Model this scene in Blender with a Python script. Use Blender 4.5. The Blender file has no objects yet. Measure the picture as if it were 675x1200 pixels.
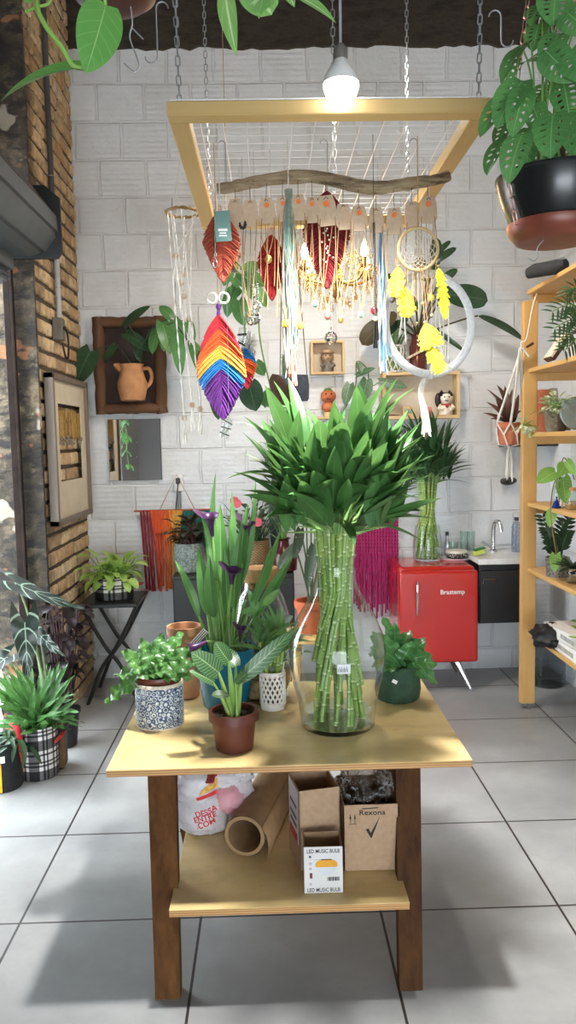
import bpy, math, random
from mathutils import Vector, Matrix
random.seed(11)
RND = random.random
def U(a, b): return random.uniform(a, b)
PI = math.pi
V = Vector
C = bpy.context.scene.collection
# ------------------------------------------------------------------ camera
F, PW, PH = 930.0, 675, 1200
HC = 1.6
_a, _b, _r = 315 - PW/2, PH/2 - 516, 0.02
_x0, _y0 = _a*math.cos(_r) + _b*math.sin(_r), _b*math.cos(_r) - _a*math.sin(_r)
TH = math.atan(_y0/F); PS = math.atan(-_x0/F*math.cos(TH))
FW = V((math.sin(PS)*math.cos(TH), math.cos(PS)*math.cos(TH), -math.sin(TH)))
R0 = V((math.cos(PS), -math.sin(PS), 0)); U0 = R0.cross(FW)
RT = R0*math.cos(_r) - U0*math.sin(_r); UP = U0*math.cos(_r) + R0*math.sin(_r)
CAM = V((0, 0, HC))
def ray(x, y): return RT*((x - PW/2)/F) + UP*((PH/2 - y)/F) + FW
def P(x, y, Y):
    d = ray(x, y); return CAM + d*(Y/d.y)
def ON(x, y, z):
    d = ray(x, y); return CAM + d*((z - HC)/d.z)
cd = bpy.data.cameras.new('camera'); cam = bpy.data.objects.new('camera', cd); C.objects.link(cam)
cam.matrix_world = Matrix(((RT.x, UP.x, -FW.x, CAM.x), (RT.y, UP.y, -FW.y, CAM.y), (RT.z, UP.z, -FW.z, CAM.z), (0, 0, 0, 1)))
cd.sensor_fit = 'VERTICAL'; cd.sensor_height = 24; cd.lens = F/PH*24; cd.clip_start = 0.05
bpy.context.scene.camera = cam
# ------------------------------------------------------------------ materials
def s2l(c): return tuple((x/12.92 if x <= .04045 else ((x + .055)/1.055)**2.4) for x in c)
def rgb(h):
    h = h.lstrip('#'); return s2l(tuple(int(h[i:i+2], 16)/255 for i in (0, 2, 4))) + (1,)
class NT:
    def __init__(s, name):
        s.m = bpy.data.materials.new(name); s.m.use_nodes = True; s.t = s.m.node_tree; s.b = s.t.nodes['Principled BSDF']
    def n(s, kind, **kw):
        o = s.t.nodes.new(kind)
        for k, v in kw.items():
            if k.startswith('i_'):
                key = k[2:]
                o.inputs[int(key) if key.isdigit() else key.replace('_', ' ')].default_value = v
            else: setattr(o, k, v)
        return o
    def l(s, a, b): s.t.links.new(a, b)
    def mix(s, fac, a, b, mode='MIX'):
        o = s.n('ShaderNodeMix', data_type='RGBA', blend_type=mode)
        for i, v in ((0, fac), (6, a), (7, b)):
            if hasattr(v, 'is_output'): s.l(v, o.inputs[i])
            else: o.inputs[i].default_value = v
        return o.outputs[2]
    def ramp(s, x, stops):
        o = s.n('ShaderNodeValToRGB'); e = o.color_ramp.elements
        while len(e) < len(stops): e.new(.5)
        for k, (p, c) in zip(e, stops): k.position = p; k.color = c if len(c) == 4 else tuple(c) + (1,)
        s.l(x, o.inputs[0]); return o.outputs[0]
    def math(s, op, a, b=0.0, c=None):
        o = s.n('ShaderNodeMath', operation=op)
        for i, v in enumerate((a, b) if c is None else (a, b, c)):
            if hasattr(v, 'is_output'): s.l(v, o.inputs[i])
            else: o.inputs[i].default_value = v
        return o.outputs[0]
    def bump(s, h, strength=.3, dist=.01):
        o = s.n('ShaderNodeBump'); o.inputs['Strength'].default_value = strength; o.inputs['Distance'].default_value = dist
        s.l(h, o.inputs['Height']); s.l(o.outputs[0], s.b.inputs['Normal'])
    def coord(s, k='Object'): return s.n('ShaderNodeTexCoord').outputs[k]
    def noise(s, vec, scale, detail=4, rough=.55):
        o = s.n('ShaderNodeTexNoise'); o.inputs['Scale'].default_value = scale; o.inputs['Detail'].default_value = detail; o.inputs['Roughness'].default_value = rough
        s.l(vec, o.inputs['Vector']); return o.outputs['Fac']
    def mapping(s, vec, scale=(1, 1, 1), rot=(0, 0, 0), loc=(0, 0, 0)):
        o = s.n('ShaderNodeMapping'); o.inputs['Scale'].default_value = scale; o.inputs['Rotation'].default_value = rot; o.inputs['Location'].default_value = loc
        s.l(vec, o.inputs['Vector']); return o.outputs[0]
BK = (0, 0, 0, 1); WH = (1, 1, 1, 1)
_mc = {}
def pm(name, col, col2=None, scale=20, rough=.6, bump=0, metal=0, bscale=None, stretch=(1, 1, 1), lo=.35, hi=.65, coat=0, spec=.5):
    if name in _mc: return _mc[name]
    q = NT(name); v = q.mapping(q.coord(), stretch)
    nz = q.noise(v, scale)
    c1 = rgb(col); c2 = rgb(col2) if col2 else tuple(x*.8 for x in c1[:3]) + (1,)
    q.l(q.ramp(nz, [(lo, c1), (hi, c2)]), q.b.inputs['Base Color'])
    q.b.inputs['Roughness'].default_value = rough; q.b.inputs['Metallic'].default_value = metal
    q.b.inputs['Coat Weight'].default_value = coat; q.b.inputs['Specular IOR Level'].default_value = spec
    if bump: q.bump(q.noise(v, bscale or scale*3), bump, .004)
    _mc[name] = q.m; return q.m
def leafmat(name, col, col2, vein=None, rough=.42, veins=9, vstr=.5, midw=.035, trans=.25, slant=1.4, blotch=None):
    q = NT(name); uv = q.coord('UV'); sp = q.n('ShaderNodeSeparateXYZ'); q.l(uv, sp.inputs[0]); u, v = sp.outputs[0], sp.outputs[1]
    av = q.math('ABSOLUTE', v)
    base = q.ramp(q.noise(q.coord(), 9), [(.3, rgb(col)), (.7, rgb(col2))])
    if blotch: base = q.mix(q.ramp(q.noise(q.coord(), blotch[1]), [(blotch[2], BK), (blotch[2]+.06, WH)]), base, rgb(blotch[0]))
    vc = rgb(vein) if vein else tuple(min(1, x*1.6 + .01) for x in rgb(col2)[:3]) + (1,)
    mid = q.math('LESS_THAN', av, midw)
    k = q.math('FRACT', q.math('MULTIPLY', q.math('SUBTRACT', u, q.math('MULTIPLY', av, slant/veins)), veins))
    side = q.math('LESS_THAN', q.math('ABSOLUTE', q.math('SUBTRACT', k, .5)), .07)
    base = q.mix(q.math('MULTIPLY', q.math('MAXIMUM', mid, q.math('MULTIPLY', side, vstr)), .8), base, vc)
    hs = q.n('ShaderNodeHueSaturation', i_Hue=.508, i_Saturation=.84, i_Value=.95); q.l(base, hs.inputs['Color']); base = hs.outputs[0]
    q.l(base, q.b.inputs['Base Color']); q.b.inputs['Roughness'].default_value = rough
    q.b.inputs['Specular IOR Level'].default_value = .4
    if trans:
        tr = q.n('ShaderNodeBsdfTranslucent'); q.l(q.mix(.12, base, (.40, .60, .16, 1), 'MIX'), tr.inputs[0])
        ms = q.n('ShaderNodeMixShader'); ms.inputs[0].default_value = trans
        q.l(q.b.outputs[0], ms.inputs[1]); q.l(tr.outputs[0], ms.inputs[2]); q.l(ms.outputs[0], q.t.nodes['Material Output'].inputs[0])
    return q.m
def emit(name, col, st):
    q = NT(name); q.b.inputs['Base Color'].default_value = rgb(col); q.b.inputs['Emission Color'].default_value = rgb(col); q.b.inputs['Emission Strength'].default_value = st; return q.m
def glassmat(name, col='#ffffff', rough=0.02, ior=1.45, mixt=.0):
    q = NT(name); q.b.inputs['Base Color'].default_value = rgb(col); q.b.inputs['Roughness'].default_value = rough
    q.b.inputs['Transmission Weight'].default_value = 1; q.b.inputs['IOR'].default_value = ior
    if mixt:   # thin clear walls: straight transmission with a reflection that grows towards grazing angles
        tr = q.n('ShaderNodeBsdfTransparent'); tr.inputs[0].default_value = rgb(col)
        gl = q.n('ShaderNodeBsdfGlossy'); gl.inputs['Roughness'].default_value = rough
        fr = q.n('ShaderNodeLayerWeight'); fr.inputs[0].default_value = .5
        fac = q.math('ADD', q.math('MULTIPLY', q.math('POWER', fr.outputs['Facing'], 2.3), .75), .04)
        ms = q.n('ShaderNodeMixShader'); q.l(fac, ms.inputs[0]); q.l(tr.outputs[0], ms.inputs[1]); q.l(gl.outputs[0], ms.inputs[2])
        q.l(ms.outputs[0], q.t.nodes['Material Output'].inputs[0])
    return q.m
def woodmat(name, a, b, axis=0, scale=14, rough=.5, along=.08):
    q = NT(name); st = [1, 1, 1]; st[axis] = along
    v = q.mapping(q.coord(), tuple(st)); n1 = q.noise(v, scale, 6, .6); n2 = q.noise(v, scale*5, 4, .6)
    c = q.ramp(n1, [(.3, rgb(a)), (.7, rgb(b))])
    c = q.mix(q.math('MULTIPLY', n2, .35), c, tuple(x*.55 for x in rgb(a)[:3]) + (1,))
    q.l(c, q.b.inputs['Base Color']); q.b.inputs['Roughness'].default_value = rough; q.bump(n2, .12, .002); return q.m
# ------------------------------------------------------------------ mesh builder
def basis(d, ref=V((0, 0, 1))):
    d = d.normalized(); s = d.cross(ref)
    if s.length < 1e-4: s = d.cross(V((0, 1, 0)))
    s.normalize(); return d, s, s.cross(d)
SH = {
 'lance': lambda t: max(0, math.sin(PI*min(1, t**.75)))**.9,
 'strap': lambda t: min(1, (t+.02)*9)**.5*(1-t**4)**.8,
 'blade': lambda t: (min(1, .55+t*2.2))*(1-t**2.6)**.9,
 'heart': lambda t: (math.sqrt(max(0, t+.06))*1.9*(1-t)**.75)*.98 if t < .999 else 0,
 'arrow': lambda t: min(1, .72+t*2.2)*(1-t)**.8,
 'oval': lambda t: math.sqrt(max(0, 4*t*(1-t)))*.98,
 'obov': lambda t: max(0, math.sin(PI*t**1.3)),
}
class B:
    def __init__(s): s.v, s.f, s.u = [], [], []
    def add(s, vs, fs, us=None):
        o = len(s.v); s.v += [V(x) for x in vs]; s.u += us if us else [(0, 0)]*len(vs); s.f += [tuple(i+o for i in f) for f in fs]
    def box(s, c, size, rot=None, uv=None):
        a, b, h = size[0]/2, size[1]/2, size[2]/2
        vs = [V((x*a, y*b, z*h)) for x in (-1, 1) for y in (-1, 1) for z in (-1, 1)]
        if rot is not None: vs = [rot @ q for q in vs]
        s.add([q + V(c) for q in vs], [(0, 1, 3, 2), (4, 6, 7, 5), (0, 4, 5, 1), (2, 3, 7, 6), (0, 2, 6, 4), (1, 5, 7, 3)], [uv]*8 if uv else None)
    def bbox(s, c, size, r=.006, rot=None):   # box with chamfered edges
        a, b, h = (x/2 for x in size); r = min(r, a*.9, b*.9, h*.9); vs = []; idx = {}
        for x in (-1, 1):
            for y in (-1, 1):
                for z in (-1, 1):
                    for k in range(3):
                        p = [x*(a-r), y*(b-r), z*(h-r)]; p[k] = (x*a, y*b, z*h)[k]; idx[(x, y, z, k)] = len(vs); vs.append(V(p))
        fs = []
        for k in range(3):
            i, j = (k+1) % 3, (k+2) % 3
            for sg in (-1, 1):
                q = []
                for (m, n) in ((-1, -1), (1, -1), (1, 1), (-1, 1)):
                    t = [0, 0, 0]; t[k] = sg; t[i] = m; t[j] = n; q.append(idx[(*t, k)])
                fs.append(q if sg > 0 else q[::-1])
        for k in range(3):
            i, j = (k+1) % 3, (k+2) % 3
            for m in (-1, 1):
                for n in (-1, 1):
                    t0 = [0, 0, 0]; t0[i] = m; t0[j] = n; t1 = list(t0); t0[k] = -1; t1[k] = 1
                    fs.append([idx[(*t0, i)], idx[(*t0, j)], idx[(*t1, j)], idx[(*t1, i)]])
        for x in (-1, 1):
            for y in (-1, 1):
                for z in (-1, 1): fs.append([idx[(x, y, z, k)] for k in range(3)])
        if rot is not None: vs = [rot @ q for q in vs]
        s.add([q + V(c) for q in vs], fs)
    def tube(s, pts, r, seg=6, caps=True, closed=False, flat=1.0):
        pts = [V(p) for p in pts]; n = len(pts); rs = r if isinstance(r, (list, tuple)) else [r]*n
        vs, fs, us = [], [], []; sd = None; acc = 0
        for i, p in enumerate(pts):
            t = (pts[(i+1) % n] - pts[i-1]) if closed else (pts[min(i+1, n-1)] - pts[max(i-1, 0)])
            if t.length < 1e-9: t = V((0, 0, 1))
            t.normalize()
            if sd is None: _, sd, _ = basis(t)
            sd = sd - t*sd.dot(t)
            if sd.length < 1e-6: _, sd, _ = basis(t)
            sd.normalize(); bn = t.cross(sd)
            if i: acc += (p - pts[i-1]).length
            for k in range(seg):
                a = 2*PI*k/seg; vs.append(p + sd*math.cos(a)*rs[i] + bn*math.sin(a)*rs[i]*flat); us.append((acc, k/seg))
        for i in range(n if closed else n-1):
            j = (i+1) % n
            for k in range(seg):
                l = (k+1) % seg; fs.append((i*seg+k, i*seg+l, j*seg+l, j*seg+k))
        if caps and not closed: fs.append(tuple(range(seg))[::-1]); fs.append(tuple((n-1)*seg+k for k in range(seg)))
        s.add(vs, fs, us)
    def lathe(s, prof, c, seg=32, capb=True, capt=False, sx=1, sy=1, rot=None, fn=None):
        c = V(c); vs, us, fs = [], [], []; n = len(prof)
        for i, (r, z) in enumerate(prof):
            for k in range(seg):
                a = 2*PI*k/seg; rr = r*(fn(a, z) if fn else 1); q = V((rr*math.cos(a)*sx, rr*math.sin(a)*sy, z))
                vs.append(c + (rot @ q if rot is not None else q)); us.append((k/seg, z))
        for i in range(n-1):
            for k in range(seg):
                l = (k+1) % seg; fs.append((i*seg+k, i*seg+l, (i+1)*seg+l, (i+1)*seg+k))
        if capb: fs.append(tuple(range(seg))[::-1])
        if capt: fs.append(tuple((n-1)*seg+k for k in range(seg)))
        s.add(vs, fs, us)
    def ball(s, c, r, seg=12, rings=8, sc=(1, 1, 1), rot=None):
        pr = [(max(1e-5, math.sin(PI*i/rings))*r, -math.cos(PI*i/rings)*r) for i in range(rings+1)]
        c = V(c); vs, fs = [], []
        for (rr, z) in pr:
            for k in range(seg):
                a = 2*PI*k/seg; q = V((rr*math.cos(a)*sc[0], rr*math.sin(a)*sc[1], z*sc[2])); vs.append(c + (rot @ q if rot is not None else q))
        for i in range(rings):
            for k in range(seg):
                l = (k+1) % seg; fs.append((i*seg+k, i*seg+l, (i+1)*seg+l, (i+1)*seg+k))
        s.add(vs, fs)
    def ring(s, c, R, r, nrm=V((0, 0, 1)), seg=32, m=6, sx=1, sy=1, ref=None):
        d, a, b = basis(V(nrm), ref or V((0, 0, 1)))
        s.tube([V(c) + a*math.cos(2*PI*i/seg)*R*sx + b*math.sin(2*PI*i/seg)*R*sy for i in range(seg)], r, m, closed=True)
    def leaf(s, base, d, L, W, shape='lance', up=V((0, 0, 1)), droop=.6, fold=.2, n=9, lobe=0, wave=0, wf=5, curl=0):
        base = V(base); d = V(d).normalized(); up = V(up); fn = SH[shape]
        _, sd, nm = basis(d, up); vs, us, fs = [], [], []; c = V(base); st = L/n; ang = droop/n
        cr = (-1, -.5, 0, .5, 1); ph = U(0, 6)
        for i in range(n+1):
            t = i/n; w = W*.5*fn(t)
            for x in cr:
                ax = abs(x); p = c + sd*(x*w) + nm*(fold*ax*w - curl*ax*ax*w) - d*(lobe*L*ax*(1-t)**4)
                if wave: p = p + nm*(math.sin(ph + wf*2*PI*t + (2 if x > 0 else 0))*wave*ax)
                vs.append(p); us.append((t, x))
            if i < n:
                dn = (d*math.cos(ang) - nm*math.sin(ang)).normalized(); c = c + dn*st; nm = sd.cross(dn).normalized(); d = dn
        for i in range(n):
            for k in range(4): fs.append((i*5+k, i*5+k+1, (i+1)*5+k+1, (i+1)*5+k))
        s.add(vs, fs, us)
    def pleaf(s, a, b, W, shape='lance', bend=0.0, face=.7, fold=.15, roll=0, **kw):   # leaf from point a to point b, face turned towards the camera by `face`
        a, b = V(a), V(b); ch = b - a; L = ch.length; d0 = ch.normalized()
        up = ((CAM - a).normalized()*face + V((0, 0, 1))*(1-face)); up = Matrix.Rotation(roll, 3, d0) @ up
        _, sd, nm = basis(d0, up)
        d = Matrix.Rotation(bend/2, 3, sd) @ d0
        k = (bend/2)/math.sin(bend/2) if abs(bend) > .01 else 1
        s.leaf(a, d, L*k, W, shape, up=up, droop=bend, fold=fold, **kw)
    def sheet(s, pts2, y_thick, toworld):   # extruded outline
        n = len(pts2); vs = [toworld(x, z, y_thick/2) for x, z in pts2] + [toworld(x, z, -y_thick/2) for x, z in pts2]
        s.add(vs, [tuple(range(n)), tuple(range(2*n-1, n-1, -1))] + [(i, i+n, (i+1) % n + n, (i+1) % n) for i in range(n)])
    def build(s, name, mat, parent=None, smooth=True, org=None, sub=0):
        o_ = V(ORG[parent.name]) if parent else V(org if org is not None else base_of(s.v))
        me = bpy.data.meshes.new(name); me.from_pydata([tuple(v - o_) for v in s.v], [], s.f)
        uv = me.uv_layers.new(name='UVMap'); li = [0]*len(me.loops); me.loops.foreach_get('vertex_index', li)
        uv.data.foreach_set('uv', [x for i in li for x in s.u[i]])
        me.materials.append(mat); o = bpy.data.objects.new(name, me); C.objects.link(o)
        if parent: o.parent = parent
        else: o.location = o_
        ORG[o.name] = o_
        if smooth:
            me.polygons.foreach_set('use_smooth', [True]*len(me.polygons))
            try: me.set_sharp_from_angle(angle=.75)
            except Exception: pass
        if sub:
            md = o.modifiers.new('sub', 'SUBSURF'); md.levels = sub; md.render_levels = sub
        return o
ORG = {}
def base_of(vs):
    xs, ys, zs = zip(*vs); return V(((min(xs)+max(xs))/2, (min(ys)+max(ys))/2, min(zs)))
def thing(name, label, cat, loc, group=None):
    o = bpy.data.objects.new(name, None); C.objects.link(o); o.empty_display_size = .05; o.location = V(loc); ORG[o.name] = V(loc)
    o['label'] = label; o['category'] = cat
    if group: o['group'] = group
    return o
def tag(o, label, cat, group=None, kind=None):
    o['label'] = label; o['category'] = cat
    if group: o['group'] = group
    if kind: o['kind'] = kind
    return o
def struct(b, name, mat, smooth=False):
    o = b.build(name, mat, smooth=smooth); o['kind'] = 'structure'; o['label'] = STL.get(name, name.replace('_', ' ')+' of the plant shop room'); o['category'] = name.split('_')[0]; return o
STL = {}
def text(body, name, mat, parent, loc, size, xdir, ydir, extrude=.0004, align='CENTER', sx=1):
    cu = bpy.data.curves.new('tmp', 'FONT'); cu.body = body; cu.size = size; cu.align_x = align; cu.align_y = 'CENTER'; cu.extrude = extrude; cu.offset = size*.012; cu.resolution_u = 2
    tmp = bpy.data.objects.new('tmp', cu); C.objects.link(tmp); dg = bpy.context.evaluated_depsgraph_get(); me = bpy.data.meshes.new_from_object(tmp.evaluated_get(dg)); bpy.data.objects.remove(tmp); bpy.data.curves.remove(cu)
    x = V(xdir).normalized(); z = x.cross(V(ydir)).normalized(); y = z.cross(x); o_ = ORG[parent.name]; me.name = name
    for v in me.vertices: v.co = V(loc) + x*v.co.x*sx + y*v.co.y + z*v.co.z - o_
    me.materials.clear(); me.materials.append(mat); o = bpy.data.objects.new(name, me); C.objects.link(o); o.parent = parent; ORG[o.name] = o_; return o
def bez(a, b, c, n=8): return [V(a)*(1-t)**2 + V(b)*2*t*(1-t) + V(c)*t*t for t in (i/n for i in range(n+1))]
def poly(pts, n=6):    # catmull-rom through points
    pts = [V(p) for p in pts]; out = []
    for i in range(len(pts)-1):
        p0, p1, p2, p3 = pts[max(i-1, 0)], pts[i], pts[i+1], pts[min(i+2, len(pts)-1)]
        for k in range(n):
            t = k/n; out.append(.5*((2*p1) + (p2-p0)*t + (2*p0-5*p1+4*p2-p3)*t*t + (3*p1-p0-3*p2+p3)*t**3))
    return out + [pts[-1]]
def pot(b, c, r0, r1, h, lip=.006, liph=.02, th=.005, seg=36, soil=None):
    b.lathe([(r0*.97, 0), (r0, .003), (r1-(r1-r0)*liph/h, h-liph), (r1+lip, h-liph+.001), (r1+lip, h), (r1-th, h), (r1-th-.002, h*.75), (.0005, h*.75)], c, seg)
def soil(b, c, r, seg=24):
    vs = [V(c)]; us = []; n = 0; fs = []
    for q in (.5, 1):
        for k in range(seg): a = 2*PI*k/seg; vs.append(V(c) + V((math.cos(a)*r*q, math.sin(a)*r*q, U(-.004, .004)*(q < 1))))
    for k in range(seg):
        l = (k+1) % seg; fs += [(0, 1+k, 1+l), (1+k, 1+seg+k, 1+seg+l, 1+l)]
    b.add(vs, fs)
def spray(bl, bs, c, n, stem=(.05, .1), elev=(.3, 1.3), L=(.08, .12), W=.4, shape='oval', droop=.7, az=(0, 2*PI), sr=.002, jit=.01, bendd=.25, fold=.2, lobe=0, wave=0, wf=5, lelev=None, wj=.15, up=None):
    for i in range(n):
        a = az[0] + (az[1]-az[0])*((i + U(0, .9))/n*3 % 1 if n > 3 else U(0, 1)); e = U(*elev); sl = U(*stem)
        d = V((math.cos(a)*math.cos(e), math.sin(a)*math.cos(e), math.sin(e)))
        p0 = V(c) + V((U(-jit, jit), U(-jit, jit), 0)); e2 = e - bendd; d2 = V((math.cos(a)*math.cos(e2), math.sin(a)*math.cos(e2), math.sin(e2)))
        p2 = p0 + d*sl*.6 + d2*sl*.4
        if bs is not None and sl > .015: bs.tube(bez(p0, p0 + d*sl*.6, p2, 4), [sr, sr, sr*.9, sr*.8, sr*.7], 5, caps=False)
        le = (e2 - .2) if lelev is None else U(*lelev); ld = V((math.cos(a)*math.cos(le), math.sin(a)*math.cos(le), math.sin(le)))
        ll = U(*L); bl.leaf(p2, ld, ll, ll*W*U(1-wj, 1+wj), shape, up=up or V((U(-.3, .3), U(-.3, .3), 1)), droop=droop*U(.6, 1.3), fold=fold, lobe=lobe, wave=wave*ll, wf=wf)
def chain(b, a, c, link=.026, r=.0016, w=.008):
    a, c = V(a), V(c); d, s, n = basis(c - a); L = (c - a).length; k = max(2, int(L/(link-2.2*r))); st = L/k
    for i in range(k):
        o = a + d*st*(i+.5); x = s if i % 2 else n; h = (st + 2*r)/2 - w/2; q = []
        for j in range(10):
            t = 2*PI*j/10; q.append(o + x*math.cos(t)*w/2 + d*(math.sin(t)*w/2 + (h if math.sin(t) > 0 else -h)))
        b.tube(q, r, 4, closed=True)
def shook(b, top, L=.09, r=.0016, w=.016, dirx=V((1, 0, 0))):
    top = V(top); x = V(dirx).normalized(); z = V((0, 0, -1)); pts = []
    for i in range(7): t = PI - PI*i/6*1.0; pts.append(top + x*(w/2*math.cos(t)+w/2) - z*(w/2*math.sin(t)-w/2)*1.0)
    pts = [top + x*(w*.5 - w*.5*math.cos(PI*i/6)) + z*(w*.5 - w*.5*math.sin(PI*i/6)) for i in range(7)]
    bot = top + x*w + z*(L - w*.5)
    for i in range(7): pts.append(bot + x*(w*.5 - w*.5*math.cos(PI*i/6)) + z*(w*.5*math.sin(PI*i/6)))
    b.tube(pts, r, 6)
# ------------------------------------------------------------------ room
YB, XL, XR, ZC = 5.34, -1.22, 1.907, 4.9
YJ = 4.32; ZT = P(300, 57, YB).z; YF = -3.2
def blockmat(name, horiz, col='#dadde0', col2='#d0d3d5'):
    q = NT(name); sp = q.n('ShaderNodeSeparateXYZ'); q.l(q.coord(), sp.inputs[0]); cb = q.n('ShaderNodeCombineXYZ')
    wob = q.math('MULTIPLY', q.math('SUBTRACT', q.noise(q.coord(), 3.5, 3), .5), .035)
    wob2 = q.math('MULTIPLY', q.math('SUBTRACT', q.noise(q.coord(), 1.3, 2), .5), .03)
    q.l(q.math('ADD', sp.outputs[horiz], wob), cb.inputs[0]); q.l(q.math('ADD', q.math('ADD', sp.outputs[2], wob2), .09), cb.inputs[1])
    br = q.n('ShaderNodeTexBrick', offset=.5); q.l(cb.outputs[0], br.inputs['Vector'])
    for k, v in (('Scale', 1), ('Mortar Size', .011), ('Mortar Smooth', .5), ('Brick Width', .302), ('Row Height', .2345), ('Bias', 0)): br.inputs[k].default_value = v
    br.inputs['Color1'].default_value = rgb(col); br.inputs['Color2'].default_value = rgb(col2); br.inputs['Mortar'].default_value = rgb('#d4d6d8')
    nz = q.noise(q.coord(), 30, 6, .7); big = q.noise(q.coord(), 2.5, 5, .65)
    stain = q.ramp(big, [(.25, (.86, .84, .82, 1)), (.5, WH)])
    c = q.mix(1, br.outputs['Color'], stain, 'MULTIPLY')
    # mottled grey band close to the floor
    low = q.ramp(q.math('ADD', sp.outputs[2], q.math('MULTIPLY', nz, .12)), [(.07, (1, 1, 1, 1)), (.17, BK)])
    c = q.mix(q.math('MULTIPLY', low, q.math('MULTIPLY', nz, .9)), c, rgb('#77736f'))
    q.l(c, q.b.inputs['Base Color']); q.b.inputs['Roughness'].default_value = .62
    wv = q.math('SINE', q.math('MULTIPLY', sp.outputs[2], 2*PI/.0335))
    wv = q.math('MULTIPLY', q.math('MULTIPLY', wv, .10), q.ramp(q.noise(q.coord(), 2.2, 2), [(.35, BK), (.6, WH)]))
    mor = q.math('MULTIPLY', br.outputs['Fac'], -.8)
    edge = q.ramp(q.noise(q.coord(), 12, 5, .7), [(.3, BK), (.8, WH)])
    h = q.math('ADD', q.math('ADD', mor, wv), q.math('MULTIPLY', edge, .45))
    q.bump(h, .75, .012); return q.m
b = B(); b.box((0, YB+.1, ZC/2), (4.4, .2, ZC)); STL['wall_back'] = 'white painted block wall behind the fridge and wall shelves'
o = b.build('wall_back', blockmat('white blocks', 0), org=(0, 0, 0), smooth=False); tag(o, STL['wall_back'], 'wall', kind='structure')
b = B(); b.box((XR+.1, (YB+YF)/2, ZC/2), (.2, YB-YF, ZC))
o = b.build('wall_right', blockmat('white blocks side', 1), org=(0, 0, 0), smooth=False); tag(o, 'white rough painted wall behind the pine rack', 'wall', kind='structure')
# floor
q = NT('grey floor tiles'); sp = q.n('ShaderNodeSeparateXYZ'); q.l(q.coord(), sp.inputs[0])
T = .608; TX = ON(235, 1080, 0).x; TY = ON(60, 1081, 0).y; TYS = .60
def gline(axis, off, t):
    f = q.math('FRACT', q.math('DIVIDE', q.math('ADD', sp.outputs[axis], -off + t*50), t))
    d = q.math('MINIMUM', f, q.math('SUBTRACT', 1, f)); return q.math('LESS_THAN', d, .0042/t)
gr = q.math('MAXIMUM', gline(0, TX, T), gline(1, TY, TYS))
nz = q.noise(q.coord(), 2.6, 6, .6); n2 = q.noise(q.coord(), 40, 4, .6)
c = q.ramp(nz, [(.3, rgb('#858787')), (.5, rgb('#939595')), (.72, rgb('#a2a4a3'))]); c = q.mix(q.math('MULTIPLY', n2, .18), c, rgb('#6f6c69'))
c = q.mix(gr, c, rgb('#2f2c2a')); q.l(c, q.b.inputs['Base Color'])
q.l(q.ramp(nz, [(.3, (.34,)*3), (.7, (.5,)*3)]), q.b.inputs['Roughness']); q.bump(q.math('MULTIPLY', gr, -1), .5, .004)
b = B(); b.box((.1, (YB+YF)/2, -.05), (3.9, YB-YF+.4, .1)); o = b.build('floor', q.m, org=(0, 0, 0), smooth=False); tag(o, 'grey concrete-look square floor tiles with dark grout', 'floor', kind='structure')
b = B(); b.box((.3, (YB+YF)/2, ZC+.1), (4.4, YB-YF+.4, .2)); o = b.build('ceiling', pm('dark slab', '#5a544c', '#3d3832', 3, .9, .6), smooth=False); tag(o, 'raw dark concrete ceiling slab', 'ceiling', kind='structure')
# dark unpainted ring beam along the top of the back wall
q = NT('raw beam'); n1 = q.noise(q.mapping(q.coord(), (1, 1, 3)), 3, 8, .7); n2 = q.noise(q.coord(), 14, 6, .7)
c = q.ramp(n1, [(.3, rgb('#1d1a17')), (.5, rgb('#473f36')), (.62, rgb('#2b2621')), (.8, rgb('#7d6f5f'))]); c = q.mix(q.math('MULTIPLY', n2, .5), c, rgb('#231f1b'))
q.l(c, q.b.inputs['Base Color']); q.b.inputs['Roughness'].default_value = .95; q.bump(q.math('ADD', n1, q.math('MULTIPLY', n2, .4)), .9, .03)
b = B(); nx = 60; vs = []; fs = []
for i in range(nx+1):
    x = -1.3 + 3.4*i/nx; z0 = ZT + U(-.012, .012); vs += [V((x, YB-.025, z0)), V((x, YB-.03, ZC)), V((x, YB+.01, z0)), V((x, YB+.01, ZC))]
for i in range(nx): o4 = i*4; fs += [(o4, o4+4, o4+5, o4+1), (o4, o4+2, o4+6, o4+4)]
b.add(vs, fs); o = b.build('trim_1', q.m, org=(0, 0, 0), smooth=False); tag(o, 'dark raw concrete beam above the white wall', 'trim', kind='structure')
# brick pier on the left
q = NT('old tan bricks'); uv = q.coord('UV'); sp = q.n('ShaderNodeSeparateXYZ'); q.l(uv, sp.inputs[0]); po = q.n('ShaderNodeSeparateXYZ'); q.l(q.coord(), po.inputs[0])
c = q.ramp(sp.outputs[0], [(.0, rgb('#4f463b')), (.04, rgb('#4f463b')), (.05, rgb('#a88e6c')), (.3, rgb('#cdb188')), (.55, rgb('#dcc39a')), (.75, rgb('#bf966c')), (.92, rgb('#e2cfac')), (1, rgb('#a58663'))])
n1 = q.noise(q.coord(), 18, 6, .7); n2 = q.noise(q.mapping(q.coord(), (1, 1, .6)), 4, 5, .65)
c = q.mix(q.ramp(n1, [(.42, BK), (.75, (.75,)*3)]), c, rgb('#5a4c3e'))
soot = q.math('MULTIPLY', q.ramp(q.math('SUBTRACT', q.math('MULTIPLY', n2, .55), q.math('SUBTRACT', po.outputs[1], YJ)), [(.12, BK), (.3, WH)]), .8)
c = q.mix(soot, c, rgb('#2a2623'))
q.l(c, q.b.inputs['Base Color']); q.b.inputs['Roughness'].default_value = .92; q.bump(n1, .7, .012); BRICK = q.m
b = B(); b.box(((XL-.25+XL-.012)/2, (YJ+YB)/2+.005, ZC/2), (.238, YB-YJ-.01, ZC), uv=(0, 0))
z = .0; row = 0
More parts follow.
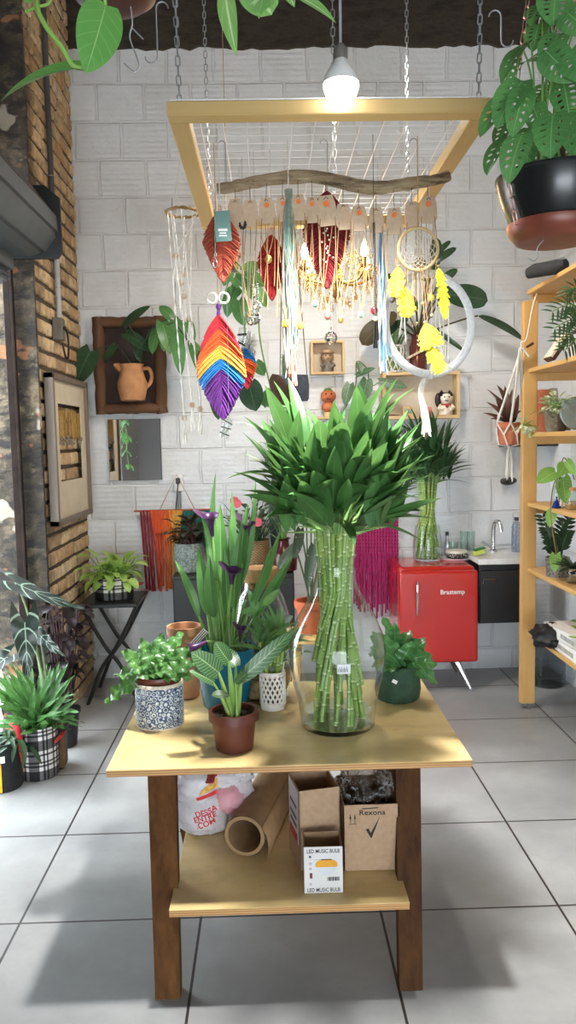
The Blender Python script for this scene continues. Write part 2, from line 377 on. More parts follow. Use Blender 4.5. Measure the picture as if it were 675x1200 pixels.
while z < ZC - .09:
    y = YJ + (0 if row % 2 else -.0); first = True
    while y < YB - .02:
        L = (.10 if (row % 2 and first) else U(.17, .215)); L = min(L, YB - .005 - y); first = False
        if L > .03:
            b.bbox((XL-.02 + U(-.006, .004), y+L/2, z+.04+U(-.003, .003)), (.045, L-.022, .069+U(-.005, .003)), .006, Matrix.Rotation(U(-.02, .02), 3, 'X') @ Matrix.Rotation(U(-.03, .03), 3, 'Z'))
            k = U(.07, 1); n8 = 24; b.u[-n8:] = [(k, 0)]*n8
        y += L
    z += .092; row += 1
b.box((XL-.135, (3.05+YF)/2, 1.29), (.22, 3.05-YF, 2.58), uv=(0, 0)); b.box((XL-.12, -1.7, ZC/2), (.2, 3.0, ZC), uv=(.3, 0))
o = b.build('wall_left', BRICK, org=(0, 0, 0), smooth=False); tag(o, 'old tan brick wall holding the framed picture', 'wall', kind='structure')
q = NT('sooty plaster'); n1 = q.noise(q.coord(), 4, 8, .7); n2 = q.noise(q.mapping(q.coord(), (1, 1, 2.2)), 7, 6, .6)
c = q.ramp(n1, [(.3, rgb('#24221f')), (.5, rgb('#4d453b')), (.62, rgb('#81745f')), (.75, rgb('#3d352c'))]); c = q.mix(q.ramp(n2, [(.47, BK), (.58, WH)]), c, rgb('#33302e'))
c = q.mix(q.ramp(q.noise(q.mapping(q.coord(), (1, 1, 1.6)), 5, 2), [(.6, BK), (.63, WH)]), c, rgb('#96684a'))
c = q.mix(q.ramp(q.noise(q.mapping(q.coord(), (1, 1, 1.2), loc=(3, 1, 2)), 3.5, 3), [(.6, BK), (.62, WH)]), c, rgb('#a39a8b'))
q.l(c, q.b.inputs['Base Color']); q.b.inputs['Roughness'].default_value = .95; q.bump(q.math('ADD', n1, n2), .9, .03)
b = B(); vs, fs = [], []; nz_ = 130
for i in range(nz_+1):
    z = ZC*i/nz_; j = U(-.012, .012)
    for k in range(5): t = k/4; vs.append(V((XL-.285 + .285*t + (j if k == 0 else 0), YJ-.02+U(-.004, .004), z)))
for i in range(nz_):
    for k in range(4): a = i*5+k; fs.append((a, a+1, a+6, a+5))
n0 = len(vs)
for i in range(nz_+1): vs += [V((vs[i*5+4].x, YJ+.012, ZC*i/nz_)), V((vs[i*5].x, YJ+.012, ZC*i/nz_))]
for i in range(nz_): fs += [(i*5+4, n0+2*i, n0+2*i+2, i*5+9), (n0+2*i+1, i*5, i*5+5, n0+2*i+3)]
b.add(vs, fs); o = b.build('trim_2', q.m, org=(0, 0, 0)); tag(o, 'sooty plastered end of the brick wall beside the rail', 'trim', kind='structure')
b = B(); b.box((XL-.36, 2.1, (3.0+ZC)/2), (.18, 4.45, ZC-3.0)); o = b.build('trim_3', pm('dark header', '#4a4036', '#332b25', 4, .95, .6), smooth=False); tag(o, 'dark wall above the roller shutter opening', 'trim', kind='structure')
b = B(); b.box((-5.5, 2, -.12), (8, 14, .14)); o = b.build('floor_outside', pm('pavement', '#a8a49c', '#8e8a82', 2, .9), smooth=False); tag(o, 'pavement outside the shutter opening', 'pavement', kind='structure')
b = B(); b.box((.35, YF+.1, (1.75+ZC)/2), (3.4, .2, ZC-1.75)); o = b.build('wall_light_mask', pm('front wall', '#cfcac4', '#bdb8b2', 3, .8), smooth=False); tag(o, 'unseen white wall added to let the front daylight in only low down', 'wall', kind='structure')  # unseen wall, added and cut off low to shape the front daylight
# ------------------------------------------------------------------ roller shutter
t = thing('roller_shutter', 'dark grey rolled up metal shutter box along the left wall', 'shutter', (XL+.0, 2.2, 2.55))
gm = pm('shutter steel', '#5f6468', '#53575b', 6, .45, .05, metal=.3); gd = pm('shutter dark', '#26282a', '#1c1e20', 6, .5); gb = pm('shutter brownish', '#5c5750', '#4a4641', 6, .6)
YE = 4.26
prof = [(-1.36, 2.93), (-1.22, 2.92), (-1.115, 2.80), (-1.075, 2.78), (-1.07, 2.70), (-1.085, 2.695), (-1.085, 2.68), (-1.08, 2.675), (-1.14, 2.60), (-1.155, 2.605), (-1.165, 2.595), (-1.16, 2.59), (-1.22, 2.575), (-1.36, 2.575)]
def extr(bb, pr, y0, y1):
    n = len(pr); bb.add([V((x, y0, z)) for x, z in pr] + [V((x, y1, z)) for x, z in pr], [(i, (i+1) % n, (i+1) % n+n, i+n) for i in range(n)] + [tuple(range(n))[::-1], tuple(range(n, 2*n))])
b = B(); extr(b, prof, .1, YE); b.build('box_cover', gm, t, smooth=False)
b = B(); extr(b, [(-1.365, 2.94), (-1.13, 2.935), (-1.055, 2.87), (-1.052, 2.60), (-1.075, 2.565), (-1.365, 2.565)], YE, YE+.02); b.build('end_plate', gd, t, smooth=False)
b = B(); extr(b, [(-1.23, 2.945), (-1.19, 2.93), (-1.10, 2.812), (-1.112, 2.805), (-1.2, 2.91), (-1.23, 2.92)], .1, YE); b.build('cover_strip', gb, t, smooth=False)
b = B(); b.bbox((-1.31, 2.15, 2.53), (.05, 4.1, .07)); 
for k in range(3): b.bbox((-1.325, 2.15, 2.49-.02*k), (.02, 4.1, .018))
b.build('bottom_bar', gm, t, smooth=False)
b = B(); b.bbox((-1.345, YE-.0, 1.285), (.035, .05, 2.56), .003); b.bbox((-1.318, YE-.02, 1.285), (.016, .03, 2.56), .003); b.build('guide_rail', pm('rusty rail', '#2c211c', '#1b1411', 12, .85, .1, spec=.2), t, smooth=False)
b = B(); b.bbox((-1.40, 4.2, 3.45), (.06, .04, .75), .004); o = b.build('wooden_post', woodmat('raw lumber', '#b99a68', '#cdb183', 2)); tag(o, 'short pale lumber post above the roller shutter box', 'post')
# ------------------------------------------------------------------ light
w = bpy.data.worlds.new('sky'); bpy.context.scene.world = w; w.use_nodes = True; bg = w.node_tree.nodes['Background']; bg.inputs[0].default_value = (.85, .935, 1.0, 1); bg.inputs[1].default_value = 12
def lamp(name, kind, loc, power, col=(1, 1, 1), size=.05):
    ld = bpy.data.lights.new(name, kind); ld.energy = power; ld.color = col
    if kind in ('POINT', 'SPOT'): ld.shadow_soft_size = size
    o = bpy.data.objects.new(name, ld); C.objects.link(o); o.location = loc; return o
sc = bpy.context.scene; sc.view_settings.view_transform = 'Standard'; sc.view_settings.look = 'None'; sc.view_settings.gamma = 1; sc.view_settings.exposure = .3; sc.view_settings.use_curve_mapping = False
# ------------------------------------------------------------------ display table
ZTAB = .668
YT0, YT1 = ON(124, 903, ZTAB).y, 3.0
tl, tr = ON(124, 903, ZTAB), ON(551, 886, ZTAB)
t = thing('display_table', 'plywood-topped display table with dark hardwood legs and a lower shelf', 'table', ((tl.x+tr.x)/2, (YT0+YT1)/2, 0))
def plymat(name, a, b_, axis):
    return woodmat(name, a, b_, axis, 5, .45, .18)
q = NT('birch plywood'); v = q.mapping(q.coord(), (.25, 1, 1)); n1 = q.noise(v, 5, 6, .6); n2 = q.noise(v, 60, 4, .6); n3 = q.noise(q.coord(), 6, 4, .6)
c = q.ramp(n1, [(.3, rgb('#e2cb94')), (.55, rgb('#d4b97f')), (.75, rgb('#ead49f'))]); c = q.mix(q.math('MULTIPLY', n2, .25), c, rgb('#9c7d49'))
c = q.mix(q.ramp(n3, [(.52, BK), (.7, (.35,)*3)]), c, rgb('#8a7a52')); q.l(c, q.b.inputs['Base Color']); q.b.inputs['Roughness'].default_value = .38; PLY = q.m
q = NT('plywood edge'); sp = q.n('ShaderNodeSeparateXYZ'); q.l(q.coord(), sp.inputs[0])
st = q.math('FRACT', q.math('DIVIDE', sp.outputs[2], .0066)); c = q.mix(q.math('LESS_THAN', st, .5), rgb('#c79b62'), rgb('#a06f3f')); q.l(c, q.b.inputs['Base Color']); EDGE = q.m
def board(name, x0, x1, y0, y1, z1, th, par):
    b = B(); b.bbox(((x0+x1)/2, (y0+y1)/2, z1-.0015), (x1-x0, y1-y0, .003), .001); o = b.build(name, PLY, par, smooth=False)
    b = B(); b.box(((x0+x1)/2, (y0+y1)/2, z1-.003-(th-.003)/2), (x1-x0-.001, y1-y0-.001, th-.003)); b.build('plywood_edge', EDGE, o, smooth=False)
ORGP = lambda o: ORG.__setitem__(o.name, ORG[o.parent.name])
board('tabletop', tl.x, tr.x, YT0, YT1, ZTAB, .0205, t)
ZSH = .276; sl, sr_ = ON(198, 1067, ZSH), ON(479, 1054, ZSH)
board('lower_shelf', sl.x, sr_.x, sl.y, 2.9, ZSH, .0205, t)
def legwood(n, a, b_): 
    m = woodmat(n, a, b_, 2, 30, .65, .04); m.node_tree.nodes['Principled BSDF'].inputs['Specular IOR Level'].default_value = .12; return m
LW1, LW2 = legwood('walnut leg', '#4a2b12', '#704a24'), legwood('dark leg', '#38200e', '#5c3b1c')
YL = ON(182, 1172, 0).y
zl = ZTAB - .0205
for i, (bl_, br2, tl_, tr2) in enumerate(((182, 211, 171.5, 205), (467, 494, 464.5, 494))):
    for k in range(2):   # tapered legs, splayed: the feet stand wider apart front to back than the tops
        yb_, yt_ = (YL, YL+.24) if k == 0 else (3.02, 2.72)
        yp = P(0, 904, YL+.24).y
        X = [ON(bl_, 1172 if i == 0 else 1155, 0).x, ON(br2, 1172 if i == 0 else 1155, 0).x, P(tl_, 905, YL+.22).x, P(tr2, 905, YL+.22).x]; s_ = 1 if k == 0 else -1
        b = B(); b.add([V((X[0], yb_, 0)), V((X[1], yb_, 0)), V((X[1], yb_+s_*.05, 0)), V((X[0], yb_+s_*.05, 0)), V((X[2], yt_, zl)), V((X[3], yt_, zl)), V((X[3], yt_+s_*.05, zl)), V((X[2], yt_+s_*.05, zl))], [(3, 2, 1, 0), (4, 5, 6, 7), (0, 1, 5, 4), (1, 2, 6, 5), (2, 3, 7, 6), (3, 0, 4, 7)]); b.build('leg', LW1 if i == 0 else LW2, t, smooth=False)
# ------------------------------------------------------------------ common materials
def bev(o, w, n=3):
    m = o.modifiers.new('bev', 'BEVEL'); m.width = w; m.segments = n; m.limit_method = 'ANGLE'; return o
CHROME = pm('chrome', '#d8dadc', '#c8cacc', 5, .15, 0, 1); STEEL = pm('galvanised wire', '#a9acb0', '#94979b', 30, .5, 0, .7)
BLACKM = pm('black lacquer', '#141517', '#1b1c1e', 8, .35); WHITEP = pm('white plastic', '#eceae6', '#e2e0dc', 9, .4)
KRAFT = pm('kraft card', '#b09376', '#a5886b', 60, .8, .05); KRAFTIN = pm('kraft inner', '#a98a68', '#9b7c5b', 40, .85); INK = pm('black ink', '#191817', '#1d1b1a', 9, .7)
GLASS = glassmat('clear glass'); THIN = glassmat('thin clear glass', '#f4faf8', .10, 1.45, .22); WATER = glassmat('water', '#f3fbf6', 0, 1.33, .04)
PINE = woodmat('pine rack wood', '#d2a867', '#c3955380'[:7], 2, 9, .5, .06); PINEH = woodmat('pine shelf wood', '#d5ab6a', '#c69a5a', 1, 9, .5, .06); PALEW = woodmat('pale box wood', '#d9bd8f', '#cbac7b', 0, 12, .5, .1)
TERRA = pm('terracotta', '#b86b4b', '#a65c3f', 14, .8, .15); BROWNP = pm('brown plastic', '#5f2f22', '#55291d', 6, .45); SOIL = pm('potting soil', '#1c1613', '#33271f', 60, .95, .8)
ROPE = pm('white cotton rope', '#d8d5ce', '#c6c2b9', 120, .9, .3); NATROPE = pm('natural cord', '#b89f76', '#a58a5f', 100, .85)
def crumple(c_, sx, sy, sz, amp, seg=40, rings=24, sd=0, power=1.0):
    from mathutils import noise as mn
    b = B(); b.ball((0, 0, 0), 1, seg, rings); b.v = [V((v.x*sx, v.y*sy, v.z*sz))*(1+amp*(mn.noise(v*2.3+V((sd, 0, 0)))+.8*mn.noise(v*5+V((0, sd, 0)))+.5*mn.noise(v*11))) + V(c_) for v in b.v]; return b
def onwall(x, y, d=0.0): return P(x, y, YB-d)
# ------------------------------------------------------------------ red fridge
Yf = ON(556, 812, 0).y; fl, fr = P(469, 700, Yf).x, P(560.5, 700, Yf).x; z0, z1 = P(515, 778, Yf).z, P(515, 666, Yf).z; fb = Yf + .49; FZ = z1
t = thing('retro_fridge', 'small glossy red retro fridge on splayed chrome legs', 'fridge', ((fl+fr)/2, Yf+.25, 0))
RED = pm('red enamel', '#b3201c', '#ab1c19', 2, .22, 0, 0, coat=.5)
b = B(); b.box(((fl+fr)/2, (Yf+.06+fb)/2, (z0+z1)/2), (fr-fl, fb-Yf-.06, z1-z0)); bev(b.build('body', RED, t), .03, 5)
b = B(); b.box(((fl+fr)/2, Yf+.03, (z0+z1-.016)/2), (fr-fl+.004, .052, z1-z0-.022)); bev(b.build('door', RED, t), .018, 4)
hx = P(488, 700, Yf).x; za, zb = P(488, 682, Yf).z, P(488, 722, Yf).z
b = B(); b.tube([V((hx, Yf, za)), V((hx, Yf-.03, za)), V((hx, Yf-.035, za-.02)), V((hx, Yf-.03, (za+zb)/2)), V((hx, Yf-.02, zb+.01)), V((hx, Yf-.002, zb))], [.008, .010, .010, .008, .006, .004], 8); b.build('door_handle', CHROME, t)
for sx in (fl+.12, fr-.12):
    for k, sy in enumerate((Yf+.10, fb-.08)):
        s = 1 if sx > (fl+fr)/2 else -1
        b = B(); foot = V((sx + s*.085, sy - (.06 if k == 0 else -.03), .012)); top = V((sx, sy, z0+.005)); b.tube([top, top.lerp(foot, .5), foot], [.028, .018, .008], 8); b.lathe([(.011, 0), (.011, .012)], foot - V((0, 0, .012)), 10, True, True); b.build('leg', CHROME, t)
tx = P(530.5, 694, Yf); text('Brastemp', 'lettering', pm('silver lettering', '#e6dcd8', '#dcd2ce', 5, .3, 0, .4), t, (tx.x, Yf+.002, tx.z), .040, (1, 0, 0), (0, 0, 1), .002)
# ------------------------------------------------------------------ sink
Yc = 4.90; cxl, cxr = P(562, 690, Yc).x, 1.62; cz0, cz1 = P(590, 731, Yc).z, P(590, 661, Yc).z
t = thing('sink_cabinet', 'black wall-hung sink cabinet beside the red fridge', 'cabinet', ((cxl+cxr)/2, 5.12, cz0))
b = B(); b.box(((cxl+cxr)/2, (Yc+.02+YB)/2, (cz0+cz1)/2), (cxr-cxl, YB-Yc-.02, cz1-cz0)); bev(b.build('body', BLACKM, t), .004)
b = B(); b.box(((cxl+cxr)/2, Yc+.009, (cz0+cz1)/2-.015), (cxr-cxl-.008, .018, cz1-cz0-.05)); d = bev(b.build('door', BLACKM, t), .003)
ha, hb = P(565, 678, Yc), P(579, 678, Yc); b = B()
b.tube([V((ha.x, Yc, ha.z)), V((ha.x, Yc-.025, ha.z)), V((ha.x, Yc-.025, ha.z-.03)), V((ha.x, Yc, ha.z-.03))], .003, 6); b.tube([V((hb.x, Yc, ha.z)), V((hb.x, Yc-.025, ha.z)), V((hb.x, Yc-.025, ha.z-.03)), V((hb.x, Yc, ha.z-.03))], .003, 6); b.tube([V((ha.x, Yc-.025, ha.z)), V((hb.x, Yc-.025, ha.z))], .002, 6); b.build('door_handle', CHROME, d)
b = B(); wx0 = P(545, 655, Yc).x; zc = cz1 + .035
b.bbox(((fr+.02+cxr+.03)/2, (Yc-.02+YB)/2, cz1+.0175), (cxr+.03-fr-.02, YB-Yc+.02, .035), .004); o = b.build('worktop', pm('white stone', '#dedddb', '#cfcecb', 20, .25)); tag(o, 'white stone worktop over the black sink cabinet', 'worktop')
t = thing('faucet', 'chrome gooseneck faucet behind the black sink cabinet', 'faucet', P(578, 650, 5.22).to_2d().to_3d() + V((0, 0, zc)))
f0 = V((P(578, 650, 5.22).x, 5.22, zc)); b = B(); b.lathe([(.028, 0), (.028, .008), (.018, .015)], f0, 16); b.tube(poly([f0, f0+V((0, 0, .12)), f0+V((.005, -.01, .19)), f0+V((.02, -.05, .205)), f0+V((.03, -.075, .17)), f0+V((.03, -.08, .14))]), .013, 10); b.build('spout', CHROME, t)
b = B(); b.tube([f0+V((-.005, 0, .03)), f0+V((-.05, -.03, .05)), f0+V((-.09, -.05, .07))], [.012, .009, .011], 8); b.build('lever', CHROME, t)
t = thing('water_bottle', 'clear plastic water bottle with a dark cap beside the faucet', 'bottle', (P(605, 650, 5.18).x, 5.18, zc))
bb = V((P(605, 650, 5.18).x, 5.18, zc)); PET = glassmat('clear pet', '#dfe6f4', .05, 1.3, .12); b = B(); b.lathe([(.03, 0), (.033, .006), (.033, .05), (.031, .055), (.033, .06), (.033, .13), (.03, .15), (.033, .16), (.02, .195), (.013, .205), (.013, .215)], bb, 20); b.build('bottle_body', PET, t)
b = B(); b.lathe([(.015, .208), (.015, .23), (.001, .231)], bb, 16); b.build('cap', pm('navy cap', '#2b2f45', '#23273a', 5, .4), t)
# things on top of the fridge and by the sink
def onf(x, Y, y=652.5): return ON(x, y, FZ)
TR = onf(534, 5.24, 655); b = B(); b.lathe([(.10, 0), (.105, .004), (.11, .012), (.104, .010), (.001, .006)], TR, 28, sx=1.05, sy=.8); o = b.build('serving_tray', pm('white ceramic', '#e8e6e2', '#dddad5', 6, .25)); tag(o, 'white oval tray on top of the red fridge', 'tray')
q = NT('patterned tin'); br = q.n('ShaderNodeTexVoronoi', i_Scale=90.0); q.l(q.coord(), br.inputs['Vector']); q.l(q.ramp(br.outputs['Distance'], [(.25, rgb('#d9d2c0')), (.35, rgb('#191716'))]), q.b.inputs['Base Color']); q.b.inputs['Roughness'].default_value = .4
t = thing('round_tin', 'black and cream patterned round tin on the white tray', 'tin', TR+V((.0, -.02, .012))); b = B(); b.lathe([(.066, 0), (.068, .003), (.068, .036), (.066, .04), (.001, .04)], TR+V((.0, -.02, .012)), 28); b.build('tin_body', q.m, t)
b = B(); b.lathe([(.07, .034), (.07, .046), (.066, .05), (.001, .05)], TR+V((.0, -.02, .012)), 28); b.build('lid', pm('cream lid', '#d9d3c4', '#cbc4b4', 8, .4), t)
for k, (x, Y, r, h, lab) in enumerate(((531, 5.3, .034, .10, 'clear tumbler behind the patterned tin, beside the silver bottle'), (543.5, 5.32, .026, .17, 'tall clear glass behind the patterned tin, left of the pair'), (552, 5.30, .026, .17, 'tall clear glass behind the patterned tin, right of the pair'))):
    c_ = onf(x, Y) + V((0, 0, .002)); b = B(); b.lathe([(r*.85, 0), (r*.9, .004), (r, h), (r-.002, h), (r*.86, .012), (.001, .01)], c_, 20); o = b.build('drinking_glass', THIN, org=c_); tag(o, lab, 'glass', 'glasses on the fridge')
c_ = onf(524, 5.3); t = thing('silver_bottle', 'slim silver bottle behind the round tin on the fridge', 'bottle', c_); b = B(); b.lathe([(.018, 0), (.02, .004), (.02, .09), (.009, .12), (.009, .15)], c_, 16); b.build('bottle_body', pm('brushed silver', '#b9babd', '#a5a6a9', 20, .3, 0, .8), t); b = B(); b.lathe([(.011, .145), (.011, .17), (.001, .171)], c_, 12); b.build('cap', BLACKM, t)
c_ = V((P(561, 650, 5.05).x, 5.05, zc)); t = thing('green_sponge', 'yellow and green sponge leaning beside the faucet', 'sponge', c_)
b = B(); b.bbox(c_+V((0, 0, .022)), (.075, .05, .03), .006, Matrix.Rotation(-.25, 3, 'Y')); b.build('foam', pm('sponge foam', '#c6cf63', '#a9b74a', 90, .9, .4), t); b = B(); b.bbox(c_+V((.004, 0, .043)), (.075, .05, .01), .003, Matrix.Rotation(-.25, 3, 'Y')); b.build('scouring_pad', pm('scouring pad', '#3f7a3c', '#326a32', 90, .95, .4), t)
# ------------------------------------------------------------------ pine rack on the right
YP = ON(621, 832, 0).y; pxw = P(629.5, 600, YP).x; px0 = P(613, 600, YP).x; ztop = P(621, 352, YP).z
t = thing('pine_shelving', 'tall pine shelving rack with six shelves against the right wall', 'shelving', (1.68, 3.5, 0))
for (xa, yy) in ((px0, YP), (XR-.075, YP), (px0, 2.55), (XR-.075, 2.55)):
    b = B(); b.bbox((xa+(pxw-px0)/2, yy+.035, (ztop+.035)/2), (pxw-px0, .05, ztop-.035), .003); p_ = b.build('post', PINE, t, smooth=False)
    b = B(); b.lathe([(.02, 0), (.022, .006), (.008, .01), (.008, .04)], (xa+(pxw-px0)/2, yy+.03, 0), 14, True, True); b.build('levelling_foot', CHROME, p_)
SHZ = []
for k, y in enumerate((341, 434, 509, 591, 668, 741)):
    zz = P(630, y, YP).z; SHZ.append(zz+.012)
    b = B()
    b.bbox(((px0+.03+XR-.02)/2, (YP+.05+2.55)/2, zz), (XR-.05-px0, YP+.05-2.55, .024), .003); b.build('shelf', PINEH, t, smooth=False)
    for yy in (YP+.02, 2.6): b = B(); b.bbox(((px0+XR)/2+.02, yy+.03, zz-.034), (XR-px0-.07, .022, .045), .002); b.build('shelf_rail', PINEH, t, smooth=False)
# goods on the rack
def onr(k, x, Y): return V((P(x, 500, Y).x, Y, SHZ[k]))
c_ = onr(0, 640, 4.12); b = B()
ax = V((.55, -.83, .0)).normalized()
b.tube([c_+ax*s_+V((0, 0, .035+.004*math.sin(9*s_*8))) for s_ in (-.13, -.12, -.07, 0, .06, .11, .12)], [.006, .028, .037, .036, .037, .026, .006], 12); t = thing('fabric_pouch', 'dark grey rolled fabric pouch on the top rack shelf', 'pouch', c_); b.build('pouch_body', pm('charcoal cloth', '#2a2c30', '#1d1f22', 40, .85, .3), t)
b = B(); b.tube([c_+ax*s_+V((0, 0, .071)) for s_ in (-.1, 0, .1)], .003, 5); b.build('zip', pm('grey zip', '#6d7074', '#5a5d61', 40, .5), t)
c_ = onr(1, 652, 4.23); t = thing('leather_notebook', 'brown leather notebook leaning tilted on the second rack shelf', 'notebook', c_); rm = Matrix.Rotation(.62, 3, V((.0, 1, 0)))
b = B(); b.bbox(c_+V((0, 0, .082)), (.032, .11, .15), .004, rm); b.build('cover', pm('brown leather', '#4a2a20', '#3b2018', 20, .5, .2), t); b = B(); b.box(c_+rm @ V((-.012, -.0, .003))+V((0, 0, .082)), (.012, .114, .144), rm); b.build('pages', pm('cream pages', '#e4d9c6', '#d6c9b4', 60, .9), t)
# face pot with a variegated plant
c_ = onr(2, 651, 4.17); t = thing('face_planter', 'grey stone face planter with a variegated leafy plant', 'plant', c_); STONE = pm('weathered stone', '#7d7360', '#5e5646', 30, .9, .5)
b = B(); b.lathe([(.045, 0), (.05, .01), (.057, .06), (.058, .1), (.056, .118), (.05, .118), (.048, .1), (.001, .098)], c_, 28); fd = V((-.25, -.97, 0)); sd = V((.97, -.25, 0))
b.tube([c_+fd*.056+V((0, 0, .09)), c_+fd*.066+V((0, 0, .07)), c_+fd*.071+V((0, 0, .052)), c_+fd*.056+V((0, 0, .046))], [.005, .006, .009, .006], 8)
for s_ in (-1, 1):
    b.tube([c_+fd*.058+sd*(.006*s_)+V((0, 0, .088)), c_+fd*.058+sd*(.02*s_)+V((0, 0, .094)), c_+fd*.05+sd*(.036*s_)+V((0, 0, .088))], .003, 6); b.ball(c_+fd*.052+sd*(.02*s_)+V((0, 0, .076)), .010, 10, 6, (1.3, .7, .6))
b.tube([c_+fd*.05+sd*(-.018)+V((0, 0, .028)), c_+fd*.06+V((0, 0, .03)), c_+fd*.05+sd*.018+V((0, 0, .028))], [.003, .007, .003], 8); b.build('face_pot', STONE, t)
VARIE = leafmat('variegated leaf', '#5d7f3b', '#c9d49c', '#e4e8c8', blotch=('#e8ebcf', 45, .52)); bl, bs = B(), B(); spray(bl, bs, c_+V((0, 0, .11)), 60, (.03, .09), (.1, 1.4), (.035, .055), .6, 'oval', .5); bl.build('foliage', VARIE, t); bs.build('stems', pm('green stem', '#6f9a3f', '#5c8733', 20, .6), t)
STEM = _mc['green stem']
c_ = onr(2, 664.5, 4.2); t = thing('small_glass_bottle', 'tiny clear bottle with a pale label beside the face planter', 'bottle', c_); b = B(); b.lathe([(.016, 0), (.018, .004), (.018, .035), (.006, .06), (.006, .08)], c_, 14); b.build('bottle_body', THIN, t); b = B(); b.lathe([(.0184, .006), (.0184, .03)], c_, 14, False); b.build('bottle_label', pm('pale label', '#d9d3c6', '#b9a58e', 60, .7), t); b = B(); b.lathe([(.008, .07), (.008, .088), (.001, .089)], c_, 10); b.build('cap', pm('red cap', '#9c2d2a', '#8c2725', 5, .5), t)
c_ = onr(2, 676, 4.1); b = B(); b.lathe([(.001, -.006), (.085, -.004), (.09, 0), (.085, .006), (.001, .010)], c_+V((0, 0, .092)), 32, rot=Matrix.Rotation(1.35, 3, 'X')); o = b.build('glass_disc', pm('grey frosted glass', '#8f9a98', '#7d8886', 10, .15)); tag(o, 'round grey glass plate standing upright on the rack', 'plate')
# trailing plants on the rack
LIME = leafmat('lime heart leaf', '#6fa82c', '#8cc43c', '#b6dc74', trans=.35)
c_ = onr(3, 657, 4.12); t = thing('vine_bottle', 'glass bottle holding a lime heart-leaved vine on the rack', 'plant', c_)
b = B(); b.lathe([(.035, 0), (.04, .005), (.042, .08), (.018, .13), (.016, .17), (.02, .175)], c_, 20); b.build('glass_bottle', THIN, t); bs, bl = B(), B()
vp = [P(655, 590, 4.12), P(656, 560, 4.09), P(660, 537, 4.2), P(667, 545, 4.15), P(673, 562, 4.1)]; bs.tube(poly(vp), .003, 6); vp2 = [P(656, 560, 4.09), P(650, 565, 4.15), P(646, 585, 4.05), P(646, 610, 4.02), P(652, 650, 4.0)]; bs.tube(poly(vp2), .0028, 6); bs.build('stems', pm('brown vine', '#8d6f45', '#775b37', 20, .7), t)
for (a_, b_, w_, r_) in (((651, 553), (630, 566), .115, .2), ((662, 545), (655, 557), .085, -.3), ((660, 560), (663, 590), .095, .1), ((647, 598), (644, 618), .065, .1), ((651, 650), (650, 670), .07, 0), ((664, 541), (674, 556), .07, .4)):
    bl.pleaf(P(*a_, 4.12), P(*b_, 4.05), w_, 'heart', .5, .75, roll=r_, lobe=.18)
bl.build('foliage', LIME, t)
c_ = onr(3, 653, 4.1); b = B(); b.lathe([(.022, 0), (.024, .003), (.006, .045), (.004, .06), (.001, .061)], c_, 16); o = b.build('blue_cone', pm('cobalt glass', '#20358f', '#1a2c7c', 5, .15), org=c_); tag(o, 'small cobalt blue cone on the fourth rack shelf', 'ornament')
c_ = onr(3, 673, 4.0); t = thing('corked_jar', 'clear round jar at the edge of the fourth rack shelf', 'jar', c_); b = B(); b.lathe([(.03, 0), (.036, .01), (.036, .05), (.018, .08), (.018, .1)], c_, 18); b.build('jar_body', THIN, t); b = B(); b.lathe([(.034, .004), (.034, .03), (.001, .03)], c_, 16); b.build('jar_filling', pm('seed filling', '#b8925c', '#8d6a3f', 120, .9), t); b = B(); b.lathe([(.019, .095), (.02, .112), (.001, .113)], c_, 12); b.build('cork', pm('cork', '#b68a58', '#a0764a', 60, .9, .3), t)
c_ = onr(4, 655, 4.2); t = thing('zz_plant', 'dark stiff-leaved plant in a silver patterned pot on the rack', 'plant', c_); q = NT('silver pattern'); vo = q.n('ShaderNodeTexVoronoi', i_Scale=70.0); q.l(q.coord(), vo.inputs['Vector']); q.l(q.ramp(vo.outputs['Distance'], [(.2, rgb('#4b4b48')), (.5, rgb('#8f8f8a'))]), q.b.inputs['Base Color']); q.b.inputs['Roughness'].default_value = .35; q.b.inputs['Metallic'].default_value = .5
b = B(); b.lathe([(.058, 0), (.06, .003), (.064, .105), (.06, .105), (.058, .085), (.001, .085)], c_, 28); b.build('pot', q.m, t); b = B(); soil(b, c_+V((0, 0, .087)), .057); b.build('soil', SOIL, t)
ZZ = leafmat('dark zz leaf', '#1f3322', '#2f4a2c', '#3e5c3a', .3, trans=.1); bl, bs = B(), B()
for (tx_, ty_) in ((636, 606), (640, 620), (651, 632), (660, 612), (664, 625), (668, 604), (645, 640)):
    e = P(tx_, ty_, 4.2+U(-.06, .06)); s0 = c_+V((U(-.02, .02), U(-.02, .02), .08)); pts = bez(s0, s0.lerp(e, .5)+V((0, 0, .03)), e, 9); bs.tube(pts, [.006-.0004*i for i in range(10)], 6)
    for i in range(3, 10):
        d = (pts[i]-pts[i-1]).normalized(); _, sdv, _ = basis(d, V((0, -1, .3)))
        for s_ in (-1, 1): bl.leaf(pts[i], d*.6+sdv*s_, .05, .02, 'lance', up=V((0, -1, .5)), droop=.2)
bl.build('foliage', ZZ, t); bs.build('stems', pm('dark stem', '#3d5a33', '#2f4a28', 20, .6), t)
c_ = onr(4, 676, 4.0); t = thing('glass_planter', 'glass bowl of dark seedlings at the rack edge', 'plant', c_); b = B(); b.lathe([(.04, 0), (.05, .02), (.052, .06), (.045, .08)], c_, 20); b.build('bowl', THIN, t); bl = B(); spray(bl, None, c_+V((0, 0, .06)), 26, (.01, .02), (.2, 1.5), (.06, .14), .3, 'lance', .4); bl.build('foliage', ZZ, t); b = B(); soil(b, c_+V((0, 0, .05)), .045); b.build('soil', SOIL, t)
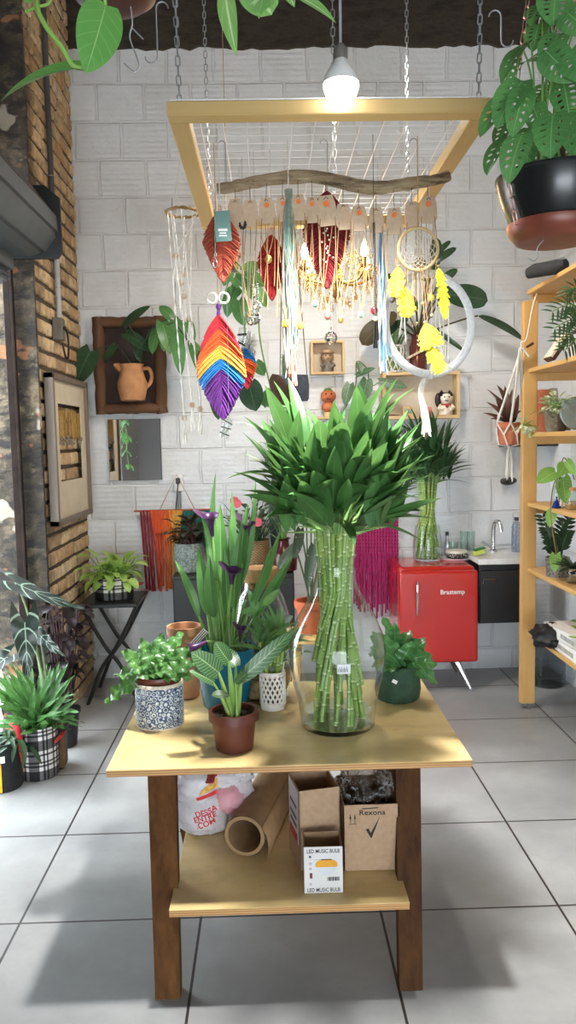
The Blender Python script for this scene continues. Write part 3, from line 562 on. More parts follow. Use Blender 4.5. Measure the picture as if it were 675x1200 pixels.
# palm on the second shelf
PALM = leafmat('palm leaflet', '#2f4f2f', '#3f6a38', '#5c8550', trans=.2)
c_ = onr(1, 684, 4.0); t = thing('parlour_palm', 'feathery dark palm in a white pot on the second rack shelf', 'plant', c_); b = B(); pot(b, c_, .06, .075, .12); b.build('pot', WHITEP, t); bl, bs = B(), B()
for (tx_, ty_) in ((648, 365), (655, 400), (650, 385), (664, 345), (668, 372), (662, 410), (690, 350), (700, 380)):
    e = P(tx_, ty_, 4.0+U(-.1, .1)); s0 = c_+V((0, 0, .1)); pts = bez(s0, V((s0.x, s0.y, e.z+.12)), e, 12); bs.tube(pts, .0025, 5)
    for i in range(4, 13):
        d = (pts[min(i+1, 12)]-pts[i-1]).normalized(); _, sdv, _ = basis(d, V((0, -1, .3)))
        for s_ in (-1, 1): bl.leaf(pts[i], d*.8+sdv*s_, .085*(1-(i-8)**2/60), .012, 'lance', up=V((0, -1, .6)), droop=.5, n=5)
bl.build('foliage', PALM, t); bs.build('stems', STEM, t); b = B(); soil(b, c_+V((0, 0, .1)), .068); b.build('soil', SOIL, t)
# bottom shelf: printed white boxes and a black bag
for k, (dz, lab) in enumerate(((0, 'white printed carton, bottom of the pair on the lowest rack shelf'), (.062, 'white printed carton with green leaf pictures, on top of another carton'))):
    c_ = V((1.635, 3.97, SHZ[5]+dz)); t = thing('white_carton', lab, 'carton', c_, 'cartons on the lowest rack shelf'); b = B(); b.bbox(c_+V((0, 0, .03)), (.30, .46, .06), .002, Matrix.Rotation(.1*k, 3, 'Z')); b.build('carton_body', pm('white carton', '#e3e1de', '#d9d6d2', 20, .6), t)
    bl = B()
    for j in range(9): bl.leaf(c_+V((U(-.12, .08), U(-.18, .2), .0615)), V((U(-1, 1), U(-1, 1), 0)), .06, .035, 'oval', droop=0, fold=0)
    if k: bl.build('printed_leaves', pm('printed green', '#8fae4d', '#6d9136', 30, .6), t, smooth=False)
    b = B(); b.box(c_+V((-.1515+.03*k*0, -.05, .03)), (.002, .2, .022)); b.build('printed_strip', pm('grey print', '#b3b0ab', '#8f8c88', 60, .7), t)
c_ = onr(5, 642, 4.12); b = crumple(c_+V((.02, 0, .06)), .10, .10, .062, .22, 30, 18, 4); o = b.build('black_bag', pm('black nylon', '#15161a', '#0f1013', 12, .5, .3)); tag(o, 'slumped black bag behind the white cartons', 'bag')
c_ = V((P(642, 800, 4.95).x, 4.95, 0)); t = thing('clear_water_jug', 'tall clear plastic water jug on the floor behind the rack', 'jug', c_); b = B(); b.lathe([(.10, 0), (.11, .01), (.11, .07), (.1, .08), (.11, .09), (.11, .17), (.1, .18), (.11, .19), (.11, .26), (.05, .31), (.03, .33), (.03, .36)], c_, 28); b.build('jug_body', glassmat('jug clear', '#cdd3d6', .08, 1.3, .15), t); b = B(); b.lathe([(.033, .345), (.033, .37), (.001, .371)], c_, 16); b.build('cap', pm('blue cap', '#3b5a86', '#314d75', 5, .4), t)
c_ = V((1.86, 3.95, P(672, 525, 3.95).z)); b = B(); b.tube(poly([c_+V((0, -.05, .06)), c_+V((0, -.02, .03)), c_+V((0, .0, 0)), c_+V((0, .03, -.14)), c_+V((0, .02, -.3))]), [.02, .035, .04, .03, .05, .03, .03, .035, .04, .035, .03, .035, .04, .045, .04, .03, .03, .03, .03, .03, .04, .04, .04, .05, .03][:25], 10, flat=.5); o = b.build('red_cloth', pm('red cloth', '#b0303a', '#94252f', 30, .9, .3)); tag(o, 'red cloth hanging on the wall behind the rack', 'cloth')
# ------------------------------------------------------------------ back wall: dark little wall shelf, bracket
a_, b_ = onwall(584, 521), onwall(662, 521); b = B(); b.bbox(((a_.x+b_.x)/2, YB-.07, a_.z), (b_.x-a_.x, .138, .03), .004); o = b.build('wall_shelf', pm('dark charred wood', '#2c2826', '#1d1a19', 14, .8, .4)); tag(o, 'dark wooden wall shelf behind the rack post', 'shelf')
c_ = V((P(633, 517, 5.26).x, 5.262, a_.z+.015)); t = thing('tall_terracotta_pot', 'tall terracotta pot on the dark wall shelf behind the rack post', 'pot', c_); k_ = (517-457)*5.26/F; b = B(); b.lathe([(.055, 0), (.06, .004), (.065, k_*.78), (.07, k_*.8), (.07, k_), (.063, k_), (.06, .1), (.001, .1)], c_, 28); b.build('pot_body', TERRA, t)
c_ = V((P(649, 517, 5.26).x, 5.264, a_.z+.015)); t = thing('grey_vase', 'grey rounded ceramic vase on the dark wall shelf beside the terracotta pot', 'vase', c_); b = B(); b.lathe([(.035, 0), (.04, .004), (.055, .12), (.058, .24), (.04, .33), (.03, .35), (.026, .35), (.03, .3), (.001, .2)], c_, 28); b.build('vase_body', pm('grey ceramic', '#8a8886', '#777573', 12, .4), t)
c_ = onwall(596, 564, .05); b = B(); b.ring(c_, .035, .014, V((0, .5, 1)), 20, 8); b.ball(c_+V((.03, 0, .005)), .026, 12, 8, (1, 1, .7)); b.ball(c_+V((-.035, 0, 0)), .022, 12, 8); b.tube([c_+V((0, .0, 0)), c_+V((0, .05, 0))], .008, 8); o = b.build('wall_hook', pm('dark pewter', '#4b4a49', '#333231', 20, .35, .2, .7)); tag(o, 'dark round metal wall hook below the hanging terracotta pot', 'hook')
c_ = onwall(334, 498, .05); t = thing('hanging_cloth', 'dark hat and grey-blue cloth hanging on the wall behind the big bamboo', 'cloth', onwall(325, 640, .05)); b = B(); b.tube(poly([onwall(336, 498, .03), onwall(335, 508, .06), onwall(333, 525, .08), onwall(334, 545, .06)]), [.03]+[.05]*4+[.075]*5+[.09]*5+[.09, .08, .06, .03], 14, flat=.45); b.build('black_hood', pm('black cloth', '#17171a', '#101013', 40, .95, .4), t)
b = B(); b.tube(poly([onwall(330, 540, .05), onwall(324, 565, .06), onwall(322, 590, .06), onwall(324, 640, .05)]), [.05]+[.06]*5+[.065]*5+[.07]*7+[.06], 16, flat=.5); b.build('grey_cloth', pm('slate cloth', '#4f5a68', '#3f4955', 30, .95, .5), t); b = B(); b.tube([onwall(336, 497, .0), onwall(336, 498, .04)], .006, 8); b.build('peg', STEEL, t)
# ------------------------------------------------------------------ box shelves
def boxshelf(name, label, x0, y0, x1, y1, depth, grp, th=.022):
    a_, b_ = onwall(x0, y0, depth), onwall(x1, y1, depth); t = thing(name, label, 'shelf', ((a_.x+b_.x)/2, YB-depth/2, b_.z), grp); b = B(); w_, h_ = b_.x-a_.x, a_.z-b_.z; yc = YB-depth/2-.002
    b.bbox(((a_.x+b_.x)/2, yc, a_.z-th/2), (w_, depth-.006, th), .002); b.bbox(((a_.x+b_.x)/2, yc, b_.z+th/2), (w_, depth-.006, th), .002)
    for x in (a_.x+th/2, b_.x-th/2): b.bbox((x, yc, (a_.z+b_.z)/2), (th, depth-.006, h_-2*th), .002)
    b.build('frame', PALEW, t, smooth=False); b = B(); b.box(((a_.x+b_.x)/2, YB-.006, (a_.z+b_.z)/2), (w_-.01, .006, h_-.01)); b.build('back_panel', pm('box back', '#c9bda9', '#bfb29d', 9, .7), t)
    return a_, b_
s1a, s1b = boxshelf('box_shelf', 'small square pale wooden wall box holding a figurine', 364, 399, 404.5, 438, .10, 'pale box shelves on the white wall', .016)
s2a, s2b = boxshelf('box_shelf', 'wide rectangular pale wooden wall box behind the white hoop', 448.5, 436, 539.5, 490, .13, 'pale box shelves on the white wall')
# figurines
def figurine(name, label, c_, h, mats, cat='figurine', hat=True):
    t = thing(name, label, cat, c_); m1, m2, m3 = mats
    b = B(); b.lathe([(.24*h, 0), (.27*h, .03*h), (.28*h, .2*h), (.22*h, .4*h), (.12*h, .5*h)], c_, 18, True, True); b.tube([c_+V((-.22*h, -.05*h, .4*h)), c_+V((-.3*h, -.16*h, .28*h)), c_+V((-.14*h, -.27*h, .24*h))], .07*h, 8); b.tube([c_+V((.22*h, -.05*h, .4*h)), c_+V((.3*h, -.16*h, .28*h)), c_+V((.14*h, -.27*h, .24*h))], .07*h, 8); b.build('body', m1, t)
    b = B(); b.ball(c_+V((0, -.02*h, .68*h)), .24*h, 16, 10, (1.05, .95, .95)); 
    for s_ in (-1, 1): b.ball(c_+V((s_*.22*h, 0, .72*h)), .07*h, 8, 6)
    b.ball(c_+V((0, -.25*h, .64*h)), .05*h, 8, 6); b.build('head', m2, t)
    b = B()
    for s_ in (-1, 1): b.ball(c_+V((s_*.09*h, -.23*h, .72*h)), .03*h, 8, 6)
    b.tube([c_+V((-.07*h, -.235*h, .58*h)), c_+V((0, -.25*h, .56*h)), c_+V((.07*h, -.235*h, .58*h))], .012*h, 6); b.build('face', INK, t)
    if hat: b = B(); b.lathe([(.33*h, 0), (.34*h, .02*h), (.22*h, .04*h), (.2*h, .14*h), (.12*h, .19*h), (.001, .2*h)], c_+V((0, 0, .84*h)), 18); b.build('hat', m3, t)
    return t
BEIGE = pm('beige resin', '#c9a584', '#8d7a66', 30, .5); GREYR = pm('grey resin', '#8c8378', '#5f5850', 40, .6, .3)
figurine('seated_figurine', 'tan and grey seated figurine inside the small square wall box', V(((s1a.x+s1b.x)/2, YB-.055, s1b.z+.016)), .145, (GREYR, BEIGE, BEIGE))
c_ = V((P(522, 480, YB-.07).x, YB-.075, s2b.z+.022)); t = figurine('cat_figurine', 'white cat figurine with black ears and red bib in the wide box', c_, .165, (pm('white glaze', '#e8e2d6', '#d9c9b4', 40, .3), pm('white glaze', '#e8e2d6'), BLACKM), hat=False)
b = B()
for s_ in (-1, 1): b.lathe([(.03, 0), (.018, .02), (.001, .042)], c_+V((s_*.027, 0, .125)), 8)
b.ball(c_+V((0, .005, .135)), .034, 12, 8, (1.1, 1, .5)); b.ball(c_+V((-.05, 0, .1)), .022, 10, 8, (1, 1, 2.2)); b.build('ears', BLACKM, t); b = B(); b.lathe([(.036, .075), (.04, .07), (.036, .062)], c_, 16, False); b.ball(c_+V((0, -.045, .06)), .012, 10, 8); b.build('collar', pm('red bib', '#a8302a', '#8e2722', 9, .4), t)
for (x, w_, h_, col, lab) in ((478.5, .07, .062, '#d8bd86', 'small square print on a light block, left in the wide box'), (502, .046, .058, '#d98a80', 'small pink print on a block beside the cat figurine')):
    c_ = V((P(x, 485, YB-.07).x, YB-.07, s2b.z+.022)); t = thing('picture_block', lab, 'picture', c_, 'picture blocks in the wide box'); b = B(); b.bbox(c_+V((0, 0, h_/2)), (w_, .02, h_), .002); b.build('block', pm('block '+col, col, None, 20, .6), t); b = B(); b.box(c_+V((0, -.0105, h_/2)), (w_*.72, .001, h_*.5)); b.build('print', pm('print'+col, '#5f7566' if w_ > .05 else '#c9463f', '#a9b39c' if w_ > .05 else '#e6b2a8', 70, .6), t)
c_ = V((P(463, 488, YB-.06).x, YB-.06, s2b.z+.022)); b = B(); b.tube([c_+V((-.06, 0, .006)), c_+V((-.02, -.01, .008)), c_+V((.03, 0, .006))], [.004, .006, .003], 6); o = b.build('driftwood_twig', pm('twig', '#6e5138', '#553d29', 20, .8)); tag(o, 'thin brown twig lying at the left in the wide box', 'twig')
# orange head figurine on a small wall ledge above the big bamboo
a_, b_ = onwall(366, 489), onwall(404, 489); b = B(); b.bbox(((a_.x+b_.x)/2, YB-.05, a_.z-.008), (b_.x-a_.x, .098, .016), .002); o = b.build('wall_ledge', PALEW); tag(o, 'narrow pale wall ledge under the orange figurine', 'ledge')
c_ = V((P(385, 487, YB-.05).x, YB-.05, a_.z)); CLAY = pm('orange clay', '#c46f42', '#b2603a', 20, .6); t = thing('clay_figurine', 'orange stacked clay head figurine with green top on the ledge', 'figurine', c_)
b = B(); b.lathe([(.028, 0), (.03, .02), (.026, .03)], c_, 14, True, True); b.build('base', pm('cream clay', '#d9c08a', '#c9ae78', 20, .6), t); b = B(); b.ball(c_+V((0, 0, .065)), .045, 14, 10, (1, .9, .8)); b.build('body', CLAY, t); b = B(); b.ball(c_+V((0, 0, .135)), .052, 16, 10, (1, .9, .85)); b.ball(c_+V((0, -.047, .132)), .009, 8, 6); b.build('head', CLAY, t)
b = B(); [b.ball(c_+V((s_*.018, -.043, .148)), .006, 8, 6) for s_ in (-1, 1)]; b.tube([c_+V((-.015, -.045, .115)), c_+V((0, -.049, .112)), c_+V((.015, -.045, .115))], .003, 6); b.build('face', INK, t); b = B(); b.lathe([(.03, .172), (.02, .185), (.001, .19)], c_, 12); b.leaf(c_+V((0, 0, .185)), V((1, 0, .6)), .04, .02, 'oval'); b.build('cap', pm('green cap', '#5f7d3a', '#4a682c', 9, .6), t)
# ------------------------------------------------------------------ rustic frame and clay pitcher
a_, b_ = onwall(108, 372, .05), onwall(196, 484, .05); RUST = woodmat('rustic timber', '#4a2f1e', '#6a4529', 2, 16, .75, .1); RUSTH = woodmat('rustic timber rail', '#4f3320', '#6f4a2c', 0, 16, .75, .1)
t = thing('rustic_wall_frame', 'dark rustic timber frame on the white wall around a clay pitcher', 'frame', ((a_.x+b_.x)/2, YB-.04, b_.z)); cx, cz, w_, h_ = (a_.x+b_.x)/2, (a_.z+b_.z)/2, b_.x-a_.x, a_.z-b_.z
for s_ in (-1, 1):
    b = B(); n = 14; pts = [V((cx+s_*(w_/2-.035)+U(-.004, .004), YB-.045, b_.z+h_*i/n)) for i in range(n+1)]; b.tube(pts, [.037*U(.95, 1.08) for _ in pts], 10, flat=1.0); b.build('side_bar', RUST, t)
    b = B(); pts = [V((a_.x+w_*(.06+.88*i/n), YB-.045, cz+s_*(h_/2-.035)+U(-.004, .004))) for i in range(n+1)]; b.tube(pts, [.036*U(.95, 1.08) for _ in pts], 10); b.build('rail_bar', RUSTH, t)
b = B(); b.box((cx, YB-.008, cz), (w_-.06, .012, h_-.06)); b.build('back_panel', woodmat('dark panel', '#2e1a13', '#3d241a', 2, 12, .7, .08), t)
PC = V((P(156, 470, YB-.09).x, YB-.095, P(156, 470, YB-.09).z)); PITCH = pm('buff clay', '#bf8c62', '#a9774f', 18, .85, .25)
t = thing('clay_pitcher', 'buff clay pitcher with handle hanging in the dark frame', 'pitcher', PC); hh = P(156, 427, YB-.09).z - PC.z; R_ = P(173, 450, YB-.09).x - PC.x
b = B(); b.lathe([(R_*.62, 0), (R_*.8, .02*hh), (R_*.97, .35*hh), (R_*.98, .5*hh), (R_*.8, .72*hh), (R_*.72, .85*hh), (R_*.8, hh), (R_*.74, hh), (R_*.66, .85*hh), (R_*.5, .5*hh), (.001, .48*hh)], PC, 28); b.tube([PC+V((-R_*.6, -.01, .86*hh)), PC+V((-R_*.95, -.01, .96*hh)), PC+V((-R_*1.15, -.01, 1.0*hh))], [.03, .022, .008], 8); b.build('pitcher_body', PITCH, t)
b = B(); b.tube(poly([PC+V((R_*.7, 0, .86*hh)), PC+V((R_*1.12, 0, .88*hh)), PC+V((R_*1.3, 0, .7*hh)), PC+V((R_*1.2, 0, .5*hh)), PC+V((R_*.88, 0, .35*hh))]), .012, 8); b.build('handle', PITCH, t)
DKL = leafmat('dark philodendron leaf', '#1f3b22', '#2c5230', '#4b7a48', .3, 6, .2, trans=.12); MIDL = leafmat('mid pothos leaf', '#3a6f2c', '#4f8a38', '#7fae5a', .35, 6, .25, trans=.25)
bs, bl, bl2 = B(), B(), B(); top = PC+V((0, 0, hh*.85)); t = thing('trailing_philodendron', 'dark trailing philodendron growing out of the clay pitcher', 'plant', top)
for k, path in enumerate((((156, 430, .09), (135, 405, .13), (108, 412, .13), (102, 414, .13)), ((156, 430, .09), (160, 400, .15), (150, 380, .16)), ((156, 430, .09), (170, 400, .2), (178, 385, .22), (200, 372, .24)), ((178, 385, .22), (205, 378, .25), (225, 373, .25)), ((205, 378, .25), (217, 395, .27), (226, 405, .25)))): bs.tube(poly([onwall(*p) for p in path]), .004, 6)
for (p, e, w_, g, r_) in (((106, 412, .14), (88, 451, .16), .19, 0, .1), ((146, 382, .15), (176, 358, .2), .09, 0, -.2), ((148, 391, .14), (178, 412, .18), .10, 0, .2), ((135, 405, .12), (122, 425, .12), .08, 0, .3), ((160, 400, .12), (165, 425, .14), .08, 0, .5)): bl.pleaf(onwall(*p), onwall(*e), w_, 'heart', .5, .6, roll=r_, lobe=.15)
for (p, e, w_, r_) in (((186, 385, .22), (178, 415, .24), .11, .6), ((190, 378, .24), (200, 415, .27), .12, -.1), ((200, 372, .24), (187, 358, .22), .09, .2), ((210, 385, .25), (212, 440, .27), .11, .3), ((204, 375, .25), (218, 400, .25), .1, .5), ((220, 375, .25), (228, 400, .26), .07, .2), ((226, 405, .25), (236, 440, .27), .12, -.5), ((196, 390, .24), (192, 412, .26), .09, .3)): bl2.pleaf(onwall(*p), onwall(*e), w_, 'heart', .6, .7, roll=r_, lobe=.15)
bs.build('vines', pm('dark vine', '#33402a', '#25301e', 20, .6), t); bl.build('dark_foliage', DKL, t); bl2.build('foliage', MIDL, t)
# ------------------------------------------------------------------ mirror, picture, conduit
a_, b_ = onwall(126, 492, .02), onwall(189.5, 562, .02); q = NT('mirror silver'); q.b.inputs['Base Color'].default_value = (.9, .9, .9, 1); q.b.inputs['Metallic'].default_value = 1; q.b.inputs['Roughness'].default_value = .02
t = thing('wall_mirror', 'unframed rectangular mirror below the dark rustic frame', 'mirror', ((a_.x+b_.x)/2, YB-.012, b_.z)); b = B(); b.box(((a_.x+b_.x)/2, YB-.014, (a_.z+b_.z)/2), (b_.x-a_.x, .008, a_.z-b_.z)); b.build('mirror_glass', q.m, t, smooth=False); b = B(); b.box(((a_.x+b_.x)/2, YB-.005, (a_.z+b_.z)/2), (b_.x-a_.x+.004, .009, a_.z-b_.z+.004)); b.build('backing', pm('mirror back', '#3b3734', '#2c2927', 6, .7), t)
def PXp(x, y, X):
    d = ray(x, y); return CAM + d*(X/d.x)
XP = XL+.035; f0 = PXp(60, 440, XP); f1 = PXp(102, 606, XP); ya = PXp(60, 520, XP).y; yb = PXp(101, 520, XP).y; zt = PXp(60, 437, XP).z; zb = PXp(66, 617, XP).z
t = thing('framed_picture', 'pale matted picture in a grey wooden frame on the brick wall', 'picture', (XL+.02, (ya+yb)/2, zb)); FRM = woodmat('grey frame wood', '#6e6257', '#80746a', 2, 20, .6, .1); th = .032
b = B(); ym, zm = (ya+yb)/2, (zt+zb)/2
for zz in (zt-th/2, zb+th/2): b.bbox((XP-.0, ym, zz), (.05, yb-ya, th), .003)
for yy in (ya+th/2, yb-th/2): b.bbox((XP-.0, yy, zm), (.05, th, zt-zb), .003)
b.build('frame', FRM, t, smooth=False)
iy0, iy1, iz0, iz1 = ya+.16, yb-.13, zb+.24, zt-.16; b = B(); xm = XP+.0
for (y0_, y1_, z0_, z1_) in ((ya+th, yb-th, iz1, zt-th), (ya+th, yb-th, zb+th, iz0), (ya+th, iy0, iz0, iz1), (iy1, yb-th, iz0, iz1)): b.box((xm, (y0_+y1_)/2, (z0_+z1_)/2), (.008, y1_-y0_, z1_-z0_))
b.build('mat_board', pm('cream mat', '#c9bfa9', '#bfb49d', 9, .8), t, smooth=False)
b = B()
for k in range(60):
    yy = U(iy0, iy1); zz = U(iz0+.52*(iz1-iz0), iz0+.6*(iz1-iz0)); b.tube([V((xm-.004, yy, zz)), V((xm-.004+U(-.003, .003), yy+U(-.02, .02), iz1-.0-U(.03, .05)))], .003, 4)
b.build('dried_grass', pm('dried straw', '#8c6e3a', '#a6854a', 40, .9), t); b = B()
for k in range(26): b.ball(V((xm+.002, U(iy0+.0, iy1), iz0+U(.46, .58)*(iz1-iz0))), U(.010, .018), 8, 6, (.5, 1, .8))
fl_ = b.build('dried_flowers', pm('dried petals', '#9a8f7c', '#6f6656', 60, .9, .4), t); fl_['kind'] = 'stuff'
# conduit on brick wall
def onL(x, y, d=.01): return PXp(x, y, XL+d)
for (x0, y0, x1, y1, r_, lab, m_) in ((55.5, -60, 61, 232, .016, 'dark grey conduit above the shutter box on the bricks', pm('dark conduit', '#4d4e50', '#3f4042', 9, .5)), (66, 300, 69.5, 374, .016, 'pale grey conduit running down the bricks to the socket', pm('pale conduit', '#a9aaac', '#97989a', 9, .35))):
    a_, b_ = onL(x0, y0, .022), onL(x1, y1, .022); yy = b_.y; t = thing('electrical_conduit', lab, 'conduit', (XL+.02, yy, b_.z), 'conduits on the bricks'); b = B(); b.tube([V((XL+.022, yy, b_.z)), V((XL+.022, yy, a_.z))], r_, 10); b.build('pipe', m_, t); b = B()
    for zz in (b_.z+.12, (a_.z+b_.z)/2): b.ring((XL+.022, yy, zz), r_+.002, .003, V((0, 0, 1)), 14, 5)
    b.build('clip', STEEL, t)
c_ = onL(69, 386, .03); t = thing('socket_box', 'grey surface socket box with a looped cable on the bricks', 'socket', c_); b = B(); b.bbox(c_, (.055, .075, .125), .004); b.build('box', pm('grey socket', '#6a665f', '#5c5852', 9, .5), t); b = B(); b.tube([c_+V((.028, 0, .005)), c_+V((.034, 0, .005))], .012, 10); b.build('socket_outlet', BLACKM, t); b = B(); c2 = c_
b.tube(poly([c2+V((.02, .04, .03)), c2+V((.03, .07, -.02)), c2+V((.03, .085, -.1)), c2+V((.03, .05, -.165)), c2+V((.03, .0, -.15)), c2+V((.02, -.01, -.08))]), .006, 8); b.build('cable', BLACKM, t)
c_ = onwall(209, 566, .012); t = thing('wall_socket', 'white wall socket with a black plug above the rainbow hanging', 'socket', c_); b = B(); b.bbox(c_, (.062, .02, .11), .004); b.build('plate', WHITEP, t); b = B(); b.bbox(c_+V((0, -.025, .015)), (.028, .03, .04), .006); b.build('plug', BLACKM, t); b = B(); b.tube(poly([c_+V((0, -.035, -.0)), c_+V((-.005, -.03, -.06)), c_+V((-.02, -.015, -.18)), c_+V((-.025, -.012, -.4))]), .004, 6); b.build('plug_cord', BLACKM, t)
b = B(); b.tube([c_+V((.0, 0, -.055)), c_+V((0, 0, -.75))], .012, 8); b.build('conduit', pm('grey tube', '#8b8f94', '#7b7f84', 6, .45), t)
# ------------------------------------------------------------------ rainbow wall hanging
a_, b_ = onwall(157, 599, .03), onwall(248, 597, .03); t = thing('rainbow_wall_hanging', 'rainbow fringe wall hanging on a stick, red at left to green', 'wall hanging', ((a_.x+b_.x)/2, YB-.03, a_.z))
b = B(); b.tube([a_, b_], .006, 8); b.build('stick', pm('red stick', '#b4553c', '#a24a33', 9, .6), t); ap = onwall(207, 556, .03); b = B(); b.tube([onwall(187, 598, .03), ap, onwall(229, 598, .03)], .003, 5); b.build('hanging_cord', pm('orange cord', '#b98a6a', '#8e7a78', 30, .8), t)
def yarn(b, x0, y0, x1, y1, d, r, k=10):
    p0, p1 = onwall(x0, y0, d), onwall(x1, y1, d); b.tube([p0.lerp(p1, i/k)+V((U(-.002, .002), U(-.003, .003), 0)) for i in range(k+1)], [r]*k+[r*1.3], 6)
for (col, xs0, xs1, knot) in (('#8c1f2c', 163, 174, 0), ('#a32a30', 174, 181, 0), ('#d9562f', 178, 191, 60), ('#e06a2e', 190, 200, 75), ('#e0a348', 199, 212, 45), ('#1f6d62', 212, 246, 45)):
    b = B(); m_ = pm('yarn '+col, col, None, 90, .95, .4)
    if col != '#1f6d62':
        n = max(2, int((xs1-xs0)/3))
        for i in range(n):
            x = xs0 + (xs1-xs0)*(i+.5)/n; yarn(b, x, 598, x+U(-.5, 2.5)+ (5 if x < 182 else 2), 690+U(-4, 3), .03+U(0, .01), .0075)
        if knot:
            for i in range(n+2):
                x = xs0-3+(xs1-xs0+6)*(i+.5)/(n+2); yarn(b, x, 598, (xs0+xs1)/2+(x-(xs0+xs1)/2)*.35, 598+knot*.45, .045, .009, 5)
        b.build('fringe_band', m_, t)
    else:
        for i in range(12): x = xs0+(xs1-xs0)*(i+.5)/12; yarn(b, x, 598, x, 642+U(-3, 3), .03, .009, 5)
        b.build('woven_band', m_, t)
# magenta hanging
a_, b_ = onwall(419, 601, .03), onwall(462, 599, .03); MAG = pm('magenta yarn', '#a3215f', '#8e1a52', 90, .95, .5); t = thing('magenta_wall_hanging', 'magenta knotted wall hanging beside the red fridge', 'wall hanging', ((a_.x+b_.x)/2, YB-.03, a_.z)); b = B(); b.tube([a_+V((-.03, 0, 0)), b_+V((.02, 0, 0))], .008, 8); b.build('stick', pm('pale stick', '#c6a87c', '#b39468', 12, .7), t); b = B()
for i in range(15):
    x = 417+48*i/14; p0, p1 = onwall(x, 601, .03), onwall(x, 652, .03); n = 24; b.tube([p0.lerp(p1, j/n) for j in range(n+1)], [.008+.005*(j % 2) for j in range(n+1)], 6)
b.build('knotted_panel', MAG, t); b = B()
for i in range(30): x = 415+50*i/29; yarn(b, x, 648, x+U(-1, 1), 715+U(-6, 10)-abs(i-15)*.6, .03+U(0, .012), .0055)
b.build('fringe', MAG, t)
# ------------------------------------------------------------------ things on the lower table shelf
def corner_box(t, z0_, A, Bp, D, h, th_, name='carton', mat=KRAFT):   # open carton from three plan corners
    A, Bp, D = V(A), V(Bp), V(D); E = Bp + (D - A); b = B()
    def panel(p, q_, n):
        n = n.normalized()*th_; vs = [p, q_, q_+n, p+n]; vs = [V((v.x, v.y, z0_)) for v in vs] + [V((v.x, v.y, z0_+h)) for v in vs]
        b.add(vs, [(0, 1, 5, 4), (1, 2, 6, 5), (2, 3, 7, 6), (3, 0, 4, 7), (4, 5, 6, 7), (3, 2, 1, 0)])
    panel(A, Bp, D-A); panel(D, E, A-D); panel(A, D, Bp-A); panel(Bp, E, A-Bp)
    b.add([V((p.x, p.y, z0_+.002)) for p in (A, Bp, E, D)], [(0, 1, 2, 3)]); o = b.build(name, mat, t, smooth=False); return o
g = 'open cartons on the lower table shelf'
A = ON(352, 1021, ZSH); zt = P(349, 928, A.y).z; Bp = ON(398, 922, zt); Bp.z = ZSH; D = ON(338, 906, zt); D = A + (D-A).normalized()*0 + (V((D.x, D.y, ZSH))-A); t = thing('tall_carton', 'tall open cardboard carton beside the kraft roll with printed side', 'box', (A+Bp+D)/3, g); corner_box(t, ZSH+.001, A, Bp, D, zt-ZSH, .004)
n_ = (A-Bp).normalized()*.0012; b = B(); dv = D-A
def sidepatch(b, u0, u1, v0, v1, off=1): 
    p = [A+dv*u0, A+dv*u1]; hz = zt-ZSH; b.add([p[0]+n_*off+V((0, 0, v0*hz)), p[1]+n_*off+V((0, 0, v0*hz)), p[1]+n_*off+V((0, 0, v1*hz)), p[0]+n_*off+V((0, 0, v1*hz))], [(0, 1, 2, 3)])
sidepatch(b, .06, .97, .3, .98); b.build('side_label', pm('white print', '#dcd9dc', '#cfcbd0', 9, .6), t, smooth=False); b = B()
for v_ in (.72, .58, .48): sidepatch(b, .2, .8, v_, v_+.05, 2)
b.build('label_print', pm('slate print', '#5b6477', '#4b5466', 30, .6), t, smooth=False); b = B(); sidepatch(b, .15, .9, .3, .42, 2); b.build('label_red', pm('red print', '#b5353a', '#a32d32', 9, .6), t, smooth=False)
A2 = ON(403, 1022, ZSH); B2 = ON(468, 1018.5, ZSH); zt2 = P(400, 945, A2.y).z; A2.y = B2.y = (A2.y+B2.y)/2; D2 = A2+V((0, .22, 0)); t = thing('wide_carton', 'cardboard carton with a black check mark, filled with clear film', 'box', (A2+B2)/2, g); corner_box(t, ZSH+.001, A2, B2, D2, zt2-ZSH, .004); BOX2 = t
fy = A2.y-.0006; cxm = (A2.x+B2.x)/2; hz = zt2-ZSH; wz = B2.x-A2.x
text('Rexona', 'lettering', INK, t, (A2.x+wz*.52, fy, ZSH+hz*.885), .023, (1, 0, 0), (0, 0, 1), .0002, sx=1.15)
b = B(); P2 = lambda u, v: V((A2.x+wz*u, fy-.0004, ZSH+hz*v)); b.add([P2(.40, .64), P2(.455, .645), P2(.49, .58), P2(.66, .83), P2(.505, .50), P2(.49, .50)], [(0, 1, 2, 5), (2, 3, 4, 5)])
for u in (.13, .21): b.add([P2(u-.018, .80), P2(u+.018, .80), P2(u, .875)], [(0, 1, 2)]); b.add([P2(u-.006, .73), P2(u+.006, .73), P2(u+.006, .81), P2(u-.006, .81)], [(0, 1, 2, 3)])
b.add([P2(.10, .715), P2(.24, .715), P2(.24, .725), P2(.10, .725)], [(0, 1, 2, 3)]); b.add([P2(.34, .94), P2(.63, .95), P2(.63, .965), P2(.34, .955)], [(0, 1, 2, 3)]); b.build('printed_marks', INK, t, smooth=False)
q = NT('crinkled clear film'); q.b.inputs['Base Color'].default_value = rgb('#d8d4cf'); q.b.inputs['Roughness'].default_value = .12; tr = q.n('ShaderNodeBsdfTransparent'); tr.inputs[0].default_value = rgb('#cfcac4'); ms = q.n('ShaderNodeMixShader'); fr_ = q.n('ShaderNodeLayerWeight', i_Blend=.22); q.l(fr_.outputs['Facing'], ms.inputs[0]); q.l(tr.outputs[0], ms.inputs[1]); q.l(q.b.outputs[0], ms.inputs[2]); q.l(ms.outputs[0], q.t.nodes['Material Output'].inputs[0]); q.bump(q.noise(q.coord(), 45, 3), 1, .03); FILM = q.m
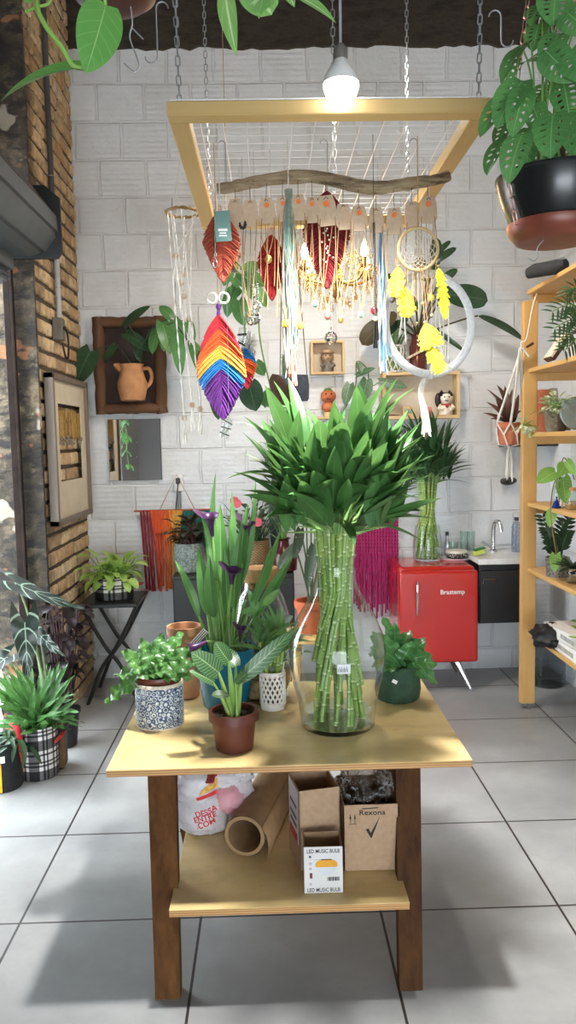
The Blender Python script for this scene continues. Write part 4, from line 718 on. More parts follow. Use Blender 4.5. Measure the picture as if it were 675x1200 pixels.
b = crumple((cxm-.01, A2.y+.11, zt2+.02), wz*.47, .09, .085, .28, sd=3); t = tag(b.build('clear_film', FILM), 'crumpled clear plastic film bulging from the carton with the check mark', 'plastic film')
A3 = ON(357, 1046, ZSH); B3 = ON(402, 1047, ZSH); A3.y = B3.y = (A3.y+B3.y)/2; zt3 = P(379, 992.5, A3.y).z; D3 = A3+V((0, .09, 0)); t = thing('bulb_box', 'small white light bulb box open at the top, in front of the cartons', 'box', (A3+B3)/2, g); corner_box(t, ZSH+.001, A3, B3, D3, zt3-ZSH, .002, 'box_panels', KRAFTIN)
fy3 = A3.y-.0008; w3, h3 = B3.x-A3.x, zt3-ZSH; Q3 = lambda u, v, k=0: V((A3.x+w3*u, fy3-.0004*k, ZSH+.001+h3*v))
def quad3(b, u0, u1, v0, v1, k): b.add([Q3(u0, v0, k), Q3(u1, v0, k), Q3(u1, v1, k), Q3(u0, v1, k)], [(0, 1, 2, 3)])
b = B(); quad3(b, -.005, 1.005, 0, 1, 0); b.build('printed_front', pm('white gloss card', '#d6d4d2', '#cfcdcb', 9, .5), t, smooth=False)
text('LED MUSIC BULB', 'lettering', INK, t, Q3(.5, .905, 2), .0165, (1, 0, 0), (0, 0, 1), .0001, sx=.78); text('LED MUSIC BULB', 'lettering', INK, t, Q3(.5, .065, 2), .0165, (1, 0, 0), (0, 0, 1), .0001, sx=.78)
b = B(); n = 24; pts = [Q3(.58+.29*math.cos(PI*i/n), .59+.14*math.sin(PI*i/n)**.6, 1) for i in range(n+1)] + [Q3(.58-.26, .56, 1), Q3(.58+.26, .56, 1)]; b.add(pts, [tuple(range(n+1)) + (n+1, n+2)]); b.build('printed_bulb_top', pm('amber print', '#e2a32b', '#d8951f', 9, .5), t, smooth=False)
b = B(); b.add([Q3(.33, .56, 1), Q3(.83, .56, 1), Q3(.80, .47, 1), Q3(.68, .38, 1), Q3(.48, .38, 1), Q3(.36, .47, 1)], [tuple(range(6))]); b.build('printed_bulb_base', pm('pale grey print', '#d3d3d6', '#c6c6ca', 9, .5), t, smooth=False)
b = B(); quad3(b, .14, .21, .32, .44, 1); b.build('red_icon', pm('maroon icon', '#7c2a2a', '#5d1f1f', 60, .5), t, smooth=False); b = B()
for v_ in (.78, .64, .53, .2): b.ring(Q3(.16, v_, 1), .003, .0005, V((0, -1, 0)), 10, 4)
b.ball(Q3(.155, .795, 1), .003, 8, 5, (1, .1, 1))
for i in range(12): quad3(b, .6+i*.026, .6+i*.026+.012+.006*(i % 3), .26, .345, 2)
quad3(b, .26, .5, .72, .725, 1); quad3(b, .45, .72, .715, .735, 2); b.build('small_print', INK, t, smooth=False)
# kraft paper roll
c0 = ON(287, 1003, ZSH); rr = 25*c0.y/F; c0 = c0+V((0, 0, rr)); c1 = P(331, 905, 2.98); c1.z = ZSH+rr; ax = (c1-c0).normalized(); b = B(); nn = 28; _, s1, n1 = basis(ax)
def rollpts(o_, r_): return [o_+s1*math.cos(2*PI*i/nn)*r_+n1*math.sin(2*PI*i/nn)*r_ for i in range(nn)]
Lr = 0.62; e0 = c0 + ax*Lr; vs = rollpts(c0, rr)+rollpts(e0, rr)+rollpts(e0, rr*.83)+rollpts(c0, rr*.83); fs = []
for k in range(4):
    for i in range(nn): j = (i+1) % nn; k2 = (k+1) % 4; fs.append((k*nn+i, k*nn+j, k2*nn+j, k2*nn+i))
b.add(vs, fs); t = thing('kraft_paper_roll', 'thick brown kraft paper roll lying on the lower table shelf', 'paper roll', c0-V((0, 0, rr))); b.build('roll', pm('kraft roll', '#9c7d59', '#8e704e', 20, .7, .05), t)
b = B(); sp_ = [c0+s1*rr*.98+ax*.02+n1*.0, c0+s1*(rr*1.25)-n1*rr*.6+ax*.04, c0+s1*rr*1.15-n1*rr*.98+ax*.04]; 
f_ = [[p+ax*L_ for L_ in (0, .3, .52)] for p in [c0+s1*rr*math.cos(.5)*1.01+n1*rr*math.sin(.5)*1.01, c0+s1*rr*1.12+n1*rr*.1, c0+s1*rr*1.2-n1*rr*.45, c0+s1*rr*1.15-n1*rr*.95]]
b.add([v for r in f_ for v in r], [(i*3+j, i*3+j+1, i*3+j+4, i*3+j+3) for i in range(3) for j in range(2)]); sm = b.build('loose_sheet', _mc['kraft roll'], t); md = sm.modifiers.new('thick', 'SOLIDIFY'); md.thickness = .0012
# plastic shopping bag
q = NT('thin white bag plastic'); nz = q.noise(q.coord(), 7, 3); c = q.ramp(nz, [(.42, rgb('#e9e7ea')), (.62, rgb('#e2dcdf'))]); q.l(c, q.b.inputs['Base Color']); q.b.inputs['Roughness'].default_value = .25; q.b.inputs['Transmission Weight'].default_value = 0; tr = q.n('ShaderNodeBsdfTranslucent'); tr.inputs[0].default_value = (.9, .86, .88, 1); ms = q.n('ShaderNodeMixShader', i_Fac=.3); q.l(q.b.outputs[0], ms.inputs[1]); q.l(tr.outputs[0], ms.inputs[2]); q.l(ms.outputs[0], q.t.nodes['Material Output'].inputs[0]); q.bump(q.noise(q.mapping(q.coord(), (1, 1, .5)), 22, 4), .8, .02); BAGM = q.m
bc = ON(243, 991, ZSH); t = thing('plastic_shopping_bag', 'crumpled white plastic shopping bag with red print on the lower shelf', 'bag', bc+V((0, .09, 0))); cb = bc+V((0, .10, .115))
b1 = crumple(cb+V((-.018, 0, -.03)), .100, .085, .094, .10, 48, 30, 1); b1.v = [V((v.x, v.y, max(v.z, ZSH+.003))) for v in b1.v]; 
b2 = crumple(cb+V((.06, .03, .02)), .088, .08, .105, .13, 40, 26, 7); b2.v = [V((v.x, v.y, max(v.z, ZSH+.003))) for v in b2.v]
b3 = crumple(cb+V((-.04, -.01, .055)), .085, .07, .068, .11, 40, 26, 5); b4 = crumple(cb+V((.05, .02, .085)), .11, .07, .035, .22, 40, 20, 9)
for k in (b2, b3, b4): b1.add(k.v, k.f)
bag = b1.build('bag_body', BAGM, t)
b = crumple(cb+V((.07, -.0, .01)), .06, .082, .055, .15, 30, 18, 2); b.v = [V((v.x, v.y, max(v.z, ZSH+.004))) for v in b.v]; b.build('pink_contents', pm('pink plastic', '#dc98a4', '#e3b6bd', 8, .35), t)
# print on the front of the bag, laid on its surface by projecting along Y
def drape(o, targ, push=.0025):
    md = o.modifiers.new('wrap', 'SHRINKWRAP'); md.target = targ; md.wrap_method = 'PROJECT'; md.use_project_x = False; md.use_project_y = True; md.use_project_z = False; md.use_positive_direction = True; md.use_negative_direction = True; md.offset = push
def grid_patch(outline, nsub=10):
    b = B(); n = len(outline); ctr = sum((V(p) for p in outline), V((0, 0, 0)))/n; vs = [ctr]; fs = []
    for r in range(1, nsub+1):
        for p in outline: vs.append(ctr.lerp(V(p), r/nsub))
    for i in range(n):
        j = (i+1) % n; fs.append((0, 1+i, 1+j))
        for r in range(nsub-1): a = 1+r*n; fs.append((a+i, a+n+i, a+n+j, a+j))
    b.add(vs, fs); return b
REDP = pm('red bag print', '#d23434', '#c62d2d', 9, .4); yq = bc.y-.06
def pxp(x, y): return P(x, y, yq)
def outl(pts, k=6):
    out = []
    for i in range(len(pts)): a_, b_ = pts[i], pts[(i+1) % len(pts)]; out += [pxp(a_[0]+(b_[0]-a_[0])*j/k, a_[1]+(b_[1]-a_[1])*j/k) for j in range(k)]
    return out
for nm, pts, m_ in (('yellow_print', [(233, 940), (252, 928), (253, 940), (230, 946)], pm('yellow bag print', '#e0b45a', '#d8a648', 9, .4)), ('red_print', [(241, 918), (251, 917), (252, 926), (246, 929)], REDP), ('red_stripe', [(227, 948), (252, 943), (252, 948), (228, 952)], REDP)):
    o = grid_patch(outl(pts)).build(nm, m_, t); drape(o, bag)
def bagtext(s, x, y, size, m_, rot):
    cu = bpy.data.curves.new('tmp', 'FONT'); cu.body = s; cu.size = size; cu.align_x = 'CENTER'; cu.align_y = 'CENTER'; cu.offset = size*.02; tmp = bpy.data.objects.new('tmp', cu); C.objects.link(tmp)
    dg = bpy.context.evaluated_depsgraph_get(); me = bpy.data.meshes.new_from_object(tmp.evaluated_get(dg)); bpy.data.objects.remove(tmp); bpy.data.curves.remove(cu)
    c_ = pxp(x, y); o_ = ORG[t.name]; cr, sr = math.cos(rot), math.sin(rot)
    for v in me.vertices: x_, y_ = v.co.x, v.co.y; v.co = V((c_.x+x_*cr-y_*sr, c_.y, c_.z+x_*sr+y_*cr)) - o_
    me.materials.append(m_); o = bpy.data.objects.new('lettering', me); C.objects.link(o); o.parent = t; ORG[o.name] = o_; md = o.modifiers.new('s', 'SUBSURF'); md.subdivision_type = 'SIMPLE'; md.levels = 1; md.render_levels = 1; drape(o, bag, .003)
bagtext('DESSA', 239, 965, .026, REDP, .28); bagtext('ENTRE', 238, 972, .026, REDP, .28); bagtext('.COM', 239, 979, .026, REDP, .28); bagtext('ISA', 243, 928, .022, INK, 1.0)
# ------------------------------------------------------------------ plants on the table
q = NT('bamboo cane'); uv = q.n('ShaderNodeSeparateXYZ'); q.l(q.coord('UV'), uv.inputs[0]); fr_ = q.math('FRACT', q.math('DIVIDE', uv.outputs[0], .055)); c = q.ramp(q.noise(q.coord(), 14), [(.3, rgb('#6f8c3c')), (.7, rgb('#95ae5c'))])
c = q.mix(q.ramp(fr_, [(.0, (.8,)*3), (.03, (.8,)*3), (.06, BK), (.94, BK), (.97, (.6,)*3), (1, (.6,)*3)]), c, rgb('#cdd8a0')); c = q.mix(q.ramp(fr_, [(.80, BK), (.9, (.6,)*3), (.93, BK)]), c, rgb('#3f5a25')); q.l(c, q.b.inputs['Base Color']); q.b.inputs['Roughness'].default_value = .4; CANE = q.m
BAMB = leafmat('lucky bamboo leaf', '#2f611f', '#4a802c', '#6a9c45', .35, 1, 0, .03, trans=.22)
BAMB2 = leafmat('deep bamboo leaf', '#1f4a20', '#2c5f28', '#447a3a', .35, 1, 0, .03, trans=.15)
def bamboo(name, label, c_, prof, rb, rn, zn, ncane, ztops, nleaf, LL, LW_, spread, water, grp=None, cr=.0075, leafm=BAMB, zrange=(.0, 1.0)):
    t = thing(name, label, 'plant', c_)
    b = B(); b.lathe(prof, c_, 56, True); b.build('glass_vase', THIN, t)
    b = B(); r0 = prof[0][0]; b.lathe([(r0*.99, .001), (r0*.985, .014), (.001, .010)], c_, 40, True); b.build('vase_base', GLASS, t)
    if water: b = B(); b.lathe([(r0*.95, .016), (r0*.97, water*.6), (r0*.96, water), (.001, water)], c_, 40, True); b.build('water', WATER, t)
    bc_, bl = B(), B(); bs = B()
    for i in range(ncane):
        a = 2*PI*i/ncane*2.0 + U(-.1, .1); tier = i % 4; z0_ = (U(.014, .04), U(.1, .16), U(.2, .26), U(.3, .36))[tier]*zn/.45; r_b = (rb*U(.72, 1) if tier == 0 else (rb*(1-z0_/zn)+rn*z0_/zn)*U(.85, 1.12))
        tw = .9; p0 = c_ + V((math.cos(a)*r_b, math.sin(a)*r_b, z0_)); rnn = rn*U(.25, 1)
        p1 = c_ + V((math.cos(a+tw)*rnn, math.sin(a+tw)*rnn, zn)); d = (p1-p0)/(zn-z0_); p2 = p1 + V((math.cos(a+tw)*.02, math.sin(a+tw)*.02, ztops[0]-zn+U(0, .05)))
        pts = [p0.lerp(p1, k/8) for k in range(9)] + [p1.lerp(p2, .5), p2]
        bc_.tube(pts, cr*U(.85, 1.1), 7)
        out = V((math.cos(a+tw), math.sin(a+tw), 0))
        h_ = ztops[0] + (ztops[1]-ztops[0])*U(*zrange)*(.35+.65*U(0, 1)); st = bez(p2, p2.lerp(p2+out*spread*.15+V((0, 0, h_-ztops[0])), .5), p2+out*spread*.3*(1-(h_-ztops[0])/(ztops[1]-ztops[0])*.6)+V((0, 0, (h_-ztops[0])*.9)), 6); bs.tube(st, [cr*.7, cr*.65, cr*.6, cr*.5, cr*.45, cr*.4, cr*.3], 6, caps=False)
        for k in range(nleaf):
            tt = 1-U(0, .62)**1.2*(1 if U(0, 1) < .85 else 1.5); p = st[min(6, int(tt*6.99))]; az_ = a+tw+U(-1.3, 1.3); el = .05+1.42*tt+U(-.25, .25); dl = V((math.cos(az_)*math.cos(el), math.sin(az_)*math.cos(el), math.sin(el))); L_ = U(*LL)
            bl.leaf(p, dl, L_, LW_*U(.75, 1.2), 'lance', up=V((U(-.4, .4), U(-.4, .4), 1)) if el < 1 else V((-math.cos(az_), -math.sin(az_), .6)), droop=U(.3, 1.0)*(1.25-.7*tt), fold=.25)
    bc_.build('canes', CANE, t); bs.build('stems', pm('bamboo stem', '#86a565', '#6f9150', 20, .5), t); bl.v = [V((v.x, min(v.y, YB-.02), v.z)) for v in bl.v]; bl.build('foliage', leafm, t); return t
c_ = ON(396, 849, ZTAB); s_ = c_.y/F; hv = (849-642)*s_
prof = [(r*s_, z*s_) for r, z in ((42, 0), (44, 2), (45, 12), (47, 28), (53, 52), (58, 76), (58.5, 92), (55, 112), (47, 132), (36, 150), (28, 164), (24, 176), (22, 192), (22, 202), (25, 207))]
VASE = bamboo('bamboo_vase', 'large clear bulbous glass vase packed with tall lucky bamboo canes on the table', c_, prof, 34*s_, 17*s_, 165*s_, 78, (hv+.06, hv+.45), 4, (.18, .29), .060, .42, .055, cr=.0070)
# stickers on the vase
def sticker(b, a0, a1, z0_, z1_, dr=.0012, n=8):
    def rad(z):
        for (r0, za_), (r1, zb_) in zip(prof, prof[1:]):
            if za_ <= z <= zb_: return r0 + (r1-r0)*(z-za_)/max(1e-6, zb_-za_)
        return prof[-1][0]
    vs = [c_+V((math.cos(a0+(a1-a0)*i/n)*(rad(z)+dr), math.sin(a0+(a1-a0)*i/n)*(rad(z)+dr), z)) for i in range(n+1) for z in (z0_, z1_)]
    b.add(vs, [(2*i, 2*i+2, 2*i+3, 2*i+1) for i in range(n)])
b = B(); sticker(b, -PI/2-.08, -PI/2+.18, 80*s_, 91*s_); o = b.build('price_sticker', pm('sticker white', '#e4e6e6', '#dadcdc', 9, .5), VASE); b = B()
for i in range(9): sticker(b, -PI/2-.06+.022*i, -PI/2-.05+.022*i, 82*s_, (86+2*(i % 2))*s_, .0016, 1)
b.build('sticker_print', INK, o, smooth=False)
# --- crispy fern in blue and white pot
c_ = ON(188, 849, ZTAB); s_ = c_.y/F; t = thing('crispy_fern', 'wavy-leaved fern in a blue and white rosette-patterned pot on the table corner', 'plant', c_)
q = NT('blue rosette glaze'); uvn = q.mapping(q.coord('UV'), (1, 1, 1)); cbv = q.n('ShaderNodeVectorMath', operation='MULTIPLY'); q.l(uvn, cbv.inputs[0]); cbv.inputs[1].default_value = (.48, 1, 0)
vo = q.n('ShaderNodeTexVoronoi', i_Scale=58.0, i_Randomness=.7); q.l(cbv.outputs[0], vo.inputs['Vector']); rg = q.math('SINE', q.math('MULTIPLY', vo.outputs['Distance'], 19)); nz = q.noise(q.coord(), 60, 4, .7)
cc = q.ramp(q.math('ADD', q.math('MULTIPLY', rg, .3), nz), [(.30, rgb('#2c4262')), (.48, rgb('#7288a4')), (.68, rgb('#b9c3cb')), (.9, rgb('#dedfdc'))]); zz = q.n('ShaderNodeSeparateXYZ'); q.l(q.coord('UV'), zz.inputs[0])
edge = q.math('MAXIMUM', q.math('LESS_THAN', zz.outputs[1], .008), q.math('GREATER_THAN', zz.outputs[1], .139)); q.l(q.mix(edge, cc, rgb('#d9cfbf')), q.b.inputs['Base Color']); q.b.inputs['Roughness'].default_value = .3; q.bump(q.math('MULTIPLY', rg, -1), .4, .003)
R_ = 28.5*s_; b = B(); b.lathe([(R_*.95, 0), (R_*.985, .004), (R_, .03), (R_*1.01, .146), (R_*.99, .15), (R_*.93, .15), (R_*.92, .1), (.001, .1)], c_, 48, sy=.9); b.build('pot', q.m, t)
b = B(); b.lathe([(R_*.90, .10), (R_*.91, .158), (R_*.96, .162), (R_*.95, .172), (R_*.86, .170), (R_*.85, .14), (.001, .14)], c_, 36, False, sy=.9); b.build('nursery_pot', BROWNP, t); b = B(); soil(b, c_+V((0, 0, .152)), R_*.85); b.build('soil', SOIL, t)
FERN = leafmat('bright wavy fern', '#3f7423', '#568c30', '#79ac4e', .3, 14, .25, .04, .25, .4); bl = B(); fc = c_ + V((0, 0, .155)); Yp = c_.y
for (x, y, dy, w_, bnd) in ((124, 824, -.02, .06, 1.3), (134, 790, .0, .055, .9), (143, 762, .02, .055, .8), (150, 775, -.05, .05, .9), (165, 748, .04, .05, .7), (178, 760, .08, .055, .9), (190, 742, .06, .05, .7), (207, 745, .05, .05, .8), (222, 758, .0, .05, .9), (232, 776, -.04, .05, 1.1), (226, 795, -.06, .045, 1.2), (184, 812, -.11, .045, 1.8), (205, 790, -.1, .05, 1.3), (160, 790, -.09, .05, 1.2), (172, 770, .0, .05, .6), (200, 765, .0, .05, .6), (215, 740, .1, .05, .8), (188, 775, -.06, .05, .9), (146, 800, .03, .05, 1.1), (236, 760, .08, .045, 1)):
    bl.pleaf(fc+V((U(-.03, .03), U(-.03, .03), 0)), P(x, y, Yp+dy), w_*1.15, 'strap', bnd, .6, .1, U(-.35, .35), n=24, wave=.0095, wf=4.2)
bl.build('foliage', FERN, t)
# --- philodendron in brown nursery pot
c_ = ON(275, 876, ZTAB); s_ = c_.y/F; t = thing('striped_philodendron', 'pale-veined philodendron in a plain brown plastic pot at the table front', 'plant', c_); b = B(); pot(b, c_, 22.5*s_, 28*s_, 47*s_, .006, .028); b.build('pot', BROWNP, t); sc_ = c_+V((0, 0, 40*s_)); b = B(); soil(b, sc_, 27*s_); 
for k in range(60): a = U(0, 6.28); r = U(0, 24*s_); b.ball(sc_+V((math.cos(a)*r, math.sin(a)*r, 0)), U(.003, .006), 6, 4)
b.build('soil', SOIL, t)
PHI = leafmat('striped philodendron leaf', '#2d5a2c', '#3f6e36', '#a3bf78', .32, 11, .9, .05, .2, 1.8); bs, bl = B(), B(); PST = pm('pale green petiole', '#8fb25c', '#7da04c', 14, .45)
for (bx, by, kx, ky, tx_, ty_, w_, r0, dy0, dy1, rl) in ((277, 828, 283, 795, 345, 738, .058, .0085, -.01, .03, .5), (274, 828, 268, 775, 252, 752, .06, .009, .0, .06, -.5), (272, 828, 256, 788, 224, 764, .075, .008, -.01, -.03, -.3), (271, 830, 250, 800, 222, 786, .05, .006, -.03, -.05, .3), (278, 828, 276, 780, 262, 758, .055, .007, .02, .08, .2), (272, 826, 268, 815, 248, 814, .03, .003, -.05, -.06, .2), (278, 828, 276, 800, 290, 789, .028, .0035, -.05, -.07, .4)):
    p0 = P(bx, by, c_.y+dy0); k_ = P(kx, ky, c_.y+dy0); e = P(tx_, ty_, c_.y+dy1); p0.z = sc_.z-.004; bs.tube(bez(p0, p0.lerp(k_, .6)+V((0, 0, .01)), k_, 6), [r0*1.2, r0*1.1, r0, r0*.9, r0*.75, r0*.55, r0*.4], 8); bl.pleaf(k_, e, w_, 'oval' if w_ < .05 else 'heart', .5, .6, .12, rl, lobe=.06, n=14)
bs.build('stems', PST, t); bl.build('foliage', PHI, t)
# --- calla lily in teal pot
c_ = ON(265, 826, ZTAB); s_ = c_.y/F; t = thing('calla_lily', 'tall calla lily with dark purple flowers in a glossy teal pot', 'plant', c_); q = NT('teal glaze'); n1 = q.noise(q.coord(), 5, 5, .6); n2 = q.noise(q.mapping(q.coord(), (1, 1, 1)), 16, 5, .7); cc = q.ramp(n1, [(.3, rgb('#12506e')), (.6, rgb('#1a6c88')), (.8, rgb('#2b7f92'))]); cc = q.mix(q.ramp(n2, [(.6, BK), (.68, (.7,)*3)]), cc, rgb('#5d6a68')); q.l(cc, q.b.inputs['Base Color']); q.b.inputs['Roughness'].default_value = .18; q.bump(n2, .2, .004)
b = B(); b.lathe([(25*s_, 0), (27*s_, .006), (31*s_, 25*s_), (36*s_, 60*s_), (37.5*s_, 68*s_), (38.5*s_, 72*s_), (36*s_, 73*s_), (34.5*s_, 60*s_), (.001, 58*s_)], c_, 44); b.build('pot', q.m, t); b = B(); soil(b, c_+V((0, 0, 60*s_)), 34*s_); b.build('soil', SOIL, t)
CAL = leafmat('calla blade leaf', '#3c6f28', '#568a36', '#7da650', .28, 1, 0, .05, .22); bl, bs, bf = B(), B(), B(); pc = c_+V((0, 0, 58*s_)); CY = c_.y
for (x0, tx_, ty_, w_, bnd, dy, rl) in ((258, 251, 553, .045, -.35, .0, .7), (254, 236, 600, .05, .35, -.03, .3), (262, 272, 575, .045, .1, .1, .5), (270, 300, 560, .035, .15, .05, .9), (268, 290, 590, .05, .2, .0, .2), (272, 330, 618, .035, .35, -.05, .4), (275, 318, 640, .03, .45, -.1, .2), (250, 232, 640, .05, .3, -.04, .2), (260, 258, 590, .055, .2, .08, .1), (263, 268, 610, .05, .2, -.05, .6), (270, 282, 620, .05, .3, -.08, -.2), (255, 245, 650, .05, .3, -.09, -.1), (268, 262, 640, .045, .2, -.1, .3), (250, 205, 655, .035, .5, .05, .3), (272, 345, 648, .04, .6, .05, .4)):
    p0 = pc+V((P(x0, 760, CY).x-pc.x, U(-.03, .03), 0)); e = P(tx_, ty_, CY+dy); m_ = p0.lerp(e, .46)+V((0, 0, .01)); bs.tube(bez(p0, p0.lerp(m_, .5)+V((0, 0, .02)), m_, 6), [.0075, .0072, .007, .0065, .006, .005, .004], 7, flat=.7); bl.pleaf(p0.lerp(m_, .8), e, w_*.92, 'lance', bnd*1.6, .7, .55, rl+U(-.4, .4), n=16)
for k in range(14): a = U(0, 6.28); p0 = pc+V((U(-.05, .05), U(-.04, .04), 0)); bs.tube(bez(p0, p0+V((0, 0, .1)), p0+V((U(-.05, .06), U(-.04, .04), U(.2, .34))), 6), [.007, .007, .0065, .006, .0055, .005, .004], 7)
def calla(bf, bs_, c0, d, L, R_):
    d, sd, nm = basis(V(d), V((0, -1, .2))); vs, fs = [], []; nr, ns = 9, 20
    for i in range(nr+1):
        u = i/nr
        for k in range(ns):
            a = 2*PI*k/(ns-1)*.97; tip = max(0, math.cos(a-PI))**3; r = R_*(.18+.25*u+.6*u**4)*(1+.5*tip*u**3); zz_ = L*u*(1+.35*tip*u*u); vs.append(V(c0)+d*(zz_-.12*L*u**8)+sd*math.cos(a)*r+nm*math.sin(a)*r)
    for i in range(nr):
        for k in range(ns-1): fs.append((i*ns+k, i*ns+k+1, (i+1)*ns+k+1, (i+1)*ns+k))
    bf.add(vs, fs)
for (bx, by, ux, uy, L_, R_, dy) in ((249, 628, -.1, 1, .085, .034, -.04), (288, 640, .1, 1, .10, .03, .02), (271, 684, .15, 1, .06, .034, -.1), (243, 752, -1, -.35, .075, .032, -.12), (281, 752, .1, .9, .06, .02, -.1)):
    p = P(bx, by, CY+dy); bf = B(); calla(bf, bs, p, (ux, -.25, uy), L_, R_); bf.build('flower', pm('plum spathe', '#4a2350', '#33163a', 12, .35), t); g0 = pc+V((U(-.02, .03), U(-.03, 0), 0)); bs.tube(bez(g0, g0.lerp(p, .5)+V((0, 0, .05)), p+V((ux, 0, uy)).normalized()*.012, 8), [.0055]*9, 7)
bl.build('foliage', CAL, t); bs.build('stems', pm('calla stem', '#7da552', '#689344', 16, .4), t)
# --- lattice pot with lucky bamboo
c_ = ON(320, 829, ZTAB); s_ = c_.y/F; t = thing('lattice_bamboo', 'short lucky bamboo in a white lattice-cut ceramic pot', 'plant', c_); R_ = 15.3*s_; H_ = 46*s_; CER = pm('white glazed lattice', '#e6e1d8', '#dad4ca', 20, .3); b = B()
b.lathe([(R_*.97, 0), (R_, .004), (R_, .022), (R_*.95, .024), (R_*.93, .004), (.001, .004)], c_, 36); b.lathe([(R_*.95, H_-.014), (R_, H_-.012), (R_*1.02, H_), (R_*.95, H_), (R_*.93, H_-.014)], c_, 36, False)
for k in range(16):
    for s2 in (-1, 1): b.tube([c_+V((math.cos(a_)*R_*.975, math.sin(a_)*R_*.975, z_)) for a_, z_ in ((2*PI*k/16+s2*1.3*i/8, .018+(H_-.028)*i/8) for i in range(9))], .0036, 5)
b.build('pot', CER, t); b = B(); b.lathe([(R_*.82, .006), (R_*.82, H_*.9), (.001, H_*.9)], c_, 24); b.build('inner_pot', pm('dark liner', '#3a2a22', '#2b1f19', 12, .6), t)
bc_, bl = B(), B(); LBL = leafmat('young bamboo leaf', '#4f8532', '#6b9a44', '#93b868', .35, 1, 0, .04, .3)
for i in range(14):
    a = U(0, 6.28); r = R_*.7*U(.2, 1); p0 = c_+V((math.cos(a)*r, math.sin(a)*r, H_*.8)); h_ = U(.07, .14); p1 = p0+V((math.cos(a)*.015, math.sin(a)*.015, h_)); bc_.tube([p0, p0.lerp(p1, .5), p1], .006, 7)
    for k in range(3):
        az_ = U(0, 6.28); el = U(.5, 1.5); bl.leaf(p1, V((math.cos(az_)*math.cos(el), math.sin(az_)*math.cos(el), math.sin(el))), U(.08, .16), U(.016, .026), 'lance', droop=U(.2, .9), up=V((U(-.5, .5), -.6, 1)), fold=.3)
for (bx, by, tx_, ty_) in ((302, 715, 290, 690), (308, 710, 328, 690), (302, 715, 281, 718)): bl.pleaf(P(bx, by, c_.y-.03), P(tx_, ty_, c_.y-.04), .03, 'lance', .3, .8)
bc_.build('canes', CANE, t); bl.build('foliage', LBL, t); b = B(); b.tube([c_+V((R_*.7, -R_*.5, H_*.8)), c_+V((R_*.95, -R_*.5, H_+.035))], .002, 6); b.build('plant_marker', WHITEP, t)
b = B(); b.ring(c_+V((0, 0, H_-.017)), R_*1.0, .0022, V((0, 0, 1)), 32, 6); b.build('twine', pm('red white twine', '#d7a9a0', '#c9c0b6', 300, .9), t)
# --- bird's nest fern in green fabric pot
c_ = ON(466, 818, ZTAB); s_ = c_.y/F; t = thing('fabric_pot_fern', 'glossy curly bird\'s nest fern in a dark green fabric pot beside the vase', 'plant', c_); R_ = 26.5*s_; b = B()
b.lathe([(R_*.86, 0), (R_*.97, .008), (R_*1.03, .04), (R_*.98, .085), (R_*.90, .118), (R_*.95, .128), (R_*.86, .124), (R_*.82, .1), (.001, .1)], c_, 60, fn=lambda a, z: 1+.035*math.sin(7*a+9*z*12)*min(1, z*14)+.02*math.sin(13*a-z*60)); b.build('pot', pm('dark green cloth', '#2c4a33', '#203a28', 24, .8, .4), t)
b = B(); b.box(c_+V((-R_*.28, -R_*.99, .085)), (.018, .002, .012), Matrix.Rotation(.5, 3, 'Y')); b.build('white_tag', WHITEP, t); b = B(); soil(b, c_+V((0, 0, .105)), R_*.8); b.build('soil', SOIL, t)
NEST = leafmat('glossy nest fern', '#37782e', '#4f913c', '#7db05a', .22, 10, .2, .05, .25, .3); bl = B(); fc = c_+V((0, 0, .11)); CY2 = c_.y
for (x, y, dy, w_, bnd) in ((512, 800, -.03, .05, 1.9), (512, 778, .0, .055, 1.5), (505, 768, -.08, .055, 1.5), (498, 748, .05, .05, .9), (480, 738, .08, .05, .7), (462, 730, .06, .05, .6), (448, 722, .1, .05, .7), (440, 742, .0, .05, .9), (445, 760, -.05, .055, .9), (432, 765, .05, .05, 1.0), (470, 755, -.08, .055, 1.1), (490, 770, -.12, .055, 1.6), (458, 775, -.12, .05, 1.5), (484, 752, -.03, .05, .8), (500, 790, -.1, .045, 2.0), (450, 748, .05, .05, .7), (436, 780, -.08, .045, 1.6), (476, 790, -.13, .045, 2)):
    bl.pleaf(fc+V((U(-.03, .03), U(-.03, .03), 0)), P(x, y, CY2+dy), w_*1.3, 'strap', bnd, .5, .15, U(-.5, .5), n=18, wave=.007, wf=4)
bl.build('foliage', NEST, t)
# --- terrarium jar
c_ = V((P(308, 790, 2.84).x, 2.84, ZTAB)); s_ = c_.y/F; t = thing('glass_terrarium', 'round glass terrarium jar with a cork lid behind the lattice pot', 'terrarium', c_); topz = P(308, 681, c_.y).z-ZTAB; b = B()
b.lathe([(24*s_, 0), (30*s_, .008), (37*s_, topz*.25), (38*s_, topz*.45), (35*s_, topz*.68), (26*s_, topz*.88), (20*s_, topz*.94), (19.5*s_, topz)], c_, 44); b.build('jar', THIN, t)
b = B(); b.lathe([(18.5*s_, topz-.02), (19*s_, topz), (21*s_, topz+.002), (21.5*s_, topz+.045), (20.5*s_, topz+.05), (.001, topz+.05)], c_, 32); b.build('cork_lid', pm('cork lid', '#b48a5c', '#9f774c', 50, .85, .3), t)
b = B(); b.lathe([(27*s_, .012), (33*s_, .06), (34*s_, .085), (20*s_, .10), (.001, .105)], c_, 32); b.build('soil', pm('sandy substrate', '#a98a62', '#6d543a', 40, .95, .6), t); bl, bs = B(), B(); spray(bl, bs, c_+V((0, 0, .1)), 70, (.05, .2), (.4, 1.5), (.03, .055), .65, 'oval', .6, jit=.05); bl.build('foliage', leafmat('terrarium leaf', '#4f6d49', '#8c9c84', '#c3cdbf', trans=.15), t); bs.build('stems', STEM, t)
b = B(); 
